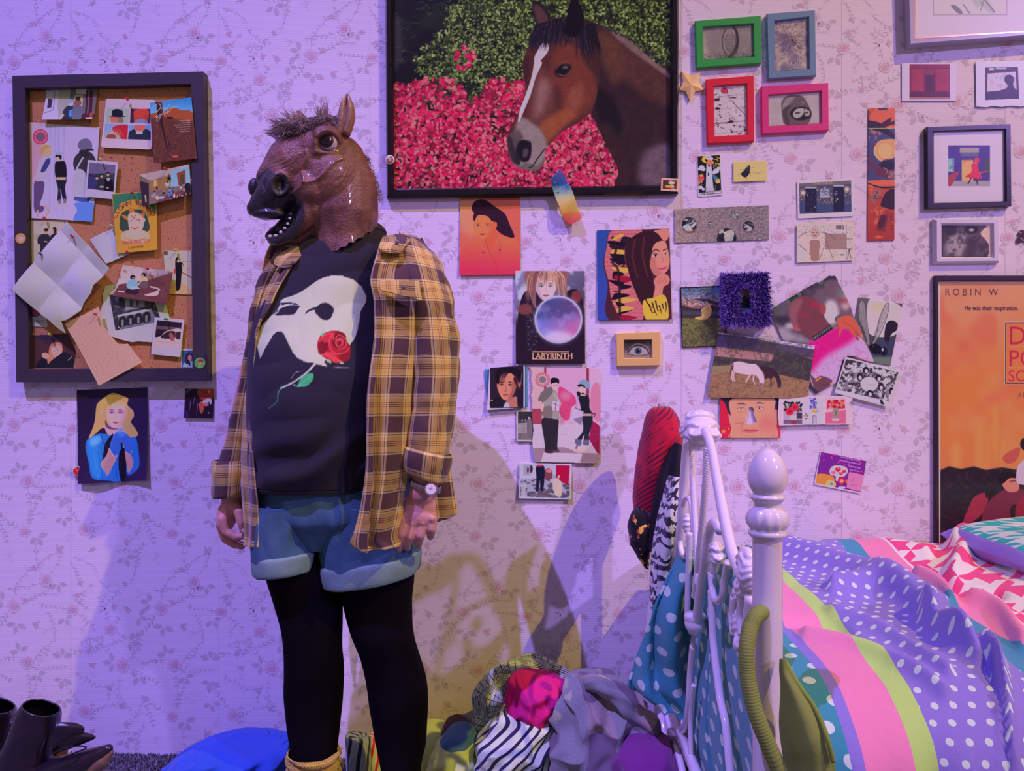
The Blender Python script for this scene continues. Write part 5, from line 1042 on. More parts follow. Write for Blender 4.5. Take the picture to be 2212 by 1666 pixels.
def p_dark(c):
    c.a[:] = (34,12,42); R = random.Random(3); c.sp([(1880,130),(2090,130),(2080,250),(1960,290),(1880,240)],(150,50,60)); c.sp([(1890,330),(1960,300),(1960,400),(1930,480),(1900,440)],(176,70,60)); c.ell(1995,300,60,28,(200,180,220),rot=-20); c.ell(2050,310,16,40,(210,190,230)); c.ell(2030,170,16,26,(226,130,120)); c.ell(1985,350,40,26,(176,90,110))
    for p in ([(1830,220),(1805,370)],[(1770,300),(1755,450)],[(1870,340),(1855,520)],[(1690,210),(1770,150)]): c.line(p,7,(150,110,190),w2=2)
    c.line([(1690,180),(1780,130)],12,(90,90,180)); c.ell(2025,470,9,9,(190,180,220)); c.rect(1680,440,1740,540,(60,24,110),al=.8,blur=8)
card('concert_photo', 'small dark square concert photo right of the blonde person photo', 'photo', 'B',[(1690,130),(2095,135),(2085,550),(1680,540)],.003,p_dark,res=1.6,curl=quadcurl(.003,(.5,0)))

def fluffy():
    o_ = [(1560,592),(1660,589),(1665,700),(1562,704)]; i_ = [(1597,618),(1624,616),(1625,676),(1599,677)]
    root = empty('fluffy_photo_frame',P(1611,646,-.01), 'fluffy purple fur photo frame hanging above the grazing horses photo', 'photo frame')
    frame_mesh('moulding',o_,i_,.02,.014,plain('purple_fur_backing',A(70,40,130,1600),.9),root,bevel=.006)
    def pp(c): c.a[:] = (150,120,140); c.sp([(1600,645),(1615,640),(1622,660),(1618,680),(1598,680)],(34,40,44)); c.sp([(1604,622),(1614,626),(1620,640),(1612,642),(1604,632)],(120,80,80)); c.rect(1602,666,1622,680,(110,130,180))
    sheet('picture', 'N',[(1592,610),(1630,610),(1630,682),(1592,682)],.018,pp,res=2,parent=root)
    R = random.Random(4); v = []; f = []; cc = []
    for k in range(5200):
        s_ = R.random(); t = R.uniform(.0,1.0); side = R.randrange(4); a = np.array(o_[side]); b = np.array(o_[(side+1) % 4]); a2 = np.array(i_[side]); b2 = np.array(i_[(side+1) % 4]); p = (a*(1-s_)+b*s_)*(1-t)+(a2*(1-s_)+b2*s_)*t
        out = (p-np.array([1611,646])); out = out/(np.linalg.norm(out)+1e-6)*(1-2*t*.75); g = R.uniform(0,6.28); l = R.uniform(8,17)
        q = p+np.array([out[0]*l*.75+4*math.cos(g),out[1]*l*.6+4*math.sin(g)+3]); m_ = (p+q)/2+np.array([2*math.cos(g*2),2*math.sin(g*2)])
        A0 = P(*p,-.033); A1 = P(*m_,-.033-R.uniform(.008,.016)); A2 = P(*q,-.036-R.uniform(.0,.012)); w_ = R.uniform(.0007,.0013); n = len(v); d = np.array([math.sin(g)*w_,0,math.cos(g)*w_]); e = np.array([0,-w_,0])
        v += [A0-d,A0+e,A0+d,A1-d*.8,A1+e,A1+d*.8,A2]; f += [(n,n+1,n+4,n+3),(n+1,n+2,n+5,n+4),(n+3,n+4,n+6),(n+4,n+5,n+6),(n+2,n,n+3,n+5),(n+5,n+3,n+6)]
        c0 = np.array(A(*R.choice([(96,56,160),(74,42,136),(124,84,190),(60,34,110),(150,110,206)]),1600)); cc += [c0*.6]*3+[c0]*3+[np.minimum(c0*1.25,.9)]
    tag(mesh('fur',v,f,vmat('purple_fur',.6,spec=.4),root,col=np.array(cc)),kind='stuff')
fluffy()
# ------------------------------------------------------------ corkboard and everything pinned to it
def corkboard():
    outer = np.array([(25.6,163),(438,153.5),(448,822),(34,826)]); inner = np.array([(54,191),(412,182),(415.5,795),(62,797)])
    root = empty('corkboard',P(236,490,-.002), 'large dark framed corkboard covered with photos and letters', 'corkboard')
    frame_mesh('frame',outer,inner,.028,.002,plain('dark_frame_paint',A(46,32,62,200),.45,coat=.1,bmp=.0003,bscale=60),root,bevel=.002)
    m,nt,b = newmat('cork',.9,0,.1)
    f = noise(nt,420,3); g = noise(nt,150,2)
    c = mix(nt,f,A(120,66,66,200),A(196,122,112,200)); c = mix(nt,g.gt(.66),c,A(104,54,58,200)); nt.links.new(c,b.inputs['Base Color']); bump(nt,b,f,.0008)
    q = [P(*p,-.010) for p in ((50,187),(416,178),(420,799),(58,801))]; mesh('cork_panel',q+[p+np.array([0,.007,0]) for p in q],[(0,3,2,1),(4,5,6,7),(0,1,5,4),(1,2,6,5),(2,3,7,6),(3,0,4,7)],m,root)
corkboard()
G1 = 'photos and papers on the corkboard'
def p_hall(c):
    c.a[:] = (120,104,150); c.poly([(468,232),(580,235),(600,560),(440,560)],(190,166,226)); c.rect(700,228,970,560,(90,78,100)); c.poly([(585,235),(700,230),(690,400),(600,560),(580,400)],(140,126,140)); c.line([(470,250),(548,270),(540,455),(455,490)],5,(44,34,66)); c.poly([(484,335),(528,345),(520,430),(478,440)],(50,40,70)); c.rect(760,232,860,292,(206,186,220)); c.rect(740,300,830,420,(160,130,110)); c.rect(755,320,802,370,(44,34,50)); c.rect(860,260,880,520,(60,24,44)); c.rect(895,255,930,540,(70,22,40)); c.rect(800,500,970,560,(60,26,46))
    c.sp([(640,470),(670,420),(720,415),(745,440),(745,560),(640,560)],(44,36,60)); c.poly([(590,560),(640,490),(655,510),(620,560)],(206,180,200)); c.ell(712,385,24,32,(206,170,190)); c.sp([(685,385),(690,355),(715,345),(738,360),(735,380)],(110,130,180)); c.ell(718,400,16,14,(226,196,226)); c.ell(717,490,22,40,(60,110,200)); c.sp([(740,560),(735,430),(780,405),(825,430),(832,500),(815,560)],(88,84,116)); c.ell(778,385,38,30,(124,66,66)); c.ell(925,510,18,26,(150,50,60)); c.poly([(870,535),(945,535),(940,556),(880,556)],(190,160,160))
def p_comic1(c):
    c.a[:] = (190,160,226); c.rect(250,560,440,900,(206,164,210)); c.rect(430,560,640,1500,(176,152,214)); c.sp([(270,800),(400,790),(420,1000),(330,1200),(280,1100)],(216,150,190),al=.8)
    for k in range(8): c.line([(640,640+k*4),(990,560+k*28)],2,(120,100,160),al=.6); c.line([(500+k*70,1580),(560+k*50,1200)],2,(130,110,170),al=.6)
    for x in (505,550,585,640): c.line([(x,560),(x-12,1480)],3,(110,92,156))
    for r,cc in ((78,(206,70,110)),(60,(206,150,200)),(52,(206,60,100)),(38,(92,76,110))): c.ell(405,718,r,r,cc)
    c.sp([(350,1160),(440,1170),(430,1300),(400,1390),(445,1420),(420,1470),(350,1460),(340,1300)],(84,58,108)); c.sp([(395,950),(440,920),(490,950),(480,1060),(430,1150),(350,1150),(370,1050)],(196,170,220)); c.sp([(455,950),(495,930),(500,970),(450,1060),(405,1060)],(56,50,120)); c.line([(400,1060),(300,1190)],26,(206,170,210)); c.sp([(415,820),(480,800),(515,850),(500,910),(460,920),(425,880)],(220,180,160)); c.sp([(405,870),(420,810),(470,795),(515,820),(480,820),(440,860),(430,890)],(206,150,90)); c.line([(440,1400),(490,1460),(450,1520)],20,(214,160,160),sm=True); c.line([(380,1450),(380,1520)],24,(206,150,160))
    c.sp([(548,980),(600,960),(650,970),(665,1080),(650,1130),(560,1130)],(22,20,34)); c.sp([(560,1130),(660,1125),(650,1230),(665,1350),(630,1340),(600,1230),(610,1340),(575,1350),(580,1240)],(30,26,50)); c.rect(562,1120,655,1148,(214,170,160)); c.ell(582,925,30,38,(214,176,170)); c.sp([(552,905),(560,870),(590,860),(618,885),(612,910),(580,905)],(150,160,206)); c.sp([(555,900),(610,905),(606,950),(580,915),(556,925)],(20,16,28)); c.ell(600,1405,22,18,(206,170,200)); c.ell(658,1395,24,16,(206,170,200)); c.rect(585,1340,612,1385,(110,90,120)); c.rect(635,1335,662,1380,(110,90,120))
    c.sp([(740,930),(800,870),(900,870),(960,960),(990,1100),(860,1300),(810,1200),(735,1020)],(50,40,56)); c.sp([(775,800),(800,750),(870,735),(915,780),(915,840),(880,860),(830,850),(790,840)],(96,84,124)); c.rect(855,838,935,855,(30,22,40)); c.sp([(795,850),(880,860),(880,920),(800,900)],(40,32,44)); c.line([(830,920),(760,1050),(720,1250),(760,1290)],16,(190,170,214),sm=True); c.sp([(760,1050),(850,1080),(850,1290),(730,1250)],(196,176,226))
    c.poly([(740,1310),(910,1330),(880,1380),(735,1350)],(60,70,140)); c.sp([(745,1380),(900,1370),(950,1400),(930,1570),(740,1550),(770,1450)],(84,110,206)); c.specks(20,980,820,990,900,3,5,[(200,60,100)],2)
card('comic_page', 'curled lilac comic page with three figures, left on the corkboard', 'picture', 'C1',[(258,568),(994,620),(930,1572),(318,1534)],.012,p_comic1,outline=[(272,572),(992,622),(975,960),(950,1300),(925,1568),(700,1550),(318,1530),(300,1400),(282,1000),(276,800)],res=1.4,curl=quadcurl(.006,(.5,.3)),group=G1)
card('photo', 'photo of two people in a hallway at the top of the corkboard', 'photo', 'C1',[(468,232),(972,228),(955,557),(438,560)],.013,p_hall,res=1.7,curl=quadcurl(.012,(.4,0)),group=G1)
def p_four(c):
    c.a[:] = (220,180,226)
    q = [(1057,432),(1290,435),(1285,580),(1050,578)]; c.poly(q,(150,150,160)); c.mask(q); c.sp([(1100,520),(1130,500),(1200,520),(1195,580),(1120,590)],(206,110,106)); c.sp([(1190,520),(1230,540),(1220,590),(1180,580)],(120,90,80)); c.sp([(1085,515),(1115,505),(1120,455),(1170,440),(1220,460),(1225,505),(1258,512),(1200,522)],(22,22,40)); c.mask(None)
    q = [(1300,437),(1500,440),(1502,590),(1295,580)]; c.poly(q,(60,30,60)); c.mask(q); c.sp([(1345,450),(1470,445),(1480,540),(1440,600),(1350,590),(1335,520)],(216,70,60)); c.sp([(1350,560),(1400,540),(1465,560),(1470,590),(1340,590)],(110,110,170)); c.mask(None)
    q = [(1048,588),(1280,590),(1272,745),(1040,738)]; c.poly(q,(120,130,190)); c.mask(q); c.sp([(1120,640),(1200,600),(1290,620),(1280,750),(1220,745)],(170,30,50))
    for k in range(12): a = -.3-k*.24; c.line([(1130,740),(1130+110*math.cos(a),740+110*math.sin(a))],12,(216,170,130),w2=3)
    c.ell(1115,720,50,28,(130,60,60)); c.mask(None)
    q = [(1288,598),(1505,602),(1508,752),(1280,745)]; c.poly(q,(100,130,200)); c.mask(q); c.sp([(1280,680),(1350,640),(1450,640),(1510,680),(1510,760),(1280,760)],(36,34,60)); c.ell(1393,625,60,44,(226,110,120)); c.rect(1358,665,1425,694,(214,190,226)); c.mask(None)
card('four_portrait_card', 'white rounded card with four small pictures of heads', 'card', 'C1',[(1040,336),(1550,352),(1518,854),(1013,828)],.014,p_four,outline=[(1072,337),(1530,350),(1546,366),(1520,838),(1505,853),(1030,831),(1015,815),(1054,352)],res=1.7,curl=quadcurl(.006,(.4,0)),group=G1)
def p_deep(c):
    c.grad(0,330,0,500,(40,110,200),(110,150,210)); c.sp([(1480,560),(1500,490),(1620,470),(1720,425),(1800,450),(1930,500),(1960,900),(1540,1000)],(150,66,46)); c.poly([(1480,530),(1600,520),(1940,570),(1970,960),(1520,1000)],(90,44,44),blur=14)
    R = random.Random(2)
    for k in range(330): x = R.uniform(1510,1950); y = R.uniform(620,970); c.line([(x,y),(x+R.uniform(-22,22),y-R.uniform(10,44))],3,R.choice([(130,80,96),(44,24,44),(90,50,60),(30,16,34)]),al=.7)
    c.ell(1690,530,36,14,(44,26,40)); c.poly([(1548,375),(1610,368),(1640,600),(1700,830),(1660,850),(1610,640),(1580,560)],(56,26,34)); c.line([(1590,370),(1640,620),(1680,830)],10,(110,56,50),sm=True); c.ell(1745,915,34,12,(206,80,60),al=.8)
    w_ = (236,226,246); c.line([(1520,440),(1530,410),(1580,390),(1600,420),(1570,460),(1545,465),(1560,400)],5,w_,sm=True); c.line([(1600,445),(1620,425),(1625,445),(1645,420),(1650,445),(1690,395)],4,w_,sm=True); c.line([(1540,525),(1560,505),(1560,525),(1600,490),(1580,560),(1560,545),(1640,470),(1635,500),(1670,460),(1670,480),(1720,420),(1770,415)],4,w_,sm=True); c.line([(1700,430),(1755,418)],4,w_)
    for k,t in enumerate(['Instead of having', 'a rule for dogs', 'but with a smaller head.', 'That way, they would', 'know to sit, but', 'not get up again.']): c.text(t,1893,558+k*21,19,(214,190,214),align=1,rot=-3,sx=.85)
card('deep_thoughts_card', 'card with a desert hill and white script reading Deep Thoughts', 'card', 'C1',[(1490,380),(1905,325),(1960,937),(1530,980)],.034,p_deep,res=1.8,group=G1,curl=quadcurl(.003,(.5,.3)))
def p_pol(c):
    c.a[:] = (206,178,236); q = [(890,972),(1150,1000),(1130,1265),(868,1232)]; c.poly(q,(40,30,52)); c.mask(q); c.poly([(880,960),(1160,990),(1150,1100),(875,1080)],(96,76,124)); c.rect(970,1080,1160,1140,(44,56,60)); c.sp([(880,1130),(920,1090),(970,1110),(960,1250),(865,1250)],(50,44,100)); c.sp([(1030,1150),(1070,1130),(1110,1150),(1130,1270),(1020,1260)],(20,14,30)); c.sp([(970,1150),(1010,1130),(1040,1160),(1030,1260),(960,1250)],(44,40,60))
    for x,y in ((1012,1108),(1075,1090),(965,1125)): c.ell(x,y,14,20,(206,140,150)); c.sp([(x-17,y),(x-12,y-20),(x+12,y-20),(x+17,y),(x,y-10)],(30,16,24))
    c.sp([(1060,1130),(1095,1130),(1078,1165)],(200,140,150)); c.ell(1012,1215,22,10,(190,130,140)); c.ell(1070,1225,14,8,(190,130,140)); c.mask(None)
card('instant_photo', 'square instant photo of three people over the lilac comic page', 'photo', 'C1',[(874,948),(1175,972),(1140,1342),(842,1312)],.020,p_pol,res=1.8,group=G1)
def p_class(c):
    c.a[:] = (110,84,92); R = random.Random(2); c.poly([(1388,1098),(1900,990),(1900,1060),(1500,1160)],(160,130,150)); c.poly([(1480,1160),(1700,1090),(1700,1230),(1500,1260)],(134,92,70)); c.poly([(1700,1060),(1900,1010),(1905,1190),(1700,1220)],(130,160,206)); c.poly([(1758,1080),(1845,1045),(1850,1190),(1775,1200)],(130,56,50)); c.poly([(1790,1100),(1830,1085),(1835,1190),(1800,1195)],(74,60,40)); c.poly([(1790,1010),(1880,990),(1870,1010),(1795,1035)],(226,206,240)); c.rect(1425,1090,1455,1115,(220,200,230)); c.ell(1683,1130,20,16,(40,30,40)); c.rect(1530,1150,1560,1210,(190,150,110)); c.poly([(1395,1160),(1480,1180),(1490,1400),(1425,1415)],(46,30,50)); c.poly([(1560,1330),(1910,1220),(1905,1310),(1600,1400)],(96,50,66))
    for k in range(26): x = R.uniform(1520,1890); y = R.uniform(1215,1330); c.ell(x,y,R.uniform(8,18),R.uniform(12,24),R.choice([(206,180,214),(60,100,190),(40,26,40),(170,110,100),(90,130,206)])); c.ell(x,y-20,8,10,R.choice([(60,30,34),(180,110,90),(90,50,40)]))
    c.ell(1665,1190,22,22,(206,190,214)); c.ell(1665,1165,10,10,(40,24,34)); c.sp([(1840,1200),(1890,1180),(1905,1260),(1870,1300)],(30,22,38)); c.line([(1450,1300),(1460,1370)],12,(206,176,160)); c.poly([(1560,1330),(1650,1310),(1640,1325),(1570,1345)],(226,196,226))
def p_clown(c):
    c.a[:] = (36,24,36); c.mask([(1120,1290),(1545,1258),(1562,1690),(1600,1760),(1570,1805),(1180,1850),(1145,1700)]); c.a[:] = (226,156,70); c.poly([(1110,1280),(1560,1250),(1560,1500),(1480,1380),(1330,1340),(1200,1380),(1130,1500)],(52,96,84)); c.ell(1340,1580,218,240,(236,160,70)); c.sp([(1210,1480),(1290,1440),(1420,1450),(1470,1530),(1470,1660),(1220,1660),(1190,1560)],(50,60,60)); c.sp([(1210,1490),(1300,1530),(1300,1560),(1240,1530)],(230,130,60)); c.sp([(1285,1420),(1330,1440),(1340,1490),(1300,1490)],(236,130,70)); c.sp([(1390,1500),(1440,1450),(1435,1510),(1410,1530)],(226,110,60))
    for k in range(26): a = k*.242; c.ell(1345+130*math.cos(a),1710+52*math.sin(a),34,14,(226,196,190) if k % 2 else (190,140,140),rot=math.degrees(a)+90)
    c.ell(1345,1700,110,40,(220,186,186)); c.sp([(1275,1500),(1330,1470),(1400,1490),(1430,1560),(1420,1630),(1370,1700),(1320,1700),(1285,1630)],(234,196,200)); c.line([(1305,1500),(1335,1530)],7,(206,50,70)); c.line([(1350,1495),(1335,1530)],7,(206,50,70)); c.line([(1385,1540),(1395,1570)],6,(206,40,60)); c.line([(1290,1560),(1310,1548),(1325,1560)],5,(60,30,50),sm=True); c.line([(1350,1555),(1370,1540),(1390,1552)],5,(60,30,50),sm=True); c.line([(1305,1615),(1340,1635),(1380,1610)],10,(170,30,60),sm=True); c.line([(1315,1618),(1340,1628),(1370,1612)],4,(240,220,230),sm=True); c.ell(1430,1545,16,22,(226,180,180))
    tx = 'CLOWN BRAND'
    for k,ch in enumerate(tx): a = math.radians(-158+k*12.9); c.text(ch,1338+186*math.cos(a),1590+196*math.sin(a),66,(90,30,60),rot=math.degrees(a)+90,align=.5,bold=3)
    for k in range(5): c.line([(1140,1750+k*20),(1180,1760+k*18)],6,(110,84,96)); c.line([(1560,1730+k*18),(1610,1735+k*18)],6,(110,84,96))
    c.poly([(1130,1790),(1200,1830),(1190,1860),(1130,1860)],(170,120,110)); c.text('SPARR FRUIT CO.',1218,1790,50,(176,40,60),rot=-5,sx=.72,bold=3); c.text('CALIFORNIA.',1275,1832,30,(90,30,50),rot=-5,sx=.9,bold=2); c.mask(None)
card('fruit_label_postcard', 'orange CLOWN BRAND postcard with a horned clown face', 'postcard', 'C1',[(1113,1283),(1552,1256),(1568,1842),(1162,1880)],.022,p_clown,res=2.2,group=G1)
card('photo', 'curled photo of a crowded classroom overlapping the orange clown postcard', 'photo', 'C1',[(1388,1098),(1885,992),(1905,1290),(1425,1415)],.032,p_class,res=1.8,curl=quadcurl(.008,(.6,.3)),group=G1)
def p_kit1(c):
    c.a[:] = (206,176,190)
    for x in (350,430,490,560): c.line([(x,-20),(x-5,130)],2,(150,120,140))
    c.rect(268,100,320,400,(214,186,206)); c.rect(320,110,600,170,(150,130,130)); c.sp([(370,130),(430,110),(470,140),(465,280),(385,290),(355,190)],(40,32,52)); c.sp([(480,130),(540,100),(570,130),(560,200),(480,200)],(34,26,44)); c.ell(437,92,20,24,(206,150,150)); c.ell(437,74,24,14,(30,20,30)); c.ell(515,75,22,30,(40,22,36)); c.ell(502,80,10,16,(200,140,140)); c.line([(420,180),(450,190)],9,(206,150,150)); c.rect(330,210,380,350,(190,170,170)); c.line([(345,210),(345,340)],3,(110,90,110))
card('photo', 'photo of two dark haired people in a kitchen, half under the folded letter', 'photo', 'C2',[(268,-20),(610,-24),(612,330),(268,400)],.011,p_kit1,res=1.5,group=G1)
def p_let(c):
    c.a[:] = (196,176,226); R = random.Random(6)
    for q,cc in (([(640,0),(700,20),(540,240),(340,360),(420,250)],(170,150,200)),([(540,240),(760,400),(600,570),(580,690),(560,420)],(184,166,218)),([(120,640),(350,400),(480,520),(300,800)],(186,168,200)),([(890,250),(1045,440),(900,600),(770,400)],(206,188,236)),([(600,570),(700,470),(900,600),(790,770),(660,660)],(176,158,220)),([(300,800),(480,640),(600,620),(610,850),(490,940)],(206,186,226)),([(500,930),(610,880),(640,1060)],(190,176,190)),([(640,0),(880,160),(840,190),(600,40)],(206,190,236))): c.poly(q,cc,blur=2)
    for p in ([(540,200),(610,900),(630,1050)],[(350,400),(600,560),(800,760)],[(890,250),(300,810)],[(560,260),(900,600)],[(430,260),(340,370)]): c.line(p,4,(156,138,190)); 
    def scr(x,y,n,s_=9):
        p = [(x+k*s_*.8+R.uniform(-3,3),y+k*s_*.55+R.uniform(-s_*.7,s_*.7)) for k in range(n)]; c.line(p,2.5,(84,66,110),al=.8)
    for (x,y,n) in [(580,300,5),(600,345,6),(650,345,3),(700,310,6),(590,400,4),(640,440,8),(720,380,4),(560,380,2),(350,530,4),(400,560,5),(460,600,6),(530,640,9),(480,450,4),(490,480,7),(740,500,4),(720,540,5),(790,400,3),(650,600,5),(660,640,4),(680,200,4)]: scr(x,y,n)
    for x,y in ((520,435),(690,590)): c.line([(x-12,y-8),(x+10,y-8),(x+10,y+10),(x-12,y+10),(x-12,y-8)],2.5,(84,66,110))
def p_let2(c):
    c.a[:] = (196,178,230); c.line([(850,180),(960,260),(1010,390)],5,(160,140,196)); c.line([(960,260),(1100,180)],5,(165,146,200))
    for k in range(9): c.line([(900+k*10,170+k*22),(1070+k*12,100+k*22)],2,(150,132,190),al=.7)
card('folded_letter', 'crumpled handwritten page behind the clown postcard', 'letter', 'C2',[(850,165),(1085,55),(1228,305),(1010,398)],.014,p_let2,res=1.4,group=G1,curl=lambda s,t: .004*np.abs(np.sin(4*s+2*t)))
def p_graf(c): c.a[:] = (206,184,226); c.ell(330,860,60,40,(110,60,160)); c.ell(340,850,36,24,(206,70,100)); c.ell(300,880,26,16,(70,60,160)); c.text('GRAPHIX',268,962,52,(60,50,84),rot=-2,sx=.68)
card('sticker', 'white GRAPHIX sticker at the left edge of the corkboard', 'sticker', 'C2',[(270,790),(440,800),(452,998),(270,985)],.0115,p_graf,res=1.8,outline=[(270,790),(430,800),(452,985),(440,997),(270,985)],group=G1)
card('folded_letter', 'big creased handwritten letter with fold lines, pinned over the left frame edge', 'letter', 'C2',[(118,635),(640,-5),(1046,440),(620,1064)],.036,p_let,res=1.4,group=G1,outline=[(118,640),(300,410),(480,190),(600,25),(640,-2),(760,70),(880,160),(930,260),(1000,340),(1045,440),(960,540),(900,600),(870,680),(800,770),(770,840),(650,930),(600,940),(632,1060),(540,990),(490,940),(300,810)],
     curl=lambda s,t: .010*np.abs(np.sin(6.5*s+.6))*(.4+.6*np.abs(np.sin(6.3*t)))+.002)
def p_kit2(c):
    c.a[:] = (206,178,190); c.rect(1545,270,1640,450,(214,190,206)); 
    for x in (1640,1755): c.line([(x,270),(x,375)],3,(150,120,130))
    c.poly([(1725,375),(1815,375),(1815,640),(1725,570)],(196,166,176)); c.line([(1725,375),(1815,377)],5,(110,60,60)); c.poly([(1725,470),(1815,520),(1815,535),(1725,482)],(130,70,66)); c.poly([(1590,600),(1725,570),(1815,640),(1815,690),(1590,690)],(186,140,120)); c.poly([(1548,275),(1590,275),(1590,315),(1548,312)],(90,70,70)); c.sp([(1660,390),(1700,375),(1735,400),(1720,480),(1710,600),(1695,640),(1668,640),(1665,500)],(22,16,30)); c.ell(1690,362,14,22,(214,170,170)); c.sp([(1660,400),(1662,350),(1680,330),(1690,345),(1675,370)],(26,16,26)); c.line([(1725,400),(1730,450)],9,(214,170,170)); c.ell(1655,465,10,24,(190,50,60)); c.rect(1760,430,1800,460,(170,130,130))
card('photo', 'photo of a person in a long black dress in a white kitchen', 'photo', 'C2',[(1545,270),(1814,270),(1816,688),(1580,680)],.012,p_kit2,res=1.8,group=G1)
def p_torn(c):
    c.a[:] = (206,186,226); c.poly([(950,590),(1600,750),(1610,900),(1000,760)],(206,196,180),al=.7,blur=12); q = [(1035,690),(1420,620),(1530,940),(1095,1028)]; c.poly(q,(44,36,56)); c.mask(q); R = random.Random(3); c.cloud(26,(84,74,96),3,.5,.7,.8)
    c.poly([(1180,720),(1390,690),(1400,800),(1190,840)],(120,110,134)); c.poly([(1110,880),(1430,815),(1440,840),(1120,900)],(160,150,170)); c.poly([(1115,900),(1440,840),(1500,950),(1150,1010)],(96,90,120))
    for k in range(4): c.sp([(1130+k*75,990-k*14),(1128+k*75,920-k*14),(1155+k*75,890-k*14),(1190+k*75,900-k*14),(1200+k*75,975-k*14)],(34,28,44)); c.rect(1150+k*75,925-k*14,1172+k*75,985-k*14,(110,104,120))
    for x in (1230,1290,1370): c.rect(x,740,x+26,800,(34,28,44)); c.rect(x+9,740,x+15,800,(130,120,140))
    c.line([(1120,990),(1150,1015)],6,(190,180,200)); c.mask(None)
    for k in range(7):
        c.line([(1090,1060+k*14),(1250,1040+k*14)],3,(140,124,170),al=.8); c.line([(1285,1036+k*14),(1450,1012+k*14)],3,(140,124,170),al=.8)
    c.line([(1030,740),(1080,1030)],5,(110,100,140),al=.8)
card('torn_book_page', 'torn round page with a black and white photo of a porch house', 'picture', 'C2',[(945,570),(1620,640),(1620,1150),(945,1150)],.014,p_torn,res=1.5,group=G1,outline=[(1000,605),(1120,580),(1300,640),(1560,760),(1590,840),(1612,930),(1600,1125),(1450,1140),(1310,1132),(1250,1140),(1150,1115),(1050,1080),(1000,1035),(970,970),(955,900),(950,830),(980,750),(975,690)],curl=quadcurl(.008,(.6,.4)))
def p_floor2(c):
    c.grad(1165,408,1500,560,(206,176,200),(150,120,160)); c.poly([(1060,720),(1130,590),(1390,550),(1640,478),(1640,800),(1060,720)],(92,46,60),blur=2); c.cloud(60,(110,62,66),3,.5,.7,.6)
    c.sp([(1200,600),(1215,560),(1260,540),(1300,560),(1300,620),(1230,635)],(130,170,214)); c.ell(1258,522,26,22,(34,22,34)); c.ell(1265,532,14,14,(150,80,80)); c.sp([(1200,640),(1300,620),(1320,660),(1290,690),(1190,670)],(40,28,50)); c.poly([(1215,620),(1300,610),(1330,630),(1250,640)],(214,196,226)); c.ell(1360,500,22,20,(30,20,30)); c.ell(1352,510,12,14,(206,150,140)); c.sp([(1320,540),(1370,515),(1400,550),(1380,570),(1330,570)],(220,180,150)); c.sp([(1330,570),(1390,560),(1400,620),(1340,620)],(90,70,90)); c.line([(1300,500),(1330,550),(1310,600)],9,(220,180,170),sm=True); c.sp([(1370,690),(1440,670),(1500,650),(1500,690),(1440,700)],(206,170,190)); c.line([(1420,610),(1510,635),(1490,655)],13,(220,190,206),sm=True); c.poly([(1125,650),(1185,655),(1185,668),(1125,662)],(220,200,226))
card('photo', 'curled photo of two people sitting on a brown floor reading', 'photo', 'C2',[(1165,408),(1640,470),(1590,780),(1075,700)],.024,p_floor2,res=1.8,curl=quadcurl(.008,(.5,.2)),group=G1)
def p_note(c):
    c.a[:] = (196,142,150); R = random.Random(8)
    for k in range(10): x = 640+k*32; y = 935-k*15; c.poly([(x,y),(x+14,y-7),(x+18,y+3),(x+4,y+10)],(90,50,50))
    for k in range(27):
        x0 = 640+k*11.5; y0 = 1000+k*19.5; n = 46
        p = [(x0+i*6.3+R.uniform(-2,2),y0-i*3.0+R.uniform(-6,6)) for i in range(n)]
        i = 0
        while i < n-4:
            j = i+R.randint(4,9); c.line(p[i:j],2.4,(110,56,80),al=.85); i = j+1
card('letter', 'tan handwritten notebook page hanging over the bottom frame', 'letter', 'C2',[(600,950),(932,790),(1346,1330),(934,1552)],.034,p_note,res=1.7,group=G1,outline=[(612,965),(630,942),(680,912),(700,920),(760,885),(790,880),(835,850),(900,812),(935,800),(980,990),(1120,1160),(1250,1150),(1300,1240),(1346,1330),(934,1551),(760,1220)])
def p_girl(c):
    c.a[:] = (64,34,50); c.poly([(270,1060),(640,1050),(600,1140),(270,1100)],(50,30,60)); c.sp([(360,1390),(380,1300),(480,1290),(600,1230),(690,1290),(700,1400)],(26,22,44)); c.sp([(350,1390),(390,1290),(430,1290),(420,1390)],(22,18,40)); c.sp([(470,1180),(520,1140),(580,1150),(590,1230),(540,1270),(500,1300),(460,1320)],(170,104,100)); c.sp([(490,1190),(530,1165),(580,1190),(575,1240),(530,1275),(500,1260)],(226,170,190)); c.ell(430,1265,36,28,(226,160,170),rot=30); c.line([(450,1290),(460,1340)],14,(190,120,90)); c.ell(515,1220,7,4,(60,30,50)); c.ell(545,1215,7,4,(60,30,50)); c.line([(510,1250),(535,1252)],5,(170,70,90)); c.poly([(272,1125),(308,1125),(290,1195),(272,1190)],(206,190,226)); c.line([(640,1310),(680,1275)],6,(190,150,60))
card('photo', 'dark photo of a fair haired person leaning on one hand, bottom left of the corkboard', 'photo', 'C2',[(278,1062),(715,1052),(715,1380),(278,1380)],.0115,p_girl,res=1.6,group=G1,outline=[(278,1075),(640,1055),(715,1230),(692,1378),(278,1378)])
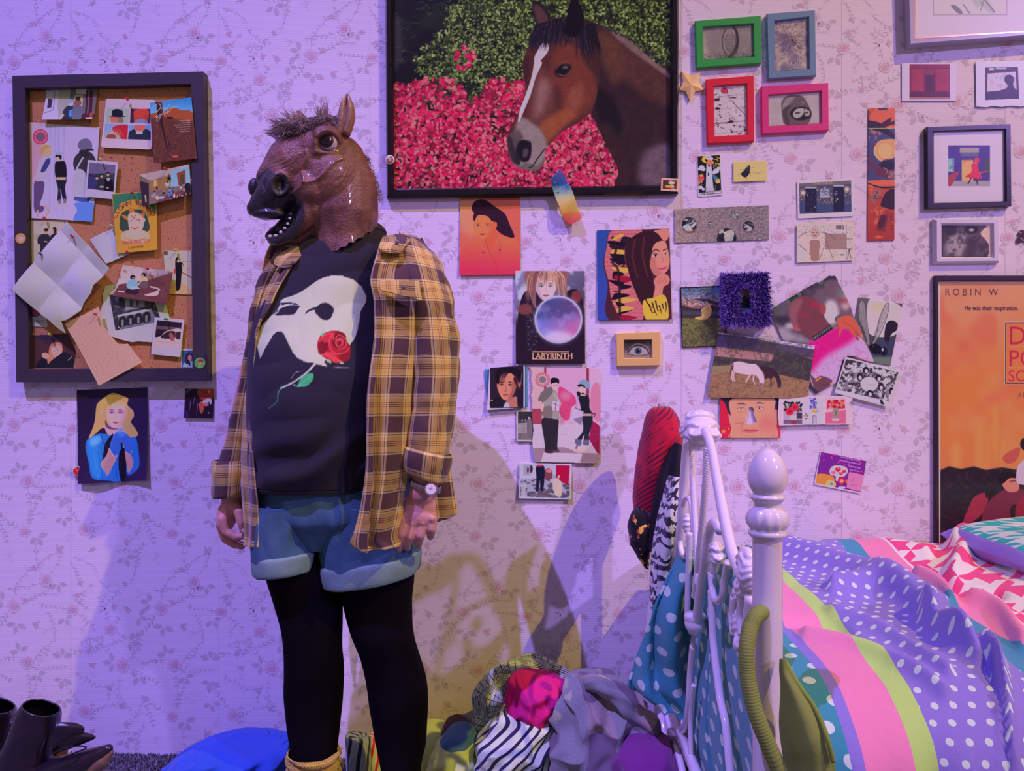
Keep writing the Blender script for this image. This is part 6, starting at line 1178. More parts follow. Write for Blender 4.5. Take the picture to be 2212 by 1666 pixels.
def p_car(c):
    c.a[:] = (214,186,240); q = [(1487,928),(1722,950),(1696,1200),(1455,1176)]; c.poly(q,(40,22,44)); c.mask(q); c.poly([(1490,980),(1720,1000),(1715,1030),(1480,1010)],(90,66,84)); c.sp([(1450,1100),(1520,1080),(1580,1030),(1720,1020),(1720,1210),(1450,1180)],(196,160,190)); c.sp([(1520,1095),(1590,1035),(1660,1040),(1650,1100)],(50,30,50)); c.poly([(1670,1040),(1720,1040),(1710,1110),(1665,1105)],(50,30,50)); c.sp([(1600,1060),(1630,1050),(1650,1110),(1625,1130),(1610,1100)],(150,70,80)); c.line([(1480,1130),(1700,1150)],3,(130,96,120)); c.line([(1660,1040),(1650,1190)],3,(130,96,120)); c.ell(1500,1070,22,10,(20,12,24),rot=-30); c.mask(None)
card('instant_photo', 'square instant photo of a white car with a person at the window', 'photo', 'C2',[(1465,902),(1746,925),(1708,1280),(1430,1252)],.018,p_car,res=1.9,group=G1)
def p_idp(c): c.a[:] = (200,180,220); c.rect(1722,1215,1840,1378,(44,70,150)); c.sp([(1735,1390),(1750,1330),(1830,1320),(1840,1390)],(130,140,190)); c.ell(1790,1275,38,38,(50,26,44)); c.sp([(1750,1280),(1760,1340),(1800,1330),(1770,1280)],(50,26,44)); c.ell(1797,1285,19,28,(190,120,130)); c.ell(1795,1345,8,16,(40,30,40))
card('portrait_photo', 'tiny blue school portrait in the lower right corner of the cork', 'photo', 'C2',[(1713,1205),(1822,1205),(1822,1378),(1713,1375)],.0115,p_idp,res=2,group=G1)
def p_s1(c): c.a[:] = (236,160,60); c.ell(195,158,34,32,(216,150,196)); c.ell(197,158,20,20,(230,190,220)); c.text('PURPLE',150,130,20,(140,60,60),rot=-30); c.text('ROCKS',175,206,18,(140,60,60),rot=-10)
def p_s2(c): c.a[:] = (96,160,80); c.ell(1893,1335,44,42,(206,190,190)); c.ell(1893,1335,42,40,(90,150,76)); c.ell(1900,1315,26,18,(150,40,60)); c.poly([(1875,1330),(1915,1330),(1890,1375)],(200,150,130))
disc('round_sticker', 'round orange sticker on the left side of the corkboard frame', 'sticker', 'C2',195,157,51,.0305,p_s1,.0004)
disc('round_sticker', 'round green sticker on the lower right corner of the corkboard frame', 'sticker', 'C2',1893,1336,53,.0305,p_s2,.0004)
def pin_mesh():
    prof = [(0,0),(.0004,0),(.0004,.005),(.0035,.005),(.0042,.0062),(.0026,.0078),(.0022,.011),(.0036,.0128),(.0034,.014),(.0,.0148)]
    v = []; n = 12
    for r,h in prof:
        for k in range(n): a = 2*math.pi*k/n; v.append((r*math.cos(a),-h,r*math.sin(a)))
    return v,[(i*n+k,(i+1)*n+k,(i+1)*n+(k+1) % n,i*n+(k+1) % n) for i in range(len(prof)-1) for k in range(n)]
pv,pf = pin_mesh()
for x,y,off,cc,lb in [(148,192,.016, 'red', 'top of the hallway photo'),(145,190,.016, 'red', 'hallway photo, left of its twin pin'),(277,217,.017, 'red', 'white card of four heads'),(219,347,.021, 'white', 'instant photo of three people'),(362,368,.035, 'red', 'classroom photo'),(286,418,.023, 'red', 'top edge of the clown postcard'),(101,476,.013, 'red', 'kitchen photo of two people'),(159,514,.040, 'red', 'big creased letter'),
                          (93,552,.040, 'blue', 'left edge of the big creased letter'),(243,491,.016, 'white', 'page behind the clown postcard'),(274,548,.016, 'red', 'lower corner of the page behind the clown postcard'),(319,583,.026, 'red', 'photo of two people on the floor'),(382,542,.013, 'yellow', 'black dress photo'),(209,680,.036, 'red', 'tan notebook page'),(364,690,.019, 'green', 'instant photo of the white car'),(112,725,.014, 'yellow', 'dark photo of the leaning person')]:
    pc = {'red': (216,40,70), 'white': (226,200,230), 'blue': (40,60,130), 'yellow': (220,180,70), 'green': (30,120,90)}[cc]
    o = mesh('push_pin',pv,pf,plain('pin_plastic_'+cc,A(*pc,200),.25,coat=.4,var=.02),smooth=True); o.location = P(x,y,-off); o.rotation_euler = (random.Random(x*7).uniform(-.5,.1),random.Random(y).uniform(-.3,.3),random.Random(x+y).uniform(-.5,.5))
    tag(o,cc+' push pin in the '+lb, 'push pin', 'push pins on the corkboard')
# ------------------------------------------------------------ sculpting helpers
def cap(p0,r0,p1,r1,seg=16,rings=5):
    p0 = np.array(p0,float); p1 = np.array(p1,float); ax = p1-p0; L = np.linalg.norm(ax)
    if L < 1e-6: ax = np.array([0,0,1.]); L = 1e-6
    z = ax/L if L > 1e-5 else np.array([0,0,1.])
    t = np.array([1,0,0.]) if abs(z[0]) < .8 else np.array([0,1.,0]); x = np.cross(t,z); x /= np.linalg.norm(x); y = np.cross(z,x)
    prof = [(-r0*math.cos(a),r0*math.sin(a),0) for a in np.linspace(0.02,math.pi/2,rings)]+[(r1*math.sin(a),r1*math.cos(a),1) for a in np.linspace(0,math.pi/2-.02,rings)]
    v = []
    for h,r,e in prof:
        c = (p0 if e == 0 else p1)+z*h
        for k in range(seg): a = 2*math.pi*k/seg; v.append(c+(x*math.cos(a)+y*math.sin(a))*r)
    n = len(prof); f = [(i*seg+k,i*seg+(k+1) % seg,(i+1)*seg+(k+1) % seg,(i+1)*seg+k) for i in range(n-1) for k in range(seg)]
    f.append(tuple(range(seg))[::-1]); f.append(tuple(range((n-1)*seg,n*seg))); return v,f
def ellps(c,r,seg=20,rings=12,axes=None):
    c = np.array(c,float); A_ = np.eye(3) if axes is None else np.array(axes); v = []
    for i in range(rings+1):
        ph = .03+(math.pi-.06)*i/rings
        for k in range(seg):
            a = 2*math.pi*k/seg; q = np.array([math.sin(ph)*math.cos(a)*r[0],math.sin(ph)*math.sin(a)*r[1],-math.cos(ph)*r[2]]); v.append(c+q@A_)
    f = [(i*seg+k,i*seg+(k+1) % seg,(i+1)*seg+(k+1) % seg,(i+1)*seg+k) for i in range(rings) for k in range(seg)]
    f.append(tuple(range(seg))[::-1]); f.append(tuple(range(rings*seg,(rings+1)*seg))); return v,f
def merge(parts):
    V_ = []; F_ = []; n = 0
    for v,f in parts:
        V_ += list(v); F_ += [tuple(i+n for i in q) for q in f]; n += len(v)
    return V_,F_
def chain(pts):                             # [(p,r),...]
    return [cap(a[0],a[1],b[0],b[1]) for a,b in zip(pts[:-1],pts[1:])]
def fuse(parts,voxel,smooth=6,fac=.5):
    """one continuous skin around overlapping volumes; returns vertex and face arrays"""
    V_,F_ = merge(parts); me = bpy.data.meshes.new('tmp'); me.from_pydata([tuple(p) for p in V_],[],F_); o = bpy.data.objects.new('tmp',me); COL.objects.link(o)
    m = o.modifiers.new('r', 'REMESH'); m.mode = 'VOXEL'; m.voxel_size = voxel
    s = o.modifiers.new('s', 'SMOOTH'); s.iterations = smooth; s.factor = fac
    bpy.context.view_layer.update(); ev = o.evaluated_get(bpy.context.evaluated_depsgraph_get()); e = ev.to_mesh()
    v = np.zeros(len(e.vertices)*3); e.vertices.foreach_get('co',v); v = v.reshape(-1,3)
    nn = np.zeros(len(e.vertices)*3); e.vertices.foreach_get('normal',nn); nn = nn.reshape(-1,3)
    f = [tuple(p.vertices) for p in e.polygons]; ev.to_mesh_clear(); bpy.data.objects.remove(o); bpy.data.meshes.remove(me)
    return v,nn,f
def interp_rows(rows,n):
    r = np.array(rows,float); t = np.linspace(0,len(r)-1,n); i = np.clip(t.astype(int),0,len(r)-2); f = (t-i)[:,None]
    p0 = r[np.maximum(i-1,0)]; p1 = r[i]; p2 = r[i+1]; p3 = r[np.minimum(i+2,len(r)-1)]
    return 0.5*((2*p1)+(-p0+p2)*f+(2*p0-5*p1+4*p2-p3)*f*f+(-p0+3*p1-3*p2+p3)*f**3)
def nz(x,y,s,seed=0):                    # cheap smooth noise,arrays
    return (np.sin(x*s*1.3+seed*1.7+1.1*np.sin(y*s*.9+seed))+np.sin(y*s*1.1+seed*2.3+1.3*np.sin(x*s*.7+seed*.6))+np.sin((x+y)*s*.8+seed*3.1))/3
def loft(name,rows,mat,parent,nr=60,nc=72,folds=None,caps=(False,False),sup=2.2,canvas=None,arc=(0,2*math.pi),col=None,thick=0.0,closed=True):
    """rows: (py left, py right, px left, px right, depth y, half depth); elliptical sections seen at those pixels"""
    R = interp_rows(rows,nr); th = np.linspace(arc[0],arc[1],nc,endpoint=not closed)
    c = np.cos(th); s = np.sin(th); cx = np.sign(c)*np.abs(c)**(2/sup); sx = np.sign(s)*np.abs(s)**(2/sup)
    A_ = Pv(R[:,2],R[:,0],R[:,4]); B_ = Pv(R[:,3],R[:,1],R[:,4]); C_ = (A_+B_)/2; H = (B_-A_)/2
    W = C_[:,None]+H[:,None]*cx[None, :,None]; W[...,1] += -R[:,5][:,None]*sx[None]
    dl = np.linalg.norm(np.diff(W,axis=1),axis=2); U = np.concatenate([np.zeros((nr,1)),np.cumsum(dl,1)],1); U -= U[:,nc//4:nc//4+1]
    Vv = np.repeat(C_[:,2:3],nc,1)
    if folds is not None:
        N = np.stack([np.repeat(c[None],nr,0),np.repeat(-s[None],nr,0),np.zeros((nr,nc))],-1)
        W = W+N*folds(U,Vv,th[None]+0*U)[...,None]
    v = W.reshape(-1,3); idx = np.arange(nr*nc).reshape(nr,nc)
    nx = np.roll(idx,-1,1) if closed else idx[:,1:]
    a = idx if closed else idx[:, :-1]
    f = np.stack([a[:-1],a[1:],nx[1:],nx[:-1]],-1).reshape(-1,4).tolist()
    if caps[0]: f.append(list(idx[0]))
    if caps[1]: f.append(list(idx[-1][::-1]))
    cc = None
    if canvas is not None:
        px,py = toPx(v); cc = gam(lin(np.clip(canvas.sample(px,py),0,255))/illum(px))
    uv = np.stack([U,Vv],-1).reshape(-1,2)
    o = mesh(name,v,f,mat,parent,col=cc,uv=uv,smooth=True)
    if thick: m = o.modifiers.new('thickness', 'SOLIDIFY'); m.thickness = thick; m.offset = -1
    return o
def panel(name,rows,mat,parent,nr=50,nc=24,bulge=.0,folds=None,thick=.002):
    """rows: (px left, py left, px right, py right, depth left, depth right): a hanging piece of cloth"""
    R = interp_rows(rows,nr); t = np.linspace(0,1,nc)[None, :]
    px = R[:,0:1]*(1-t)+R[:,2:3]*t; py = R[:,1:2]*(1-t)+R[:,3:4]*t; y = R[:,4:5]*(1-t)+R[:,5:6]*t-bulge*np.sin(math.pi*t)
    W = Pv(px,py,y); U = np.concatenate([np.zeros((nr,1)),np.cumsum(np.linalg.norm(np.diff(W,axis=1),axis=2),1)],1); U -= U[:,nc//2:nc//2+1]; Vv = W[...,2]
    if folds is not None: W[...,1] -= folds(U,Vv)
    idx = np.arange(nr*nc).reshape(nr,nc); f = np.stack([idx[:-1, :-1],idx[1:, :-1],idx[1:,1:],idx[:-1,1:]],-1).reshape(-1,4).tolist()
    o = mesh(name,W.reshape(-1,3),f,mat,parent,uv=np.stack([U,Vv],-1).reshape(-1,2),smooth=True)
    m = o.modifiers.new('thickness', 'SOLIDIFY'); m.thickness = thick; m.offset = 0; return o
def tube(name,pts,r,mat,parent,seg=14,sm=True,twist=None,n=8):
    p = smoothpts(pts,n,False) if sm else np.asarray(pts,float)
    r = np.interp(np.linspace(0,1,len(p)),np.linspace(0,1,len(np.atleast_1d(r))),np.atleast_1d(r))
    T_ = np.gradient(p,axis=0); T_ /= np.linalg.norm(T_,axis=1)[:,None]+1e-9; v = []; ref = np.array([0,1,0.]) if abs(T_[0][1]) < .9 else np.array([1.,0,0]); L = 0
    for i in range(len(p)):
        x = ref-T_[i]*ref.dot(T_[i]); x /= np.linalg.norm(x); ref = x; y = np.cross(T_[i],x)
        if i: L += np.linalg.norm(p[i]-p[i-1])
        for k in range(seg):
            a = 2*math.pi*k/seg; rr = r[i]
            if twist: rr *= 1+.22*abs(math.cos(1.5*(a+L*twist)))-.12
            v.append(p[i]+(x*math.cos(a)+y*math.sin(a))*rr)
    m = len(p); f = [(i*seg+k,i*seg+(k+1) % seg,(i+1)*seg+(k+1) % seg,(i+1)*seg+k) for i in range(m-1) for k in range(seg)]+[tuple(range(seg))[::-1],tuple(range((m-1)*seg,m*seg))]
    if name is None: return v,f
    return mesh(name,v,f,mat,parent,smooth=True)
# ------------------------------------------------------------ the person's body: one skin from head to feet
Z_ = -.38
def person():
    bp = lambda x,y,d=0: P(x,y,Z_-d)
    parts = []
    parts += chain([(bp(760,560),.06),(bp(735,640),.10),(bp(705,800),.125),(bp(690,930),.135),(bp(725,1060),.12)])
    parts += [ellps(bp(725,640,0),(.15,.09,.06)),ellps(bp(730,1085,0),(.15,.10,.07))]
    parts += chain([(bp(765,560),.055),(bp(745,480),.056)])+[ellps(bp(725,400,0),(.075,.09,.105)),ellps(bp(670,430,.02),(.012,.02,.018)),ellps(bp(690,420,.07),(.03,.03,.05))]
    for s in (0,1):                        # ears of the hidden head
        parts.append(ellps(bp(770,410,-.03+.06*s),(.01,.02,.03)))
    # legs and feet
    parts += chain([(bp(655,1120,.0),.074),(bp(662,1260,.0),.068),(bp(678,1370,.02),.056),(bp(681,1470,.0),.058),(bp(680,1640,.01),.042),(bp(682,1770,.0),.036)])+chain([(bp(682,1775,.0),.036),(bp(660,1785,.10),.030),(bp(645,1795,.17),.018)])
    parts += chain([(bp(805,1120,.0),.074),(bp(815,1260,.0),.068),(bp(828,1370,.01),.058),(bp(855,1470,-.01),.060),(bp(866,1640,.0),.044),(bp(875,1770,-.01),.036)])+chain([(bp(875,1775,-.01),.036),(bp(870,1785,.10),.030),(bp(862,1795,.17),.018)])
    # image-left arm and hand
    q = lambda x,y,d=0: P(x,y,-.40-d)
    parts += chain([(q(615,610,-.05),.052),(q(570,760,-.04),.044),(q(522,960,0),.038),(q(505,1075,.0),.027),(q(500,1095,.0),.025)])
    parts += [ellps(q(490,1115,.0),(.022,.028,.036)),ellps(q(484,1128,.005),(.016,.030,.022))]
    fr = [(.026,[(480,1122),(487,1148),(508,1160),(527,1159)]),(.006,[(476,1130),(484,1160),(505,1176),(523,1181)]),(-.014,[(476,1134),(486,1164),(508,1178),(521,1176)]),(-.032,[(480,1132),(490,1158),(508,1168),(516,1162)])]
    for d,pts in fr: parts += chain([(q(x,y,d-.002*i),r) for i,((x,y),r) in enumerate(zip(pts,(.0112,.0100,.0092,.0078)))])
    parts += chain([(q(506,1088,.016),.015),(q(517,1106,.030),.0125),(q(522,1128,.034),.0108),(q(526,1146,.030),.0088)])
    # image-right arm and hand
    q = lambda x,y,d=0: P(x,y,-.49-d)
    parts += chain([(P(905,610,-.42),.055),(q(935,780,-.02),.047),(q(930,930,0),.040),(q(919,1040,.0),.030),(q(913,1064,.0),.031)])
    parts += [ellps(q(907,1095,.0),(.037,.018,.042)),ellps(q(904,1117,.004),(.039,.016,.023)),ellps(q(884,1100,-.005),(.014,.018,.03))]
    fr = [[(876,1124),(867,1152),(861,1174),(861,1187)],[(894,1131),(886,1158),(880,1174),(880,1184)],[(914,1129),(908,1156),(905,1169),(904,1178)],[(934,1121),(932,1142),(931,1152),(930,1160)]]
    for i,pts in enumerate(fr):
        parts += chain([(q(x,y,d-.004*i*.3),r) for (x,y),r,d in zip(pts,(.0118,.0106,.0098,.0082),(.006,.008,-.006,-.020))]); parts.append(ellps(q(pts[0][0],pts[0][1]-1,.008),(.010,.011,.010)))
    parts += chain([(q(876,1090,-.012),.014),(q(866,1112,-.022),.0115),(q(863,1135,-.028),.0100),(q(866,1152,-.030),.0082)])
    v,nn,f = fuse(parts,.0027,5,.5)
    m,nt,b = newmat('skin',.5,0,.4)
    b.inputs['Subsurface Weight'].default_value = .08; b.inputs['Subsurface Radius'].default_value = (.01,.004,.002)
    n1 = noise(nt,35,3); c = mix(nt,n1,(.66,.32,.22),(.80,.46,.34)); nt.links.new(mix(nt,noise(nt,260,2)*.3,c,(.62,.24,.18)),b.inputs['Base Color']); bump(nt,b,noise(nt,520,3)*.5+noise(nt,120,3),.0008)
    body = mesh('person',v,f,m,None,smooth=True)
    tag(body, 'person in a brown rubber horse mask, black mask T-shirt and open mustard plaid shirt', 'person')
    # nails
    nm = plain('fingernail_finish',(.85,.55,.50),.2,coat=.4)
    def nail(c,rx,rz,nor):
        vv = []; ff = []; nor = np.array(nor,float); nor /= np.linalg.norm(nor); up = np.array([0,0,1.]); up -= nor*up.dot(nor); up /= np.linalg.norm(up); rt = np.cross(up,nor)
        for i in range(7):
            for k in range(14):
                a = 2*math.pi*k/14; s = i/6; vv.append(np.array(c)+rt*rx*s*math.cos(a)+up*rz*s*math.sin(a)+nor*.0012*(1-s*s))
        for i in range(6):
            for k in range(14): ff.append((i*14+k,(i+1)*14+k,(i+1)*14+(k+1) % 14,i*14+(k+1) % 14))
        mesh('fingernail',vv,ff,nm,body,smooth=True)
    nail(P(526,1144,-.40-.030-.0086),.0058,.0075,(0,-1,.1))
    return body
body = person()
# ------------------------------------------------------------ tights, socks, shoes
bt = plain('black_tights_knit',(.005,.004,.006),.9,bmp=.0004,bscale=900,spec=.08)
fl = lambda a,s,sd: (lambda U,V_,th: a*nz(U,V_,s,sd))
tg = tag(loft('tights_leg',[(1180,1180,568,720,-.39,.088),(1240,1240,580,738,-.39,.085),(1290,1290,594,739,-.39,.078),(1350,1350,610,737,-.40,.066),(1400,1400,616,737,-.40,.062),(1450,1450,617,740,-.39,.064),(1500,1500,617,739,-.38,.064),(1560,1560,622,734,-.38,.056),(1640,1640,634,726,-.39,.047),(1740,1740,645,722,-.38,.042)],bt,body,90,64,fl(.0007,60,2)))
loft('tights_leg',[(1180,1180,716,900,-.38,.088),(1250,1250,736,893,-.38,.086),(1310,1310,746,889,-.38,.078),(1370,1370,762,892,-.39,.068),(1420,1420,782,905,-.38,.066),(1470,1470,793,920,-.37,.068),(1520,1520,800,923,-.37,.066),(1600,1600,813,920,-.37,.056),(1666,1666,826,908,-.38,.049),(1745,1745,838,906,-.38,.044)],bt,body,90,64,fl(.0007,60,5))
def knit(nm,c1,c2,s=1):
    m,nt,b = newmat(nm,.9,0,.2,sheen=.3); u,v_, _ = uvs(nt)
    k = (u*1800*s+(v_*1500*s).fr()*0).sin()*.5+(v_*1300*s+(u*900*s).sin()*1.2).sin()*.5
    nt.links.new(mix(nt,k*.5+.5,c1,c2),b.inputs['Base Color']); bump(nt,b,k,.0015); return m
sk = knit('mustard_knit',A(130,86,60,700),A(226,166,84,700))
sf = lambda U,V_,th: .004*np.sin(V_*260+2.2*np.sin(th*1.3+.5))+.0025*nz(U,V_,90,4)
loft('sock',[(1617,1625,626,727,-.40,.057),(1624,1632,624,729,-.40,.059),(1650,1655,628,728,-.40,.056),(1672,1676,624,730,-.40,.058),(1700,1700,632,728,-.40,.052),(1740,1740,640,728,-.39,.046),(1790,1790,645,726,-.39,.042)],sk,body,70,72,sf,thick=.003)
loft('sock',[(1690,1690,826,912,-.39,.055),(1720,1720,828,914,-.39,.056),(1750,1750,832,912,-.39,.05),(1800,1800,842,910,-.39,.043)],sk,body,40,72,sf,thick=.003)
sh = plain('dark_shoe_leather',(.03,.02,.02),.4,coat=.2)
for a,b_ in (((683,1795),(650,1800)),((877,1795),(868,1800))):
    v,nn,f = fuse(chain([(P(a[0],a[1],-.385),.045),(P((a[0]+b_[0])/2,1798,-.46),.042),(P(*b_,-.55),.034)])+[ellps(P(*b_,-.57),(.042,.05,.02))],.004,6); v[:,2] = np.maximum(v[:,2],.004); mesh('shoe',v,f,sh,body,smooth=True)
# ------------------------------------------------------------ denim shorts
def denim(nm,c1,c2):
    m,nt,b = newmat(nm,.85,0,.2); u,v_,uvv = uvs(nt)
    tw = ((u+v_)*2600).sin()*.5+.5; g = noise(nt,40,4,vec=uvv); h = noise(nt,420,3,vec=uvv)
    c = mix(nt,tw*.4+h*.4,c1,c2); nt.links.new(mix(nt,g*.5,c,c1),b.inputs['Base Color']); bump(nt,b,tw+h,.0004); return m
dn = denim('blue_denim',A(32,46,104,720),A(96,116,178,720)); dl_ = denim('denim_inside',A(74,82,128,720),A(146,148,184,720))
df = lambda U,V_,th: .004*nz(U,V_*.5,38,3)+.0025*nz(U*2,V_,60,8)
shorts = loft('denim_shorts',[(1000,1000,560,880,-.38,.135),(1060,1060,556,893,-.38,.140),(1110,1110,558,902,-.38,.138),(1138,1138,566,902,-.375,.120),(1172,1172,600,880,-.37,.100)],dn,body,60,160,df)
loft('shorts_leg',[(1080,1080,556,715,-.385,.128),(1130,1130,557,703,-.385,.126),(1170,1165,558,699,-.39,.118),(1205,1195,560,699,-.395,.110),(1232,1218,563,698,-.395,.106)],dn,shorts,50,110,df,thick=.003)
loft('shorts_cuff',[(1192,1180,561,700,-.395,.111),(1197,1184,559,702,-.395,.115),(1214,1202,559,702,-.395,.116),(1226,1214,561,700,-.395,.114),(1228,1216,564,697,-.395,.108)],dl_,shorts,26,110,lambda U,V_,th: .0025*nz(U,V_,55,1),thick=.004)
loft('shorts_leg',[(1080,1080,690,897,-.380,.130),(1130,1130,692,905,-.380,.130),(1175,1165,697,906,-.380,.124),(1215,1195,700,903,-.38,.118),(1246,1222,703,900,-.38,.112)],dn,shorts,50,120,df,thick=.003)
loft('shorts_cuff',[(1214,1186,700,903,-.38,.117),(1220,1192,698,906,-.38,.121),(1240,1214,700,905,-.38,.121),(1254,1228,703,901,-.38,.118),(1256,1230,706,897,-.38,.112)],dl_,shorts,26,120,lambda U,V_,th: .0025*nz(U,V_,50,6),thick=.004)

# ------------------------------------------------------------ T-shirt with printed mask and rose
def tshirt():
    c = Cv(V['M4'],(520,480,890,1100),1.15,(34,26,50)); w_ = (255,232,252)
    m1 = [(1020,388),(1120,388),(1220,420),(1290,480),(1332,565),(1325,620),(1278,700),(1270,780),(1255,860),(1230,930),(1190,985),(1180,1060),(1120,1110),(1010,1110),(960,1130),(992,1174),(940,1162),(870,1142),(800,1132),(730,1095),(695,1050),(655,970),(622,900),(602,872),(560,866),(520,900),(490,955),(455,1010),(432,1060),(412,1105),(400,1060),(386,1000),(384,940),(400,870),(432,810),(475,765),(520,722),(560,682),(582,640),(590,602),(620,582),(700,556),(760,530),(820,490),(900,432),(960,402)]
    c.poly(m1,w_); c.mask(m1); c.cloud(60,(206,176,214),3,.5,.8,.35); c.mask(None); k_ = (34,26,50)
    c.sp([(524,722),(545,700),(575,672),(620,650),(700,640),(757,648),(742,672),(700,722),(620,728),(560,732)],k_); c.sp([(584,636),(600,618),(680,618),(742,632),(730,640),(660,630),(610,640)],k_); c.line([(530,722),(565,700),(580,668),(640,644)],7,w_,sm=True)
    c.sp([(884,690),(905,650),(950,622),(1000,622),(1045,660),(1048,700),(1020,758),(980,772),(940,760),(900,722)],k_); c.sp([(803,722),(815,690),(870,662),(930,650),(905,682),(850,690),(825,705)],k_)
    c.line([(950,1095),(880,1160),(800,1240),(690,1315),(592,1362)],18,(190,176,200),sm=True,w2=12); c.line([(592,1362),(565,1410),(555,1480),(480,1540)],9,(64,120,120),sm=True,w2=5); c.line([(582,1362),(600,1355),(640,1345)],8,(150,190,190)); c.sp([(735,1345),(770,1270),(830,1235),(872,1240),(866,1290),(820,1340),(770,1350)],(60,140,120)); c.line([(750,1340),(860,1250)],4,(110,180,160)); c.line([(680,1280),(720,1225),(790,1215)],5,(130,120,150),sm=True); c.line([(700,1335),(760,1350)],7,(130,170,170))
    c.sp([(915,1050),(905,980),(930,910),(975,880),(1060,860),(1130,885),(1170,960),(1195,1010),(1190,1080),(1140,1130),(1080,1145),(1000,1120),(950,1085)],(140,20,40))
    for (x,y,rx,ry,rot,cc) in [(960,1000,40,78,20,(110,16,36)),(1010,920,70,44,-20,(176,34,56)),(1100,930,60,60,0,(110,14,34)),(1085,1000,84,92,10,(160,26,48)),(1095,960,58,60,0,(96,12,32)),(1100,965,40,44,0,(190,50,70)),(1103,968,26,30,0,(110,16,36)),(1150,1080,44,50,0,(130,20,40)),(1020,1080,60,30,20,(196,50,70)),(1070,1120,40,22,20,(206,60,80))]: c.ell(x,y,rx,ry,cc,rot=rot)
    for p in ([(1030,900),(1010,980),(1060,1060),(1150,1050),(1190,1000)],[(920,960),(970,900),(1040,890),(1050,950)],[(940,1070),(1000,1070),(1050,1110)],[(1060,930),(1100,900),(1150,940),(1150,1000),(1100,1020),(1070,980)],[(1085,960),(1105,940),(1125,965),(1105,995)]): c.line(p,7,(216,84,100),sm=True)
    c.sp([(985,1110),(1020,1122),(1030,1145),(1000,1138)],(150,180,160)); c.sp([(930,900),(950,880),(960,860),(955,910)],(100,170,160)); c.line([(950,870),(960,845),(970,860)],5,(80,160,160)); c.sp([(1105,1125),(1140,1150),(1110,1150)],(160,150,150))
    c.text('© 1986 R.U.G. PLC',1048,1186,17,(190,180,206),rot=2,bold=1)
    n_ = 300; th = np.concatenate([np.linspace(.02,math.pi-.02,n_),np.linspace(math.pi,2*math.pi,60,endpoint=False)])
    rows = [(502,494,690,826,-.37,.075),(522,514,664,838,-.37,.095),(545,540,632,850,-.375,.105),(580,578,606,858,-.38,.115),(640,640,578,862,-.385,.13),(700,700,556,862,-.39,.145),(760,760,547,862,-.395,.158),(830,830,544,862,-.40,.168),(900,900,543,860,-.40,.172),(960,960,546,858,-.40,.168),(1010,1010,549,856,-.395,.160),(1040,1040,552,856,-.39,.154),(1046,1044,553,856,-.39,.153),(1052,1050,555,854,-.39,.150)]
    nr = 430; R = interp_rows(rows,nr); nc = len(th)
    A_ = Pv(R[:,2],R[:,0],R[:,4]); B_ = Pv(R[:,3],R[:,1],R[:,4]); C_ = (A_+B_)/2; H = (B_-A_)/2; W = C_[:,None]+H[:,None]*np.cos(th)[None, :,None]; W[...,1] -= R[:,5][:,None]*np.sin(th)[None]
    x = W[...,0]; z = W[...,2]; fr = np.clip(np.sin(th),0,1)[None]
    low = np.clip((1.02-z)/.22,0,1)
    d = .006*nz(x,z,18,2)+.004*np.abs(nz(x*.7+z*.7,z-x,30,9))+low*.016*np.sin((z*1.0-x*.55)*70+1.6*np.sin(x*22))*np.clip(1-(abs(z-.93)/.13),0,1)+.006*np.sin((z+x*.9)*60+1)*np.clip(1-abs(z-1.28)/.08,0,1)*np.clip((x+.25)/.1,0,1)+low*.004*nz(x,z,34,5)
    hem = .002*(np.abs(R[:,0]-1042) < 1.2)[:,None]
    W[...,1] -= (d-hem)*fr
    v = W.reshape(-1,3); px,py = toPx(v); cc = gam(lin(np.clip(c.sample(px,py),0,255))/illum(px))
    back = np.repeat((np.sin(th) < 0)[None],nr,0).ravel(); cc[back] = A(34,26,50,720)
    idx = np.arange(nr*nc).reshape(nr,nc); nx = np.roll(idx,-1,1); f = np.stack([idx[:-1],idx[1:],nx[1:],nx[:-1]],-1).reshape(-1,4)
    o = mesh('t_shirt',v,f,vmat('printed_jersey',.85,bmp=.0004,bscale=900,spec=.2,sheen=.1),body,col=cc,smooth=True,loops=True)
    jm = plain('black_jersey',A(40,32,58,720),.85,bmp=.0004,bscale=900)
    loft('neckline',[(496,488,694,823,-.37,.073),(501,493,689,828,-.37,.079),(507,499,684,831,-.37,.083),(510,502,685,830,-.37,.080)],jm,o,12,80,thick=.002)
tshirt()
# ------------------------------------------------------------ plaid overshirt
def plaid():
    m,nt,b = newmat('mustard_plaid_flannel',.9,0,.15,sheen=.25); u,v_,uvv = uvs(nt)
    wob = noise(nt,14,2,vec=uvv)*.006
    Y = A(220,152,98,900); D_ = A(72,40,58,900); W_ = A(220,190,196,900); K_ = A(44,24,52,900)
    def thread(t):
        t = ((t+wob)/.082).fr(); c = mix(nt,t.lt(.42),Y,D_)
        for a in (.44,.965,.50,.90): c = mix(nt,(t-a).ab().lt(.011),c,W_)
        for a in (.66,.71,.76,.475,.935): c = mix(nt,(t-a).ab().lt(.009),c,K_)
        return c
    c = mix(nt,.5,thread(u),thread(v_)); tw = ((u+v_)*2400).sin()*.5+.5
    h = noise(nt,300,3,vec=uvv); c = mix(nt,h*.25,c,(.08,.04,.05))
    nt.links.new(c,b.inputs['Base Color']); bump(nt,b,tw*.4+h,.0006); return m
pm = plaid()
def wr(a,s,sd,k=1.0): return lambda U,V_,th=None: a*(np.abs(nz(U*k,V_*.55,s,sd))*1.4-.5)+a*.5*nz(U,V_,s*1.9,sd+3)
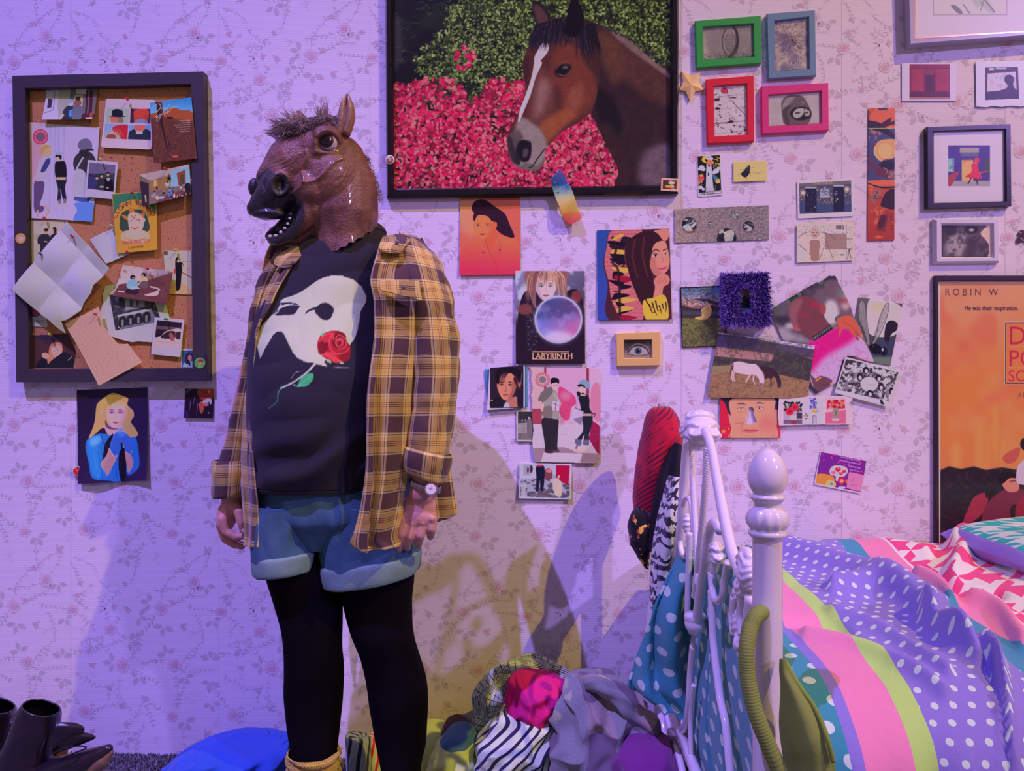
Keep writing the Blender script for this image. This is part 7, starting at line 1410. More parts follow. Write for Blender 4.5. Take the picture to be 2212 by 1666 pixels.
shirt = panel('plaid_shirt',[(828,514,880,508,-.47,-.42),(817,545,912,532,-.515,-.44),(804,604,905,580,-.535,-.50),(810,650,900,640,-.545,-.52),(812,720,896,720,-.555,-.53),(806,775,892,790,-.57,-.535),(797,850,888,860,-.58,-.535),(795,940,884,930,-.578,-.53),(793,1020,880,1010,-.572,-.52),(783,1090,872,1080,-.566,-.515),(768,1150,868,1130,-.562,-.51),(760,1175,864,1160,-.56,-.51),(792,1193,862,1182,-.56,-.51)],pm,body,130,46,.012,lambda U,V_: .011*np.sin(U*80+1.5*np.sin(V_*9))*np.clip((1.15-V_)*3,.25,1.2)+.003*nz(U,V_,45,2),.003)
panel('front_edge',[(826,516,836,512,-.482,-.476),(814,550,826,546,-.522,-.52),(801,604,813,604,-.542,-.542),(808,650,820,650,-.552,-.554),(809,720,822,720,-.562,-.566),(803,775,817,777,-.577,-.58),(794,850,808,850,-.587,-.59),(792,940,806,940,-.585,-.588),(790,1020,806,1020,-.579,-.582),(780,1090,800,1090,-.573,-.576),(765,1150,794,1153,-.569,-.572),(757,1174,794,1186,-.566,-.57),(778,1190,794,1195,-.566,-.57)],pm,shirt,110,8,.002,None,.003)
panel('back_tail',[(900,960,968,950,-.40,-.38),(905,1020,972,1010,-.40,-.37),(908,1070,980,1060,-.40,-.37),(912,1110,988,1104,-.40,-.37),(915,1128,985,1112,-.40,-.37),(925,1133,962,1122,-.40,-.38)],pm,shirt,50,24,.0,lambda U,V_: .004*np.sin(U*110),.003)
loft('shirt_back',[(512,512,600,905,-.34,.08),(560,560,570,930,-.33,.11),(700,700,548,930,-.33,.13),(850,850,535,925,-.33,.15),(1000,1000,535,930,-.33,.15),(1090,1090,545,930,-.33,.14)],pm,shirt,60,60,wr(.004,30,2),arc=(math.pi*1.02,math.pi*1.98),closed=False,thick=.003)
sl = lambda a,s,sd: (lambda U,V_,th: a*(np.abs(nz(U*.7,V_*1.3,s,sd))*1.5-.5)+.0018*nz(U,V_,90,sd))
loft('sleeve',[(512,530,868,918,-.40,.055),(545,560,858,945,-.42,.075),(590,600,866,962,-.44,.084),(640,640,876,974,-.455,.085),(700,700,884,985,-.46,.084),(760,760,888,991,-.465,.082),(830,830,888,991,-.47,.078),(890,890,885,983,-.475,.074),(940,945,882,976,-.48,.068),(975,985,881,970,-.485,.060),(1000,1015,884,962,-.485,.052)],pm,shirt,120,90,sl(.0055,26,4),caps=(True,False))
loft('cuff',[(958,985,876,971,-.485,.060),(964,990,872,973,-.485,.066),(984,1014,870,970,-.485,.067),(1003,1030,872,964,-.485,.064),(1010,1040,876,960,-.485,.058),(1005,1034,880,955,-.485,.052)],pm,shirt,40,80,sl(.003,40,7),thick=.003)
loft('sleeve',[(548,540,606,640,-.36,.05),(585,570,584,640,-.36,.068),(640,630,562,612,-.37,.072),(700,700,550,590,-.375,.07),(760,760,542,575,-.38,.066),(830,830,528,566,-.385,.064),(900,900,508,560,-.39,.062),(950,950,494,556,-.395,.058),(990,990,482,550,-.40,.052),(1030,1030,480,540,-.40,.044)],pm,shirt,120,80,sl(.0045,28,9),caps=(True,False))
loft('cuff',[(995,993,470,552,-.40,.050),(1000,998,467,556,-.40,.056),(1030,1024,466,556,-.40,.058),(1062,1056,466,550,-.40,.055),(1072,1064,469,540,-.40,.050),(1066,1058,473,534,-.40,.044)],pm,shirt,40,70,sl(.003,38,12),thick=.003)
panel('front_flap',[(606,566,652,540,-.43,-.46),(588,600,632,572,-.44,-.49),(570,640,600,622,-.45,-.51),(556,690,580,668,-.45,-.52),(548,740,560,700,-.45,-.52),(540,800,549,780,-.45,-.52),(532,850,545,850,-.45,-.51),(524,910,545,905,-.45,-.51),(520,980,548,970,-.45,-.51),(519,1040,552,1020,-.45,-.51),(523,1090,556,1080,-.45,-.51),(529,1150,558,1140,-.45,-.51),(528,1180,556,1184,-.45,-.51)],pm,shirt,120,20,.006,lambda U,V_: .004*np.sin(U*130+2*np.sin(V_*12)),.003)
panel('collar',[(592,572,622,584,-.46,-.49),(598,556,640,566,-.46,-.495),(622,540,658,545,-.45,-.47),(652,524,676,526,-.44,-.45)],pm,shirt,30,18,.010,None,.004)
panel('collar',[(828,512,872,505,-.47,-.42),(822,524,890,516,-.51,-.45),(818,538,872,536,-.53,-.50),(826,546,868,548,-.53,-.51)],pm,shirt,30,18,.014,None,.004)
panel('collar_band',[(862,503,900,512,-.40,-.38),(880,514,920,530,-.43,-.40),(905,528,930,548,-.44,-.41)],pm,shirt,20,12,.006,None,.003)
panel('pocket_flap',[(822,606,905,608,-.560,-.545),(820,622,908,632,-.570,-.552),(824,628,912,650,-.574,-.552)],pm,shirt,24,30,.012,None,.004)
bm_ = plain('horn_button',A(96,74,96,720),.3,coat=.3)
for x,y,d in ((634,567,-.50),(858,523,-.515),(872,620,-.585)): v,f = ellps(P(x,y,d),(.005,.002,.005)); mesh('shirt_button',v,f,bm_,shirt,smooth=True)
# ------------------------------------------------------------ wrist watch
wm = plain('watch_steel',(.62,.60,.62),.22,.95)
watch = loft('watch',[(1033,1052,886,950,-.49,.033),(1036,1056,885,951,-.49,.035),(1042,1062,884,950,-.49,.035),(1045,1065,885,949,-.49,.033)],wm,body,10,96,lambda U,V_,th: .0012*np.sign(np.sin(th*22)),thick=.001)
cc = P(929,1057,-.534); nv = np.array([.35,-.9,.12]); nv /= np.linalg.norm(nv)
def puck(name,c,n,r0,h,mat,parent,seg=40):
    n = np.array(n,float); n /= np.linalg.norm(n); x = np.cross(n,[0,0,1]); x /= np.linalg.norm(x); y = np.cross(x,n); v = []
    prof = [(1,0),(1.0,.7),(.92,1.0),(0.01,1.0)]
    for q,t in prof:
        for k in range(seg): a = 2*math.pi*k/seg; v.append(np.array(c)+n*h*t+(x*math.cos(a)+y*math.sin(a))*r0*q)
    return mesh(name,v,[(i*seg+k,i*seg+(k+1) % seg,(i+1)*seg+(k+1) % seg,(i+1)*seg+k) for i in range(3) for k in range(seg)]+[tuple(range(seg))[::-1],tuple(range(3*seg,4*seg))],mat,parent)
puck('watch_case',cc,nv,.0145,.007,wm,watch); puck('dial',cc+nv*.0068,nv,.0112,.0008,plain('watch_dial',(.82,.80,.78),.25,coat=.6,var=.02),watch)
tube('watch_hand',[cc+nv*.0080,cc+nv*.0080+np.array([.003,0,.006])],.0004,plain('watch_hand_metal',(.05,.05,.06),.3),watch,sm=False); tube('watch_hand',[cc+nv*.0080,cc+nv*.0080+np.array([-.004,-.001,.002])],.0004,plain('watch_hand_metal',(.05,.05,.06),.3),watch,sm=False)
# ------------------------------------------------------------ rubber horse mask
def horse_mask():
    Y0 = -.43; s = 4.383
    B = lambda zx,zy,d=0.0: P(500+zx/s,180+zy/s,Y0-d)
    u = lambda k: k/4080
    parts = chain([(B(850,740,0),.086),(B(660,800,.012),.073),(B(490,990,.03),.052),(B(400,1080,.035),.043),(B(325,1150,.035),.036)])
    parts += chain([(B(880,600,0),.050),(B(650,600,.005),.044),(B(520,690,.015),.040),(B(360,900,.03),.030)])
    parts += [ellps(B(880,690,.0),(.080,.086,.066)),ellps(B(960,940,.005),(.078,.082,.095)),ellps(B(800,1040,.02),(.055,.070,.06)),ellps(B(790,780,.03),(.05,.052,.06)),ellps(B(905,520,.055),(.035,.035,.028)),ellps(B(905,520,-.05),(.03,.035,.028))]
    parts += chain([(B(1010,760,-.005),.066),(B(1050,1000,-.01),.080),(B(1060,1250,-.01),.083),(B(1075,1500,-.005),.068),(B(1085,1640,0),.066)])
    parts += [ellps(B(225,990,.0),(.016,.018,.024)),ellps(B(440,960,.075),(.024,.014,.028)),ellps(B(250,1190,.035),(.024,.03,.02)),ellps(B(360,1240,.045),(.04,.025,.012))]
    # lower jaw: two sides, chin and floor of the open mouth
    parts += chain([(B(760,1200,.05),.026),(B(660,1330,.052),.020),(B(560,1440,.050),.0145),(B(450,1490,.040),.0125),(B(385,1480,.028),.012)])
    parts += chain([(B(690,1190,.01),.03),(B(560,1300,.0),.02),(B(450,1400,.0),.016)])+chain([(B(720,1220,-.02),.022),(B(560,1350,-.01),.014),(B(410,1400,.0),.012),(B(365,1450,.015),.012)])+chain([(B(760,1300,.015),.035),(B(620,1440,.020),.022),(B(450,1500,.022),.012)])
    v,nn,f = fuse(parts,.0026,14,.5)
    px,py = toPx(v); zx = (px-500)*s; zy = (py-180)*s; front = np.clip(-nn[:,1]*1.6,0,1)
    def ridge(pts,w_,h):
        p = smoothpts(pts,8,False); dmin = np.full(len(v),1e9)
        for a,b in zip(p[:-1],p[1:]):
            ab = b-a; t = np.clip(((zx-a[0])*ab[0]+(zy-a[1])*ab[1])/(ab@ab),0,1); dmin = np.minimum(dmin,np.hypot(zx-a[0]-ab[0]*t,zy-a[1]-ab[1]*t))
        return h*np.exp(-(dmin/w_)**2)*front
    d = ridge([(705,640),(712,700),(680,770),(672,850),(690,920),(650,985),(580,1045)],15,.0042)+ridge([(690,940),(780,925),(860,872),(920,800),(980,745),(1050,718)],15,.0042)
    d += ridge([(800,660),(815,520),(870,462),(940,460),(1000,510),(1022,552)],20,.006)+ridge([(820,650),(900,655),(980,610),(1022,556)],16,.004)+ridge([(790,560),(820,440),(920,420),(1010,430)],26,.003)
    eye = np.hypot((zx-918)/92,(zy-562)/76); d -= .011*np.exp(-eye**4)*front
    nos = np.hypot((zx-462)/62,(zy-955)/82); d -= .016*np.exp(-nos**4)*front; d += .004*np.exp(-((nos-1.25)/.22)**2)*front
    d += ridge([(170,1235),(300,1290),(430,1268),(540,1225),(625,1130)],20,.003)+ridge([(700,1140),(690,1300),(600,1450),(470,1525),(380,1500)],26,.0025)-ridge([(740,1180),(760,1300),(700,1400)],40,.003)
    d += .0006*np.sin((zx*.55+zy*.85)/7+2*np.sin(zy/31)+1.5*np.sin(zx/47))*np.exp(-(((zx-480)/190)**2+((zy-720)/170)**2))*front
    d += .0006*np.sin((zx*.8+zy*.6)/7+2*np.sin(zx/29))*np.exp(-(((zx-960)/150)**2+((zy-920)/200)**2))*front
    d += .0030*np.sin((zx+zy*.6)/60+1.5*np.sin(zy/90))*np.clip((zy-1150)/200,0,1)*np.clip((zx-700)/100,0,1)
    v = v+nn*d[:,None]
    c = Cv(V['M'],(520,180,860,580),1.6,(104,56,68)); R = random.Random(3)
    c.cloud(160,(84,42,56),3,.45,.7,.8); c.cloud(70,(120,68,74),8,.55,.75,.6)
    for k in range(420):
        x = R.uniform(380,1230); y = R.uniform(500,1300); a = R.uniform(-.5,.1) if x < 700 else R.uniform(-1.2,-.6); l = R.uniform(14,40)
        c.line([(x,y),(x+l*math.cos(a),y-l*math.sin(a))],3,R.choice([(94,50,62),(86,46,58),(146,96,94)]),al=.55,w2=1)
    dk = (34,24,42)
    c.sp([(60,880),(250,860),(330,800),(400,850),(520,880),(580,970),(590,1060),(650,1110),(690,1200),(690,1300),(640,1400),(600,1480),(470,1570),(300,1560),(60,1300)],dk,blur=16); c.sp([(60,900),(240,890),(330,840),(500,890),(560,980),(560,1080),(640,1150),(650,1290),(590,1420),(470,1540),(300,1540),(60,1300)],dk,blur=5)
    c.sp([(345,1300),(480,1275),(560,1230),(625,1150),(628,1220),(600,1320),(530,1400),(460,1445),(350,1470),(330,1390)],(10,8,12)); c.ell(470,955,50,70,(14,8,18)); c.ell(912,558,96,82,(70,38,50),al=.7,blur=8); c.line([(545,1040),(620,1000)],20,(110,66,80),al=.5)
    px,py = toPx(v); cc = gam(lin(np.clip(c.sample(px,py),0,255))/illum(700+0*px))
    zx = (px-500)*s; zy = (py-180)*s
    lim = np.interp(zx,[690,790,860,1000,1200,1340,1420],[1560,1640,1625,1585,1480,1400,1330])+10*np.sin(zx/13)
    keep = zy < lim; f = [q for q in f if all(keep[i] for i in q)]
    ar = np.array([i for q in f for i in q]); us = np.unique(ar); mp = np.full(len(v),-1); mp[us] = np.arange(len(us)); f = [tuple(int(mp[i]) for i in q) for q in f]
    m = vmat('painted_latex',.30,.4,.0022,230,.5)
    o = mesh('horse_mask',v[us],f,m,body,col=cc[us],smooth=True)
    V2 = v[us]; zx = zx[us]; zy = zy[us]
    def surf(x,y):                          # foremost surface depth at a place of the mask
        k = (np.hypot(zx-x,zy-y) < 14); return V2[k,1].min() if k.any() else Y0-.08
    # eye
    ye = surf(918,500)+.016; ec = P(500+916/s,180+562/s,ye); n = 40; vv = []; cv = []
    for i in range(31):
        ph = math.pi*i/30
        for k in range(n):
            a = 2*math.pi*k/n; dr = np.array([math.sin(ph)*math.cos(a),-math.cos(ph),math.sin(ph)*math.sin(a)]); vv.append(ec+dr*.0205)
            cv.append((.004,.003,.004) if ph < .35 else (.045,.018,.020) if ph < .78 else (.10,.05,.05) if ph < .85 else (.75,.66,.66))
    mesh('eyeball',vv,[(i*n+k,i*n+(k+1) % n,(i+1)*n+(k+1) % n,(i+1)*n+k) for i in range(30) for k in range(n)],vmat('glass_eye',.08,.8),o,col=np.array(cv),smooth=True)
    # teeth
    tm = plain('mask_teeth',(.75,.70,.66),.25,coat=.5)
    for (x,y,r) in [(366,1448,17),(420,1441,18),(468,1410,17),(506,1372,16),(534,1330,15),(553,1280,14),(563,1236,16)]:
        q = surf(x+12,y+14); q = min(q,surf(x,y)); t_,g_ = ellps(P(500+x/s,180+y/s,q+.001),(u(r)*1.05,.003,u(r)*.95)); t_ = [tuple(np.array(P(500+x/s,180+y/s,q+.001))+np.sign(np.array(z_)-P(500+x/s,180+y/s,q+.001))*np.minimum(np.abs(np.array(z_)-P(500+x/s,180+y/s,q+.001)),(u(r)*.8,.002,u(r)*.72))) for z_ in t_]; mesh('tooth',t_,g_,tm,o,smooth=True)
    # tongue
    t_,g_ = ellps(B(500,1400,.02),(.022,.014,.006)); mesh('tongue',t_,g_,plain('mask_tongue',(.05,.03,.03),.3),o,smooth=True)
    # ears
    em = vmat('painted_latex',.36)
    def ear(rows,y,ry,dent):
        rr = [(180+a/s,180+a/s,500+b/s,500+c_/s,y,ry*k) for a,b,c_,k in rows]
        e = loft('ear',rr,plain('ear_latex',A(126,78,92,700),.35,coat=.2,bmp=.0006,bscale=150),o,40,40,lambda U,V_,th: -dent*np.exp(-((th-math.pi/2)/.5)**2)*1.0,caps=(True,True))
    ear([(480,1000,1120,1),(430,1002,1140,1),(370,1008,1158,1),(300,1014,1168,.95),(230,1026,1160,.85),(170,1046,1142,.65),(125,1070,1122,.4),(98,1092,1104,.15)],Y0-.045,.022,.014)
    ear([(390,570,710,1),(340,585,698,1),(300,600,685,.8),(272,615,668,.5),(258,632,650,.2)],Y0+.02,.016,.006)
    # mane: strands of coarse hair
    hv = []; hf = []; hc = []; R = random.Random(11)
    def strand(p,wd):
        p = smoothpts(p,3,False); n0 = len(hv); sh = R.choice([.10,.16,.22,.30]); cl = (sh*1.15,sh*.82,sh*.72)
        for i,q in enumerate(p):
            w_ = wd*(1-i/(len(p)-.5))**.6; t = p[min(i+1,len(p)-1)]-p[max(i-1,0)]; t = t/(np.linalg.norm(t)+1e-9); side = np.cross(t,[0,1,0]); side /= np.linalg.norm(side)+1e-9
            hv.append(q+side*w_); hv.append(q+np.array([0,-w_,0])); hv.append(q-side*w_); hc.extend([cl]*3)
        for i in range(len(p)-1):
            for a,b in ((0,1),(1,2),(2,0)): hf.append((n0+i*3+a,n0+i*3+b,n0+i*3+3+b,n0+i*3+3+a))
    for k in range(2300):
        t = R.random(); x = 500+t*480; y = 470-t*75+R.uniform(-75,10); d = R.uniform(-.05,.072); dx = R.uniform(-170,-20) if R.random() < .8 else R.uniform(20,120)
        top = B(x,y,d); strand([top,B(x+dx*.5,y-R.uniform(0,34),d+R.uniform(.0,.012)),B(x+dx,y+R.uniform(-6,45),d+R.uniform(.0,.02))],.0010)
    for k in range(330):
        g = R.choice([(560,380,-130,-60),(520,400,-200,-70),(600,350,-150,-130),(870,340,20,-200),(850,340,-60,-130),(700,350,-120,-90),(960,370,-60,-80),(480,460,-190,-10),(450,500,-120,-40)])
        x = g[0]+R.uniform(-40,40); y = g[1]+R.uniform(-15,25); d = R.uniform(-.03,.05); dx = g[2]*R.uniform(.5,1.15); dy = g[3]*R.uniform(.4,1.1)
        strand([B(x,y+20,d),B(x+dx*.4,y+dy*.5,d),B(x+dx*.8+R.uniform(-20,20),y+dy+R.uniform(-15,15),d)],.00065)
    for k in range(170):
        t = R.random(); x = 1235+t*150; y = 720+t*430; strand([B(x-45,y,-.01),B(x+R.uniform(5,60),y-R.uniform(20,70),-.01),B(x+R.uniform(30,90),y+R.uniform(-90,60),-.01)],.0006)
    mesh('mane',hv,hf,vmat('mane_hair',.5,0,spec=.6),o,col=np.array(hc))
horse_mask()
# ------------------------------------------------------------ white metal bed
XB = .30
wp = plain('glossy_white_enamel',(.93,.91,.88),.14,coat=.7,var=.02)
bed = empty('metal_bed',(XB,-.6,0), 'glossy white metal bed footboard with round finial and curled rods', 'bed')
def lathe(name,base,prof,mat,parent,seg=48,flute=None):
    v = []
    for z,r in prof:
        for k in range(seg):
            a = 2*math.pi*k/seg; q = r*(1+.09*(abs(math.sin(a*6))-.6)) if flute and flute[0] > z > flute[1] else r
            v.append((base[0]+q*math.cos(a),base[1]+q*math.sin(a),z))
    n = len(prof); return mesh(name,v,[(i*seg+k,(i+1)*seg+k,(i+1)*seg+(k+1) % seg,i*seg+(k+1) % seg) for i in range(n-1) for k in range(seg)]+[tuple(range(seg)),tuple(range((n-1)*seg,n*seg))[::-1]],mat,parent,smooth=True)
def post(x,y,k=1.0):
    pr = [(968,.5),(969,6),(973,14),(980,22),(990,30),(1004,37),(1020,41),(1036,41.5),(1050,38),(1060,32),(1066,29),(1068,34),(1071,36.5),(1075,36),(1079,32),(1085,28),(1092,27),(1096,31),(1102,38),(1112,43),(1122,44),(1131,42),(1138,38),(1142,36),(1146,40),(1151,41),(1156,38),(1160,32),(1164,31),(1300,31),(1500,31),(1800,31)]
    pr = interp_rows(pr,190) if False else pr; S_ = .000634; p2 = [(1.08-(py-833)*S_,r*S_*k) for py,r in pr]; p2.append((.0,31*S_*k))
    return lathe('post',(x,y),p2,wp,bed,flute=(1.08-(1096-833)*S_,1.08-(1142-833)*S_))
post(XB,-1.091); post(XB,-.155)
px_ = lambda pts,x=XB: [PX(a,b,x) for a,b in pts]
tube('arch_tube',px_([(1524,930),(1536,965),(1548,1030),(1561,1100),(1577,1175),(1594,1225),(1618,1272)]),[.0085,.0085,.0095,.0095,.009],wp,bed)
tube('arch_tube',px_([(1490,930),(1484,965),(1478,1040),(1472,1130),(1462,1210),(1445,1270)]),.0105,wp,bed)
tube('twisted_rod',px_([(1494,968),(1497,1050),(1504,1180),(1507,1262)]),.0062,wp,bed,twist=420,n=60,seg=20)
tube('twisted_rod',px_([(1527,968),(1523,1060),(1512,1180),(1500,1290)]),.0064,wp,bed,twist=420,n=60,seg=20)
tube('twisted_rod',px_([(1499,1480),(1492,1560),(1494,1690)]),.0052,wp,bed,twist=420,n=60,seg=20)
for pts,r in [([(1472,1110),(1479,1082),(1489,1078),(1495,1100),(1497,1150)],.0055),([(1470,1130),(1470,1180),(1478,1204),(1486,1190),(1488,1160)],.006),([(1490,1150),(1487,1240),(1484,1345)],.0065),([(1556,1146),(1544,1130),(1533,1150),(1525,1200),(1514,1270),(1504,1345)],.0095),([(1498,1395),(1492,1450),(1488,1520),(1480,1568),(1463,1592),(1449,1578),(1441,1545)],.0075),
               ([(1536,1236),(1539,1275),(1548,1298),(1561,1290),(1566,1250),(1572,1215)],.0065),([(1537,1275),(1540,1370),(1546,1430),(1556,1510),(1568,1570),(1580,1700)],.0070),([(1437,1530),(1447,1580),(1464,1625),(1480,1690)],.0085),([(1424,1500),(1432,1560),(1436,1600)],.013),([(1452,1500),(1460,1560),(1470,1580),(1478,1560)],.007),([(1588,1290),(1584,1330),(1588,1372)],.008),([(1606,1290),(1600,1330),(1604,1372)],.0075),([(1545,1210),(1542,1236)],.008),([(1624,1290),(1612,1400),(1622,1420)],.010)]:
    tube('scroll_rod',px_(pts),r,wp,bed)
def casting(parts,vox=.0022):
    v,nn,f = fuse(parts,vox,3); v = v+nn*(.0012*np.sin(v[:,2:3]*560+3*np.sin(v[:,1:2]*160))); mesh('casting',v,f,wp,bed,smooth=True)
k = lambda x,y,d=0: PX(x,y,XB+d)
casting([ellps(k(1512,905),(.030,.026,.018)),ellps(k(1515,922),(.034,.030,.018)),ellps(k(1518,940),(.036,.034,.016)),ellps(k(1505,955),(.026,.034,.018)),ellps(k(1497,930),(.028,.022,.026))])
casting([ellps(k(1614,1212),(.016,.022,.020)),ellps(k(1618,1240),(.018,.026,.024)),ellps(k(1606,1268),(.014,.020,.018)),ellps(k(1596,1284),(.012,.014,.012))])
casting([ellps(k(1596,1350),(.012,.014,.024)),ellps(k(1604,1392),(.014,.020,.014))]); casting([ellps(k(1547,1186),(.013,.018,.014)),ellps(k(1549,1206),(.012,.016,.012))]); casting([ellps(k(1484,1130),(.010,.012,.022))])
cz = PX(1502,1345,XB); lathe('collar',cz[:2],[(cz[2]+a,b) for a,b in [(.020,.006),(.019,.019),(.012,.023),(.006,.019),(.0,.0215),(-.010,.0205),(-.014,.017),(-.022,.014),(-.024,.005)]][::-1][::-1],wp,bed,seg=32)
rl = lambda z: tube('side_rail',[(XB,-.12,z),(XB,-1.07,z)],.012,wp,bed,sm=False)
rl(.30)
mm = plain('mattress_ticking',(.6,.58,.56),.9)
v,nn,f = fuse([([(x,y,z) for x in (.36,2.2) for y in (-.10,-1.04) for z in (.33,.575)],[(0,1,3,2),(4,6,7,5),(0,4,5,1),(2,3,7,6),(0,2,6,4),(1,5,7,3)])],.02,3); tag(mesh('mattress',v,f,mm,None,smooth=True), 'mattress under the patterned duvet', 'mattress')
# ------------------------------------------------------------ duvet in bands of dots, plain stripes and houndstooth
def duvet_mat():
    m,nt,b = newmat('patterned_duvet_cotton',.8,0,.2,sheen=.2); u,v_,uvv = uvs(nt)
    TE = A(52,108,142,1700); WH = A(218,204,228,1800); PU = A(118,88,172,1900); PK = A(226,112,170,1900); LI = A(200,210,128,1900); MG = A(200,46,116,1900); PW = A(226,190,220,1900)
    def dots(s,r):
        row = (v_/s).fl(); x = ((u/s)+row*.5+.13).fr()-.5; y = (v_/s).fr()-.5; return (x*x+y*y).sq().lt(r)
    w_ = noise(nt,3,2,vec=uvv)*.012-.006; uu = u+w_
    c = mix(nt,dots(.043,.225),TE,WH); c = mix(nt,uu.gt(.425),c,PU); c = mix(nt,uu.gt(.443),c,PK); c = mix(nt,uu.gt(.513),c,LI)
    c = mix(nt,uu.gt(.546),c,mix(nt,dots(.0265,.20),PU,WH)); c = mix(nt,uu.gt(.735),c,A(52,104,150,1900)); c = mix(nt,uu.gt(.785),c,PK)
    S_ = .105; x = (u/S_).fr(); y = (v_/S_).fr(); a = x.lt(.5); d = y.lt(.5); dg = ((u+v_)/S_*2.0).fr().lt(.5)
    h = (a*d)+((a-d).ab()*dg); c = mix(nt,uu.gt(.855),c,PW); c = mix(nt,uu.gt(.862)*h,c,MG)
    nt.links.new(c,b.inputs['Base Color']); bump(nt,b,noise(nt,60,4,vec=uvv)*.6+noise(nt,900,2,vec=uvv)*.1,.002); return m
dm = duvet_mat()
def duvet():
    X = np.linspace(.345,1.95,330); Lt = [(-.05,.56),(-.07,.62),(-.12,.655),(-.4,.655),(-.7,.645),(-.92,.632),(-1.0,.61),(-1.055,.56),(-1.075,.48),(-1.085,.36),(-1.09,.22)]
    cp = interp_rows(Lt,260); arc_ = np.concatenate([[0],np.cumsum(np.linalg.norm(np.diff(cp,axis=0),axis=1))])
    XX,AA = np.meshgrid(X,arc_,indexing='ij'); Y = np.repeat(cp[None, :,0],len(X),0); Z = np.repeat(cp[None, :,1],len(X),0)
    W = np.stack([XX,Y,Z],-1); px,py = toPx(W); top = np.clip((Z-.45)/.15,0,1)
    def rid(pts,w_,h):
        p = smoothpts(pts,6,False); dm_ = np.full(px.shape,1e9)
        for a,b in zip(p[:-1],p[1:]):
            ab = b-a; t = np.clip(((px-a[0])*ab[0]+(py-a[1])*ab[1])/(ab@ab),0,1); dm_ = np.minimum(dm_,np.hypot(px-a[0]-ab[0]*t,py-a[1]-ab[1]*t))
        return h*1.5*np.exp(-(dm_/w_)**2)
    d = .010*nz(XX,Y,9,3)+.006*np.abs(nz(XX*.6-Y*.8,Y*.5+XX*.5,22,6))
    for pts,w_,h in [([(1680,1190),(1760,1215),(1900,1260),(1980,1300),(2040,1345)],14,.030),([(1800,1275),(1900,1275),(1990,1330),(2070,1400),(2120,1440)],13,.024),([(2000,1350),(2060,1400),(2140,1430),(2165,1500),(2185,1666)],14,.030),([(2030,1370),(2110,1420),(2150,1480),(2170,1560),(2178,1700)],9,-.022),([(1980,1255),(2040,1290),(2062,1340)],12,.022),([(2062,1240),(2100,1190),(2160,1190),(2212,1230)],16,.024),([(2062,1190),(2120,1160),(2200,1180)],14,.03),([(1780,1195),(1900,1190),(2000,1200)],14,.016),([(1800,1320),(1880,1350),(1960,1400),(2050,1470)],12,.012),([(1740,1370),(1850,1400),(1960,1450),(2040,1510)],12,.012),([(1700,1340),(1800,1345),(1850,1380)],9,-.010),([(2100,1300),(2160,1330),(2212,1400)],14,.018),([(1920,1235),(2000,1240),(2080,1280),(2160,1290)],10,-.014)]: d += rid(pts,w_,h)
    W[...,2] += d*top; W[...,1] -= (1-top)*(.012*np.sin(XX*38+AA*3)+.006*np.sin(XX*90))
    W[...,2] += np.clip((XX-.9)/.6,0,1)*.035*top
    n0,n1 = W.shape[:2]; idx = np.arange(n0*n1).reshape(n0,n1); f = np.stack([idx[:-1, :-1],idx[:-1,1:],idx[1:,1:],idx[1:, :-1]],-1).reshape(-1,4)
    o = mesh('duvet',W.reshape(-1,3),f,dm,None,uv=np.stack([XX,AA],-1).reshape(-1,2),smooth=True,loops=True)
    s = o.modifiers.new('thickness', 'SOLIDIFY'); s.thickness = .008; s.offset = -1
    tag(o, 'rumpled duvet with polka dots, pink and lime stripes and red houndstooth', 'duvet')
    cr = lambda a,s_,sd: (lambda U,V_: a*np.sin(U*s_+2*np.sin(V_*11+sd))+a*.5*nz(U,V_,40,sd))
    panel('hanging_corner',[(1460,1205,1520,1200,-.40,-.50),(1446,1235,1512,1232,-.42,-.50),(1412,1310,1500,1310,-.44,-.48),(1385,1400,1492,1400,-.42,-.47),(1368,1450,1488,1450,-.40,-.46),(1362,1490,1486,1500,-.40,-.46),(1404,1515,1484,1535,-.40,-.46),(1424,1528,1480,1562,-.42,-.46)],dm,o,110,80,.03,cr(.020,85,1),.006)
    panel('hanging_corner',[(1500,1195,1650,1180,-.45,-.98),(1496,1230,1650,1220,-.49,-1.00),(1500,1300,1652,1290,-.50,-1.01),(1500,1380,1652,1380,-.50,-1.02),(1498,1460,1655,1460,-.50,-1.03),(1498,1550,1660,1560,-.50,-1.03),(1508,1620,1664,1640,-.52,-1.03),(1520,1700,1668,1720,-.52,-1.03)],dm,o,130,90,-.01,cr(.016,62,4),.006)
duvet()
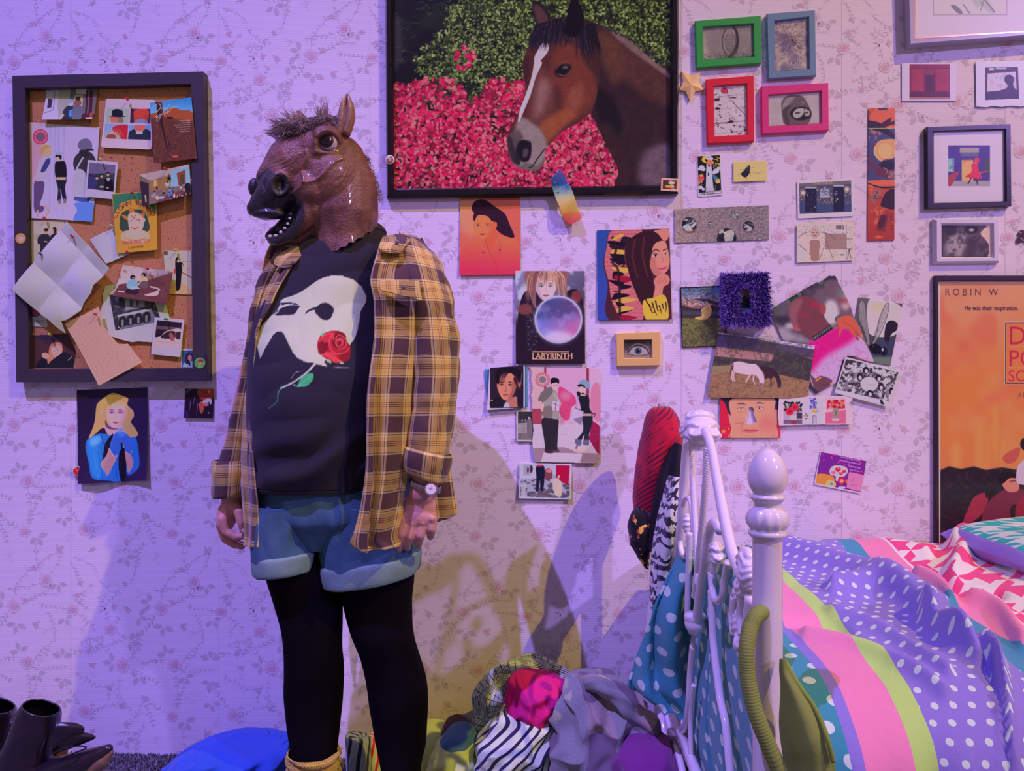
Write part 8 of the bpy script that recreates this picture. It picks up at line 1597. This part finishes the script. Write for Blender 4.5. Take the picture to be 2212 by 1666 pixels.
def pillow():
    m,nt,b = newmat('teal_houndstooth_cotton',.8,0,.2); u,v_,uvv = uvs(nt); S_ = .075
    x = (u/S_).fr(); y = (v_/S_).fr(); a = x.lt(.5); d = y.lt(.5); dg = ((u+v_)/S_*2).fr().lt(.5)
    c = mix(nt,(a*d)+((a-d).ab()*dg),A(206,190,232,2000),A(50,130,160,2000)); c = mix(nt,u.lt(.02),c,A(132,96,196,2000)); nt.links.new(c,b.inputs['Base Color'])
    n = 60; t = np.linspace(-1,1,n); Xg,Yg = np.meshgrid(t,t,indexing='ij'); h = (np.clip(1-np.abs(Xg)**3.2,0,1)*np.clip(1-np.abs(Yg)**3.2,0,1))**.5; V_ = []; UV = []
    for sg in (1,-1):
        z = .69+sg*.06*h+.006*nz(Xg,Yg,6,2)+.02*(Xg+1)*.3; V_.append(np.stack([1.35+Xg*.33*(1-.05*Yg**2),-.31+Yg*.22*(1-.06*Xg**2),z],-1).reshape(-1,3)); UV.append(np.stack([(Xg+1)*.33,(Yg+1)*.22],-1).reshape(-1,2))
    idx = np.arange(n*n).reshape(n,n); f = np.stack([idx[:-1, :-1],idx[1:, :-1],idx[1:,1:],idx[:-1,1:]],-1).reshape(-1,4); f2 = f[:, ::-1]+n*n
    o = mesh('pillow',np.concatenate(V_),np.concatenate([f,f2]),m,None,uv=np.concatenate(UV),smooth=True,loops=True); tag(o, 'pillow with teal and white houndstooth at the head of the bed', 'pillow')
pillow()
# ------------------------------------------------------------ clothes hung on the bed and heaped on the floor
def pat(name,fn,rough=.85,bmp=.0008):
    m,nt,b = newmat(name,rough,0,.2,sheen=.2); u,v_,uvv = uvs(nt)
    nt.links.new(fn(nt,u,v_,uvv),b.inputs['Base Color']); bump(nt,b,noise(nt,500,3,vec=uvv),bmp); return m
def cf(a,s,sd,tw=1.0):
    return lambda U,V_,th: (a*(1-2*np.abs(nz(U+V_*tw,V_*.8-U*.4,s,sd)))+a*.5*nz(U,V_,s*2.3,sd+5))*np.clip((U.max(1)-U.min(1))/.45-.1,0,1)[:,None]
def heap(name,rows,mat,label,cat,folds=None,nr=70,nc=110,group=None,parent=None, **k):
    o = loft(name,rows,mat,parent,nr,nc,folds,(True,True), **k)
    return tag(o,label,cat,group) if label else o
red = pat('red_jacquard',lambda nt,u,v,w: mix(nt,(((u*.8+v)*420).sin()*(noise(nt,12,2,vec=w)-.42)).gt(.04),mix(nt,noise(nt,22,4,vec=w),A(90,14,44,1450),A(206,14,50,1450)),A(84,14,44,1450)))
heap('draped_blanket',[(878,878,1424,1438,-.155,.012),(884,884,1408,1452,-.16,.045),(910,910,1396,1466,-.165,.06),(950,950,1388,1471,-.17,.065),(1000,1000,1380,1472,-.175,.065),(1050,1050,1372,1462,-.18,.05),(1090,1090,1368,1440,-.18,.045),(1130,1130,1376,1420,-.18,.035),(1162,1162,1392,1402,-.18,.01)],red, 'dark red patterned cloth draped over the far bed post', 'blanket',cf(.008,22,3,.3))
blk = plain('black_cotton',(.008,.008,.011),.8,bmp=.0005)
tag(panel('black_cloth',[(1458,955,1474,962,-.24,-.26),(1440,985,1474,1010,-.24,-.28),(1424,1030,1468,1060,-.25,-.28),(1412,1080,1450,1095,-.25,-.28),(1404,1140,1432,1150,-.25,-.27),(1400,1190,1416,1195,-.25,-.27)],blk,None,40,20,.02,lambda U,V_: .005*np.sin(U*160),.004), 'black cloth hanging across the red cloth on the bed post', 'cloth')
flo = pat('dark_floral_print',lambda nt,u,v,w: mix(nt,noise(nt,34,2,vec=w).gt(.60),mix(nt,noise(nt,50,2,vec=w).gt(.66),(.008,.008,.012),A(40,90,150,1450)),mix(nt,noise(nt,18,2,vec=w).gt(.5),A(214,150,70,1450),A(160,60,50,1450))))
heap('floral_scarf',[(1095,1095,1374,1384,-.21,.01),(1110,1110,1364,1404,-.22,.03),(1140,1140,1357,1410,-.22,.04),(1175,1175,1362,1410,-.22,.04),(1205,1205,1378,1404,-.22,.03),(1228,1228,1394,1402,-.22,.01)],flo, 'black scarf with small orange and blue print below the red cloth', 'scarf',cf(.006,40,7))
zeb = pat('zebra_print',lambda nt,u,v,w: mix(nt,((v*210+noise(nt,14,3,vec=w,dist=1.5)*18).sin()).gt(.05),A(206,176,214,1450),A(44,34,58,1450)))
tag(panel('zebra_scarf',[(1446,1028,1470,1032,-.34,-.40),(1432,1070,1472,1068,-.33,-.42),(1420,1120,1466,1110,-.33,-.42),(1411,1180,1458,1160,-.32,-.41),(1405,1240,1446,1230,-.32,-.38),(1404,1300,1432,1300,-.32,-.36),(1405,1310,1420,1312,-.32,-.34)],zeb,None,80,34,.035,lambda U,V_: .007*np.sin(U*150+2*np.sin(V_*9)),.004), 'white and black zebra striped scarf hanging beside the footboard', 'scarf')
lav = plain('pale_lavender_cotton',A(196,168,204,1450),.85,bmp=.0006,bscale=300)
tag(panel('pale_cloth',[(1444,1130,1474,1120,-.30,-.38),(1434,1190,1462,1190,-.30,-.36),(1424,1240,1452,1240,-.30,-.36),(1404,1300,1444,1300,-.30,-.36),(1396,1350,1436,1350,-.30,-.36),(1392,1392,1426,1400,-.30,-.35),(1402,1410,1418,1420,-.30,-.34),(1404,1424,1408,1432,-.31,-.33)],lav,None,70,30,.02,lambda U,V_: .006*np.sin(U*140+V_*9),.004), 'pale lavender cloth tail hanging under the zebra scarf', 'cloth')
cord = pat('olive_corduroy',lambda nt,u,v,w: mix(nt,(v*1100).sin()*.5+.5,A(74,72,34,1650),A(138,134,66,1700)),bmp=.002)
gj = empty('green_corduroy_bag',PX(1700,1600,.31), 'olive green corduroy bag hanging from the near bed post', 'bag')
olive = plain('olive_suede',A(120,112,62,1700),.9,var=.2,scale=12,bmp=.001,bscale=60)
def strap():
    p = smoothpts([P(x,y,d) for x,y,d in [(1668,1318,-1.06),(1640,1325,-1.115),(1622,1352,-1.13),(1613,1400,-1.145),(1614,1450,-1.15),(1622,1500,-1.155),(1638,1556,-1.16),(1660,1610,-1.16),(1690,1680,-1.16)]],34,False)
    r = .0098+.0007*np.abs(np.sin(np.arange(len(p))*.75)); tube('strap',p,r,cord if False else olive,gj,seg=16,sm=False)
strap()
panel('bag_body',[(1690,1425,1694,1425,-1.12,-1.12),(1688,1450,1706,1458,-1.12,-1.13),(1688,1480,1728,1490,-1.12,-1.15),(1688,1530,1752,1520,-1.12,-1.16),(1690,1580,1772,1560,-1.12,-1.17),(1694,1625,1786,1600,-1.12,-1.18),(1698,1660,1798,1640,-1.12,-1.18),(1700,1720,1800,1700,-1.12,-1.17)],olive,gj,80,40,.03,lambda U,V_: .006*nz(U,V_,60,3)+.006*np.sin(V_*120)*np.clip((.62-V_)*9,0,1),.006)
tube('bag_piping',[P(x,y,d) for x,y,d in [(1694,1425,-1.125),(1712,1458,-1.14),(1732,1490,-1.16),(1755,1522,-1.17),(1775,1562,-1.18),(1789,1602,-1.19),(1800,1645,-1.19)]],.0032,cord,gj)
# heap on the floor beside the bed
news = pat('newsprint_fabric',lambda nt,u,v,w: mix(nt,noise(nt,9,3,vec=w).gt(.52),mix(nt,((u*110).fr().lt(.12)+(v*70).fr().lt(.14)).gt(.5),A(196,180,190,1100),A(60,50,60,1100)),mix(nt,((u*260).fr().lt(.45)*(noise(nt,60,2,vec=w).gt(.45))).gt(.5),A(170,156,176,1100),A(48,42,60,1100))))
def roll(name,pts,r,mat,label,cat,sd):
    p = smoothpts([P(*q) for q in pts],10,False); n = len(p); seg = 40; v = []; uv = []; T_ = np.gradient(p,axis=0); T_ /= np.linalg.norm(T_,axis=1)[:,None]; L = 0
    for i in range(n):
        x = np.cross(T_[i],[0,1,0]); x /= np.linalg.norm(x); y = np.array([0,1.,0]); rr = np.interp(i/(n-1),np.linspace(0,1,len(r)),r)
        if i: L += np.linalg.norm(p[i]-p[i-1])
        for k in range(seg): a = 2*math.pi*k/seg; q = rr*(1+.14*math.sin(a*3+L*30+sd)+.10*math.sin(a*5-L*55)+.08*math.sin(L*80+a)); v.append(p[i]+(x*math.cos(a)+y*math.sin(a))*q); uv.append((a*rr,L))
    return tag(mesh(name,v,[(i*seg+k,i*seg+(k+1) % seg,(i+1)*seg+(k+1) % seg,(i+1)*seg+k) for i in range(n-1) for k in range(seg)]+[tuple(range(seg))[::-1],tuple(range((n-1)*seg,n*seg))],mat,None,uv=uv,smooth=True),label,cat)
roll('newsprint_blanket',[(1046,1660,-.14),(1048,1600,-.14),(1052,1540,-.14),(1070,1482,-.14),(1110,1450,-.14),(1160,1446,-.14),(1205,1470,-.15),(1232,1510,-.16),(1240,1570,-.16)],[.02,.030,.040,.038,.032,.032,.030,.026,.02],news, 'black and white newsprint patterned blanket rolled on the clothes heap', 'blanket',2)
mag = plain('magenta_jersey',A(186,8,112,1150),.8,var=.05,bmp=.0006,bscale=300)
heap('magenta_shirt',[(1448,1452,1130,1160,-.20,.02),(1460,1465,1110,1200,-.21,.05),(1485,1485,1100,1222,-.22,.07),(1520,1520,1100,1218,-.22,.08),(1555,1555,1110,1200,-.22,.07),(1600,1600,1110,1200,-.2,.05)],mag, 'crumpled magenta shirt in the middle of the clothes heap', 'clothing',cf(.011,62,5,.3))
nav = pat('navy_stripe_jersey',lambda nt,u,v,w: mix(nt,((u*.75+v*.65+noise(nt,7,2,vec=w)*.03)/.021).fr().lt(.34),A(200,184,206,1100),A(30,24,70,1100)))
heap('striped_shirt',[(1528,1540,1092,1140,-.24,.02),(1545,1550,1078,1200,-.25,.05),(1575,1575,1058,1205,-.25,.08),(1600,1600,1034,1205,-.25,.10),(1640,1640,1030,1200,-.25,.11),(1716,1716,1024,1205,-.25,.11)],nav, 'white shirt with navy stripes low on the clothes heap', 'clothing',cf(.010,52,8,.6))
tw_ = pat('grey_purple_tweed',lambda nt,u,v,w: mix(nt,noise(nt,260,2,vec=w)*.7,mix(nt,((u+noise(nt,5,2,vec=w)*.05)/.16).fr().lt(.4),A(140,122,150,1300),mix(nt,(v/.13).fr().lt(.45),A(112,82,116,1300),A(168,128,150,1300))),A(84,68,100,1300)))
heap('tweed_scarf',[(1452,1456,1255,1290,-.22,.02),(1462,1462,1232,1340,-.23,.05),(1480,1480,1218,1360,-.24,.07),(1510,1510,1208,1378,-.25,.09),(1550,1545,1200,1392,-.26,.11),(1590,1585,1196,1400,-.27,.12),(1640,1640,1184,1380,-.27,.13),(1722,1722,1176,1370,-.27,.13)],tw_, 'big grey and purple tweed scarf on the right of the clothes heap', 'scarf',cf(.020,42,2,.2),nr=130,nc=190)
roll('tweed_sleeve',[(1262,1478,-.30),(1300,1482,-.32),(1345,1510,-.33),(1375,1545,-.33),(1402,1570,-.33),(1404,1600,-.32),(1380,1615,-.30)],[.016,.022,.026,.028,.030,.026,.014],tw_, 'rolled pinkish grey sleeve lying over the tweed scarf', 'clothing',5)
pur = plain('purple_fleece',A(116,34,122,1400),.9,var=.06,bmp=.0008,bscale=260,sheen=.3)
heap('purple_fleece',[(1588,1590,1385,1412,-.36,.02),(1596,1596,1352,1440,-.37,.06),(1615,1615,1334,1456,-.38,.09),(1650,1650,1322,1470,-.38,.11),(1745,1745,1310,1480,-.38,.12)],pur, 'smooth purple fleece under the foot of the bed', 'clothing',cf(.007,36,6))
dk = plain('dark_maroon_cloth',A(66,34,56,1000),.85); heap('maroon_cloth',[(1553,1558,975,992,-.12,.02),(1562,1562,962,1006,-.13,.05),(1585,1585,955,1016,-.13,.07),(1640,1640,950,1020,-.13,.08)],dk, 'dark maroon cloth behind the cream and teal shirt', 'clothing',cf(.005,30,4))
crm = pat('cream_teal_polo',lambda nt,u,v,w: mix(nt,(v+noise(nt,8,2,vec=w)*.05).gt(.192),mix(nt,((u*.4+v)/.018).fr().lt(.5)*v.lt(.075),A(206,196,160,980),A(170,150,120,980)),A(56,80,150,980)))
heap('polo_shirt',[(1566,1572,985,1008,-.19,.02),(1578,1578,968,1022,-.20,.05),(1600,1600,952,1028,-.21,.07),(1630,1630,935,1034,-.22,.09),(1710,1710,915,1042,-.22,.10)],crm, 'cream shirt with teal collar next to the navy striped shirt', 'clothing',cf(.007,60,9))
crm2 = plain('cream_cotton',A(208,196,158,940),.85,var=.05); heap('cream_shirt',[(1558,1562,922,945,-.10,.02),(1575,1575,908,968,-.11,.05),(1620,1620,896,970,-.12,.07),(1700,1700,880,980,-.12,.08)],crm2, 'plain cream cloth against the wall right of the black tights', 'clothing',cf(.006,26,1))
ss = pat('striped_sock_knit',lambda nt,u,v,w: mix(nt,((u+v*.15)/.030).fr().lt(.35),A(128,120,160,770),A(30,30,60,770)))
heap('striped_sock',[(1585,1592,752,788,-.14,.02),(1592,1598,747,800,-.15,.03),(1630,1630,748,800,-.16,.04),(1705,1705,756,805,-.16,.05)],ss, 'grey sock with dark stripes standing between the legs', 'sock',cf(.003,40,3))
rw = pat('red_white_cloth',lambda nt,u,v,w: mix(nt,((u+v*.3)/.022).fr().lt(.35),A(206,180,206,800),A(190,30,66,800)))
heap('red_white_cloth',[(1588,1592,796,812,-.10,.02),(1605,1605,790,826,-.11,.04),(1700,1700,795,835,-.11,.05)],rw, 'small red and white cloth behind the striped sock', 'clothing',cf(.004,40,5))
blu = plain('royal_blue_fleece',A(8,46,186,500),.75,var=.06,bmp=.0006,bscale=260,sheen=.2)
heap('blue_fleece',[(1597,1602,486,508,-.19,.02),(1604,1607,455,560,-.20,.06),(1618,1614,425,612,-.21,.10),(1640,1635,385,624,-.21,.13),(1670,1665,362,634,-.21,.15),(1716,1716,345,640,-.21,.16)],blu, 'bright blue fleece crumpled on the carpet left of the person', 'clothing',cf(.018,34,4,.6),nr=90,nc=170)
# ---- pair of lace-up boots
lea = plain('black_boot_leather',(.018,.012,.020),.28,coat=.35,var=.2,scale=20,bmp=.0012,bscale=50); sole = plain('boot_sole',(.22,.13,.08),.6)
def boot(dx,dz,yy,label):
    Q = lambda x,y,d=0: P(x+dx,y+dz,yy-d)
    root = empty('ankle_boot',Q(120,1660),label, 'boot', 'black boots by the wall')
    r = [(1519,1541,56,122,-.01,.035),(1530,1552,50,123,0,.042),(1560,1580,36,118,0,.045),(1600,1612,18,106,0,.046),(1640,1646,2,104,0,.050),(1690,1690,0,118,0,.050),(1722,1722,4,130,0,.05)]
    loft('shaft',[(p+dz,q+dz,x1+dx,x2+dx,yy+o,h) for p,q,x1,x2,o,h in r],lea,root,60,70,lambda U,V_,th: .003*nz(U,V_,46,5)+.0025*np.sin(V_*160+3*np.sin(th))*np.clip(1-V_/.16,0,1),thick=.004)
    v,nn,f = fuse(chain([(Q(70,1690),.046),(Q(140,1664,.02),.037),(Q(190,1642,.03),.028),(Q(218,1628,.03),.020),(Q(234,1618,.03),.012)]),.0035,8); v = v+nn*(.0012*nz(v[:,0:1],v[:,2:3],70,2)); mesh('upper',v,f,lea,root,smooth=True)
    v,nn,f = fuse(chain([(Q(80,1712),.040),(Q(160,1680,.02),.031),(Q(222,1642,.03),.020),(Q(238,1626,.03),.010)]),.004,4); v[:,2] = np.maximum(v[:,2],.002); mesh('sole',v,f,sole,root,smooth=True)
    panel('tongue',[(120+dx,1560+dz,160+dx,1562+dz,yy-.05,yy-.04),(118+dx,1572+dz,182+dx,1572+dz,yy-.06,yy-.04),(114+dx,1590+dz,176+dx,1588+dz,yy-.06,yy-.04),(108+dx,1614+dz,150+dx,1608+dz,yy-.06,yy-.04)],lea,root,24,24,.003,None,.003)
    panel('flap',[(162+dx,1584+dz,180+dx,1582+dz,yy-.045,yy-.03),(146+dx,1598+dz,207+dx,1592+dz,yy-.05,yy-.03),(128+dx,1616+dz,186+dx,1604+dz,yy-.05,yy-.03),(118+dx,1628+dz,150+dx,1618+dz,yy-.05,yy-.03)],lea,root,20,20,.003,None,.002)
    tube('lace',[Q(110,1630,.075),Q(140,1618,.075),Q(170,1612,.06),Q(186,1616,.05),Q(160,1628,.06),Q(130,1640,.07)],.0018,blk,root)
boot(0,0,-.24, 'scuffed black lace-up boot leaning open, nearest the left edge'); boot(-98,-6,-.13, 'second black boot half hidden behind the leaning one')
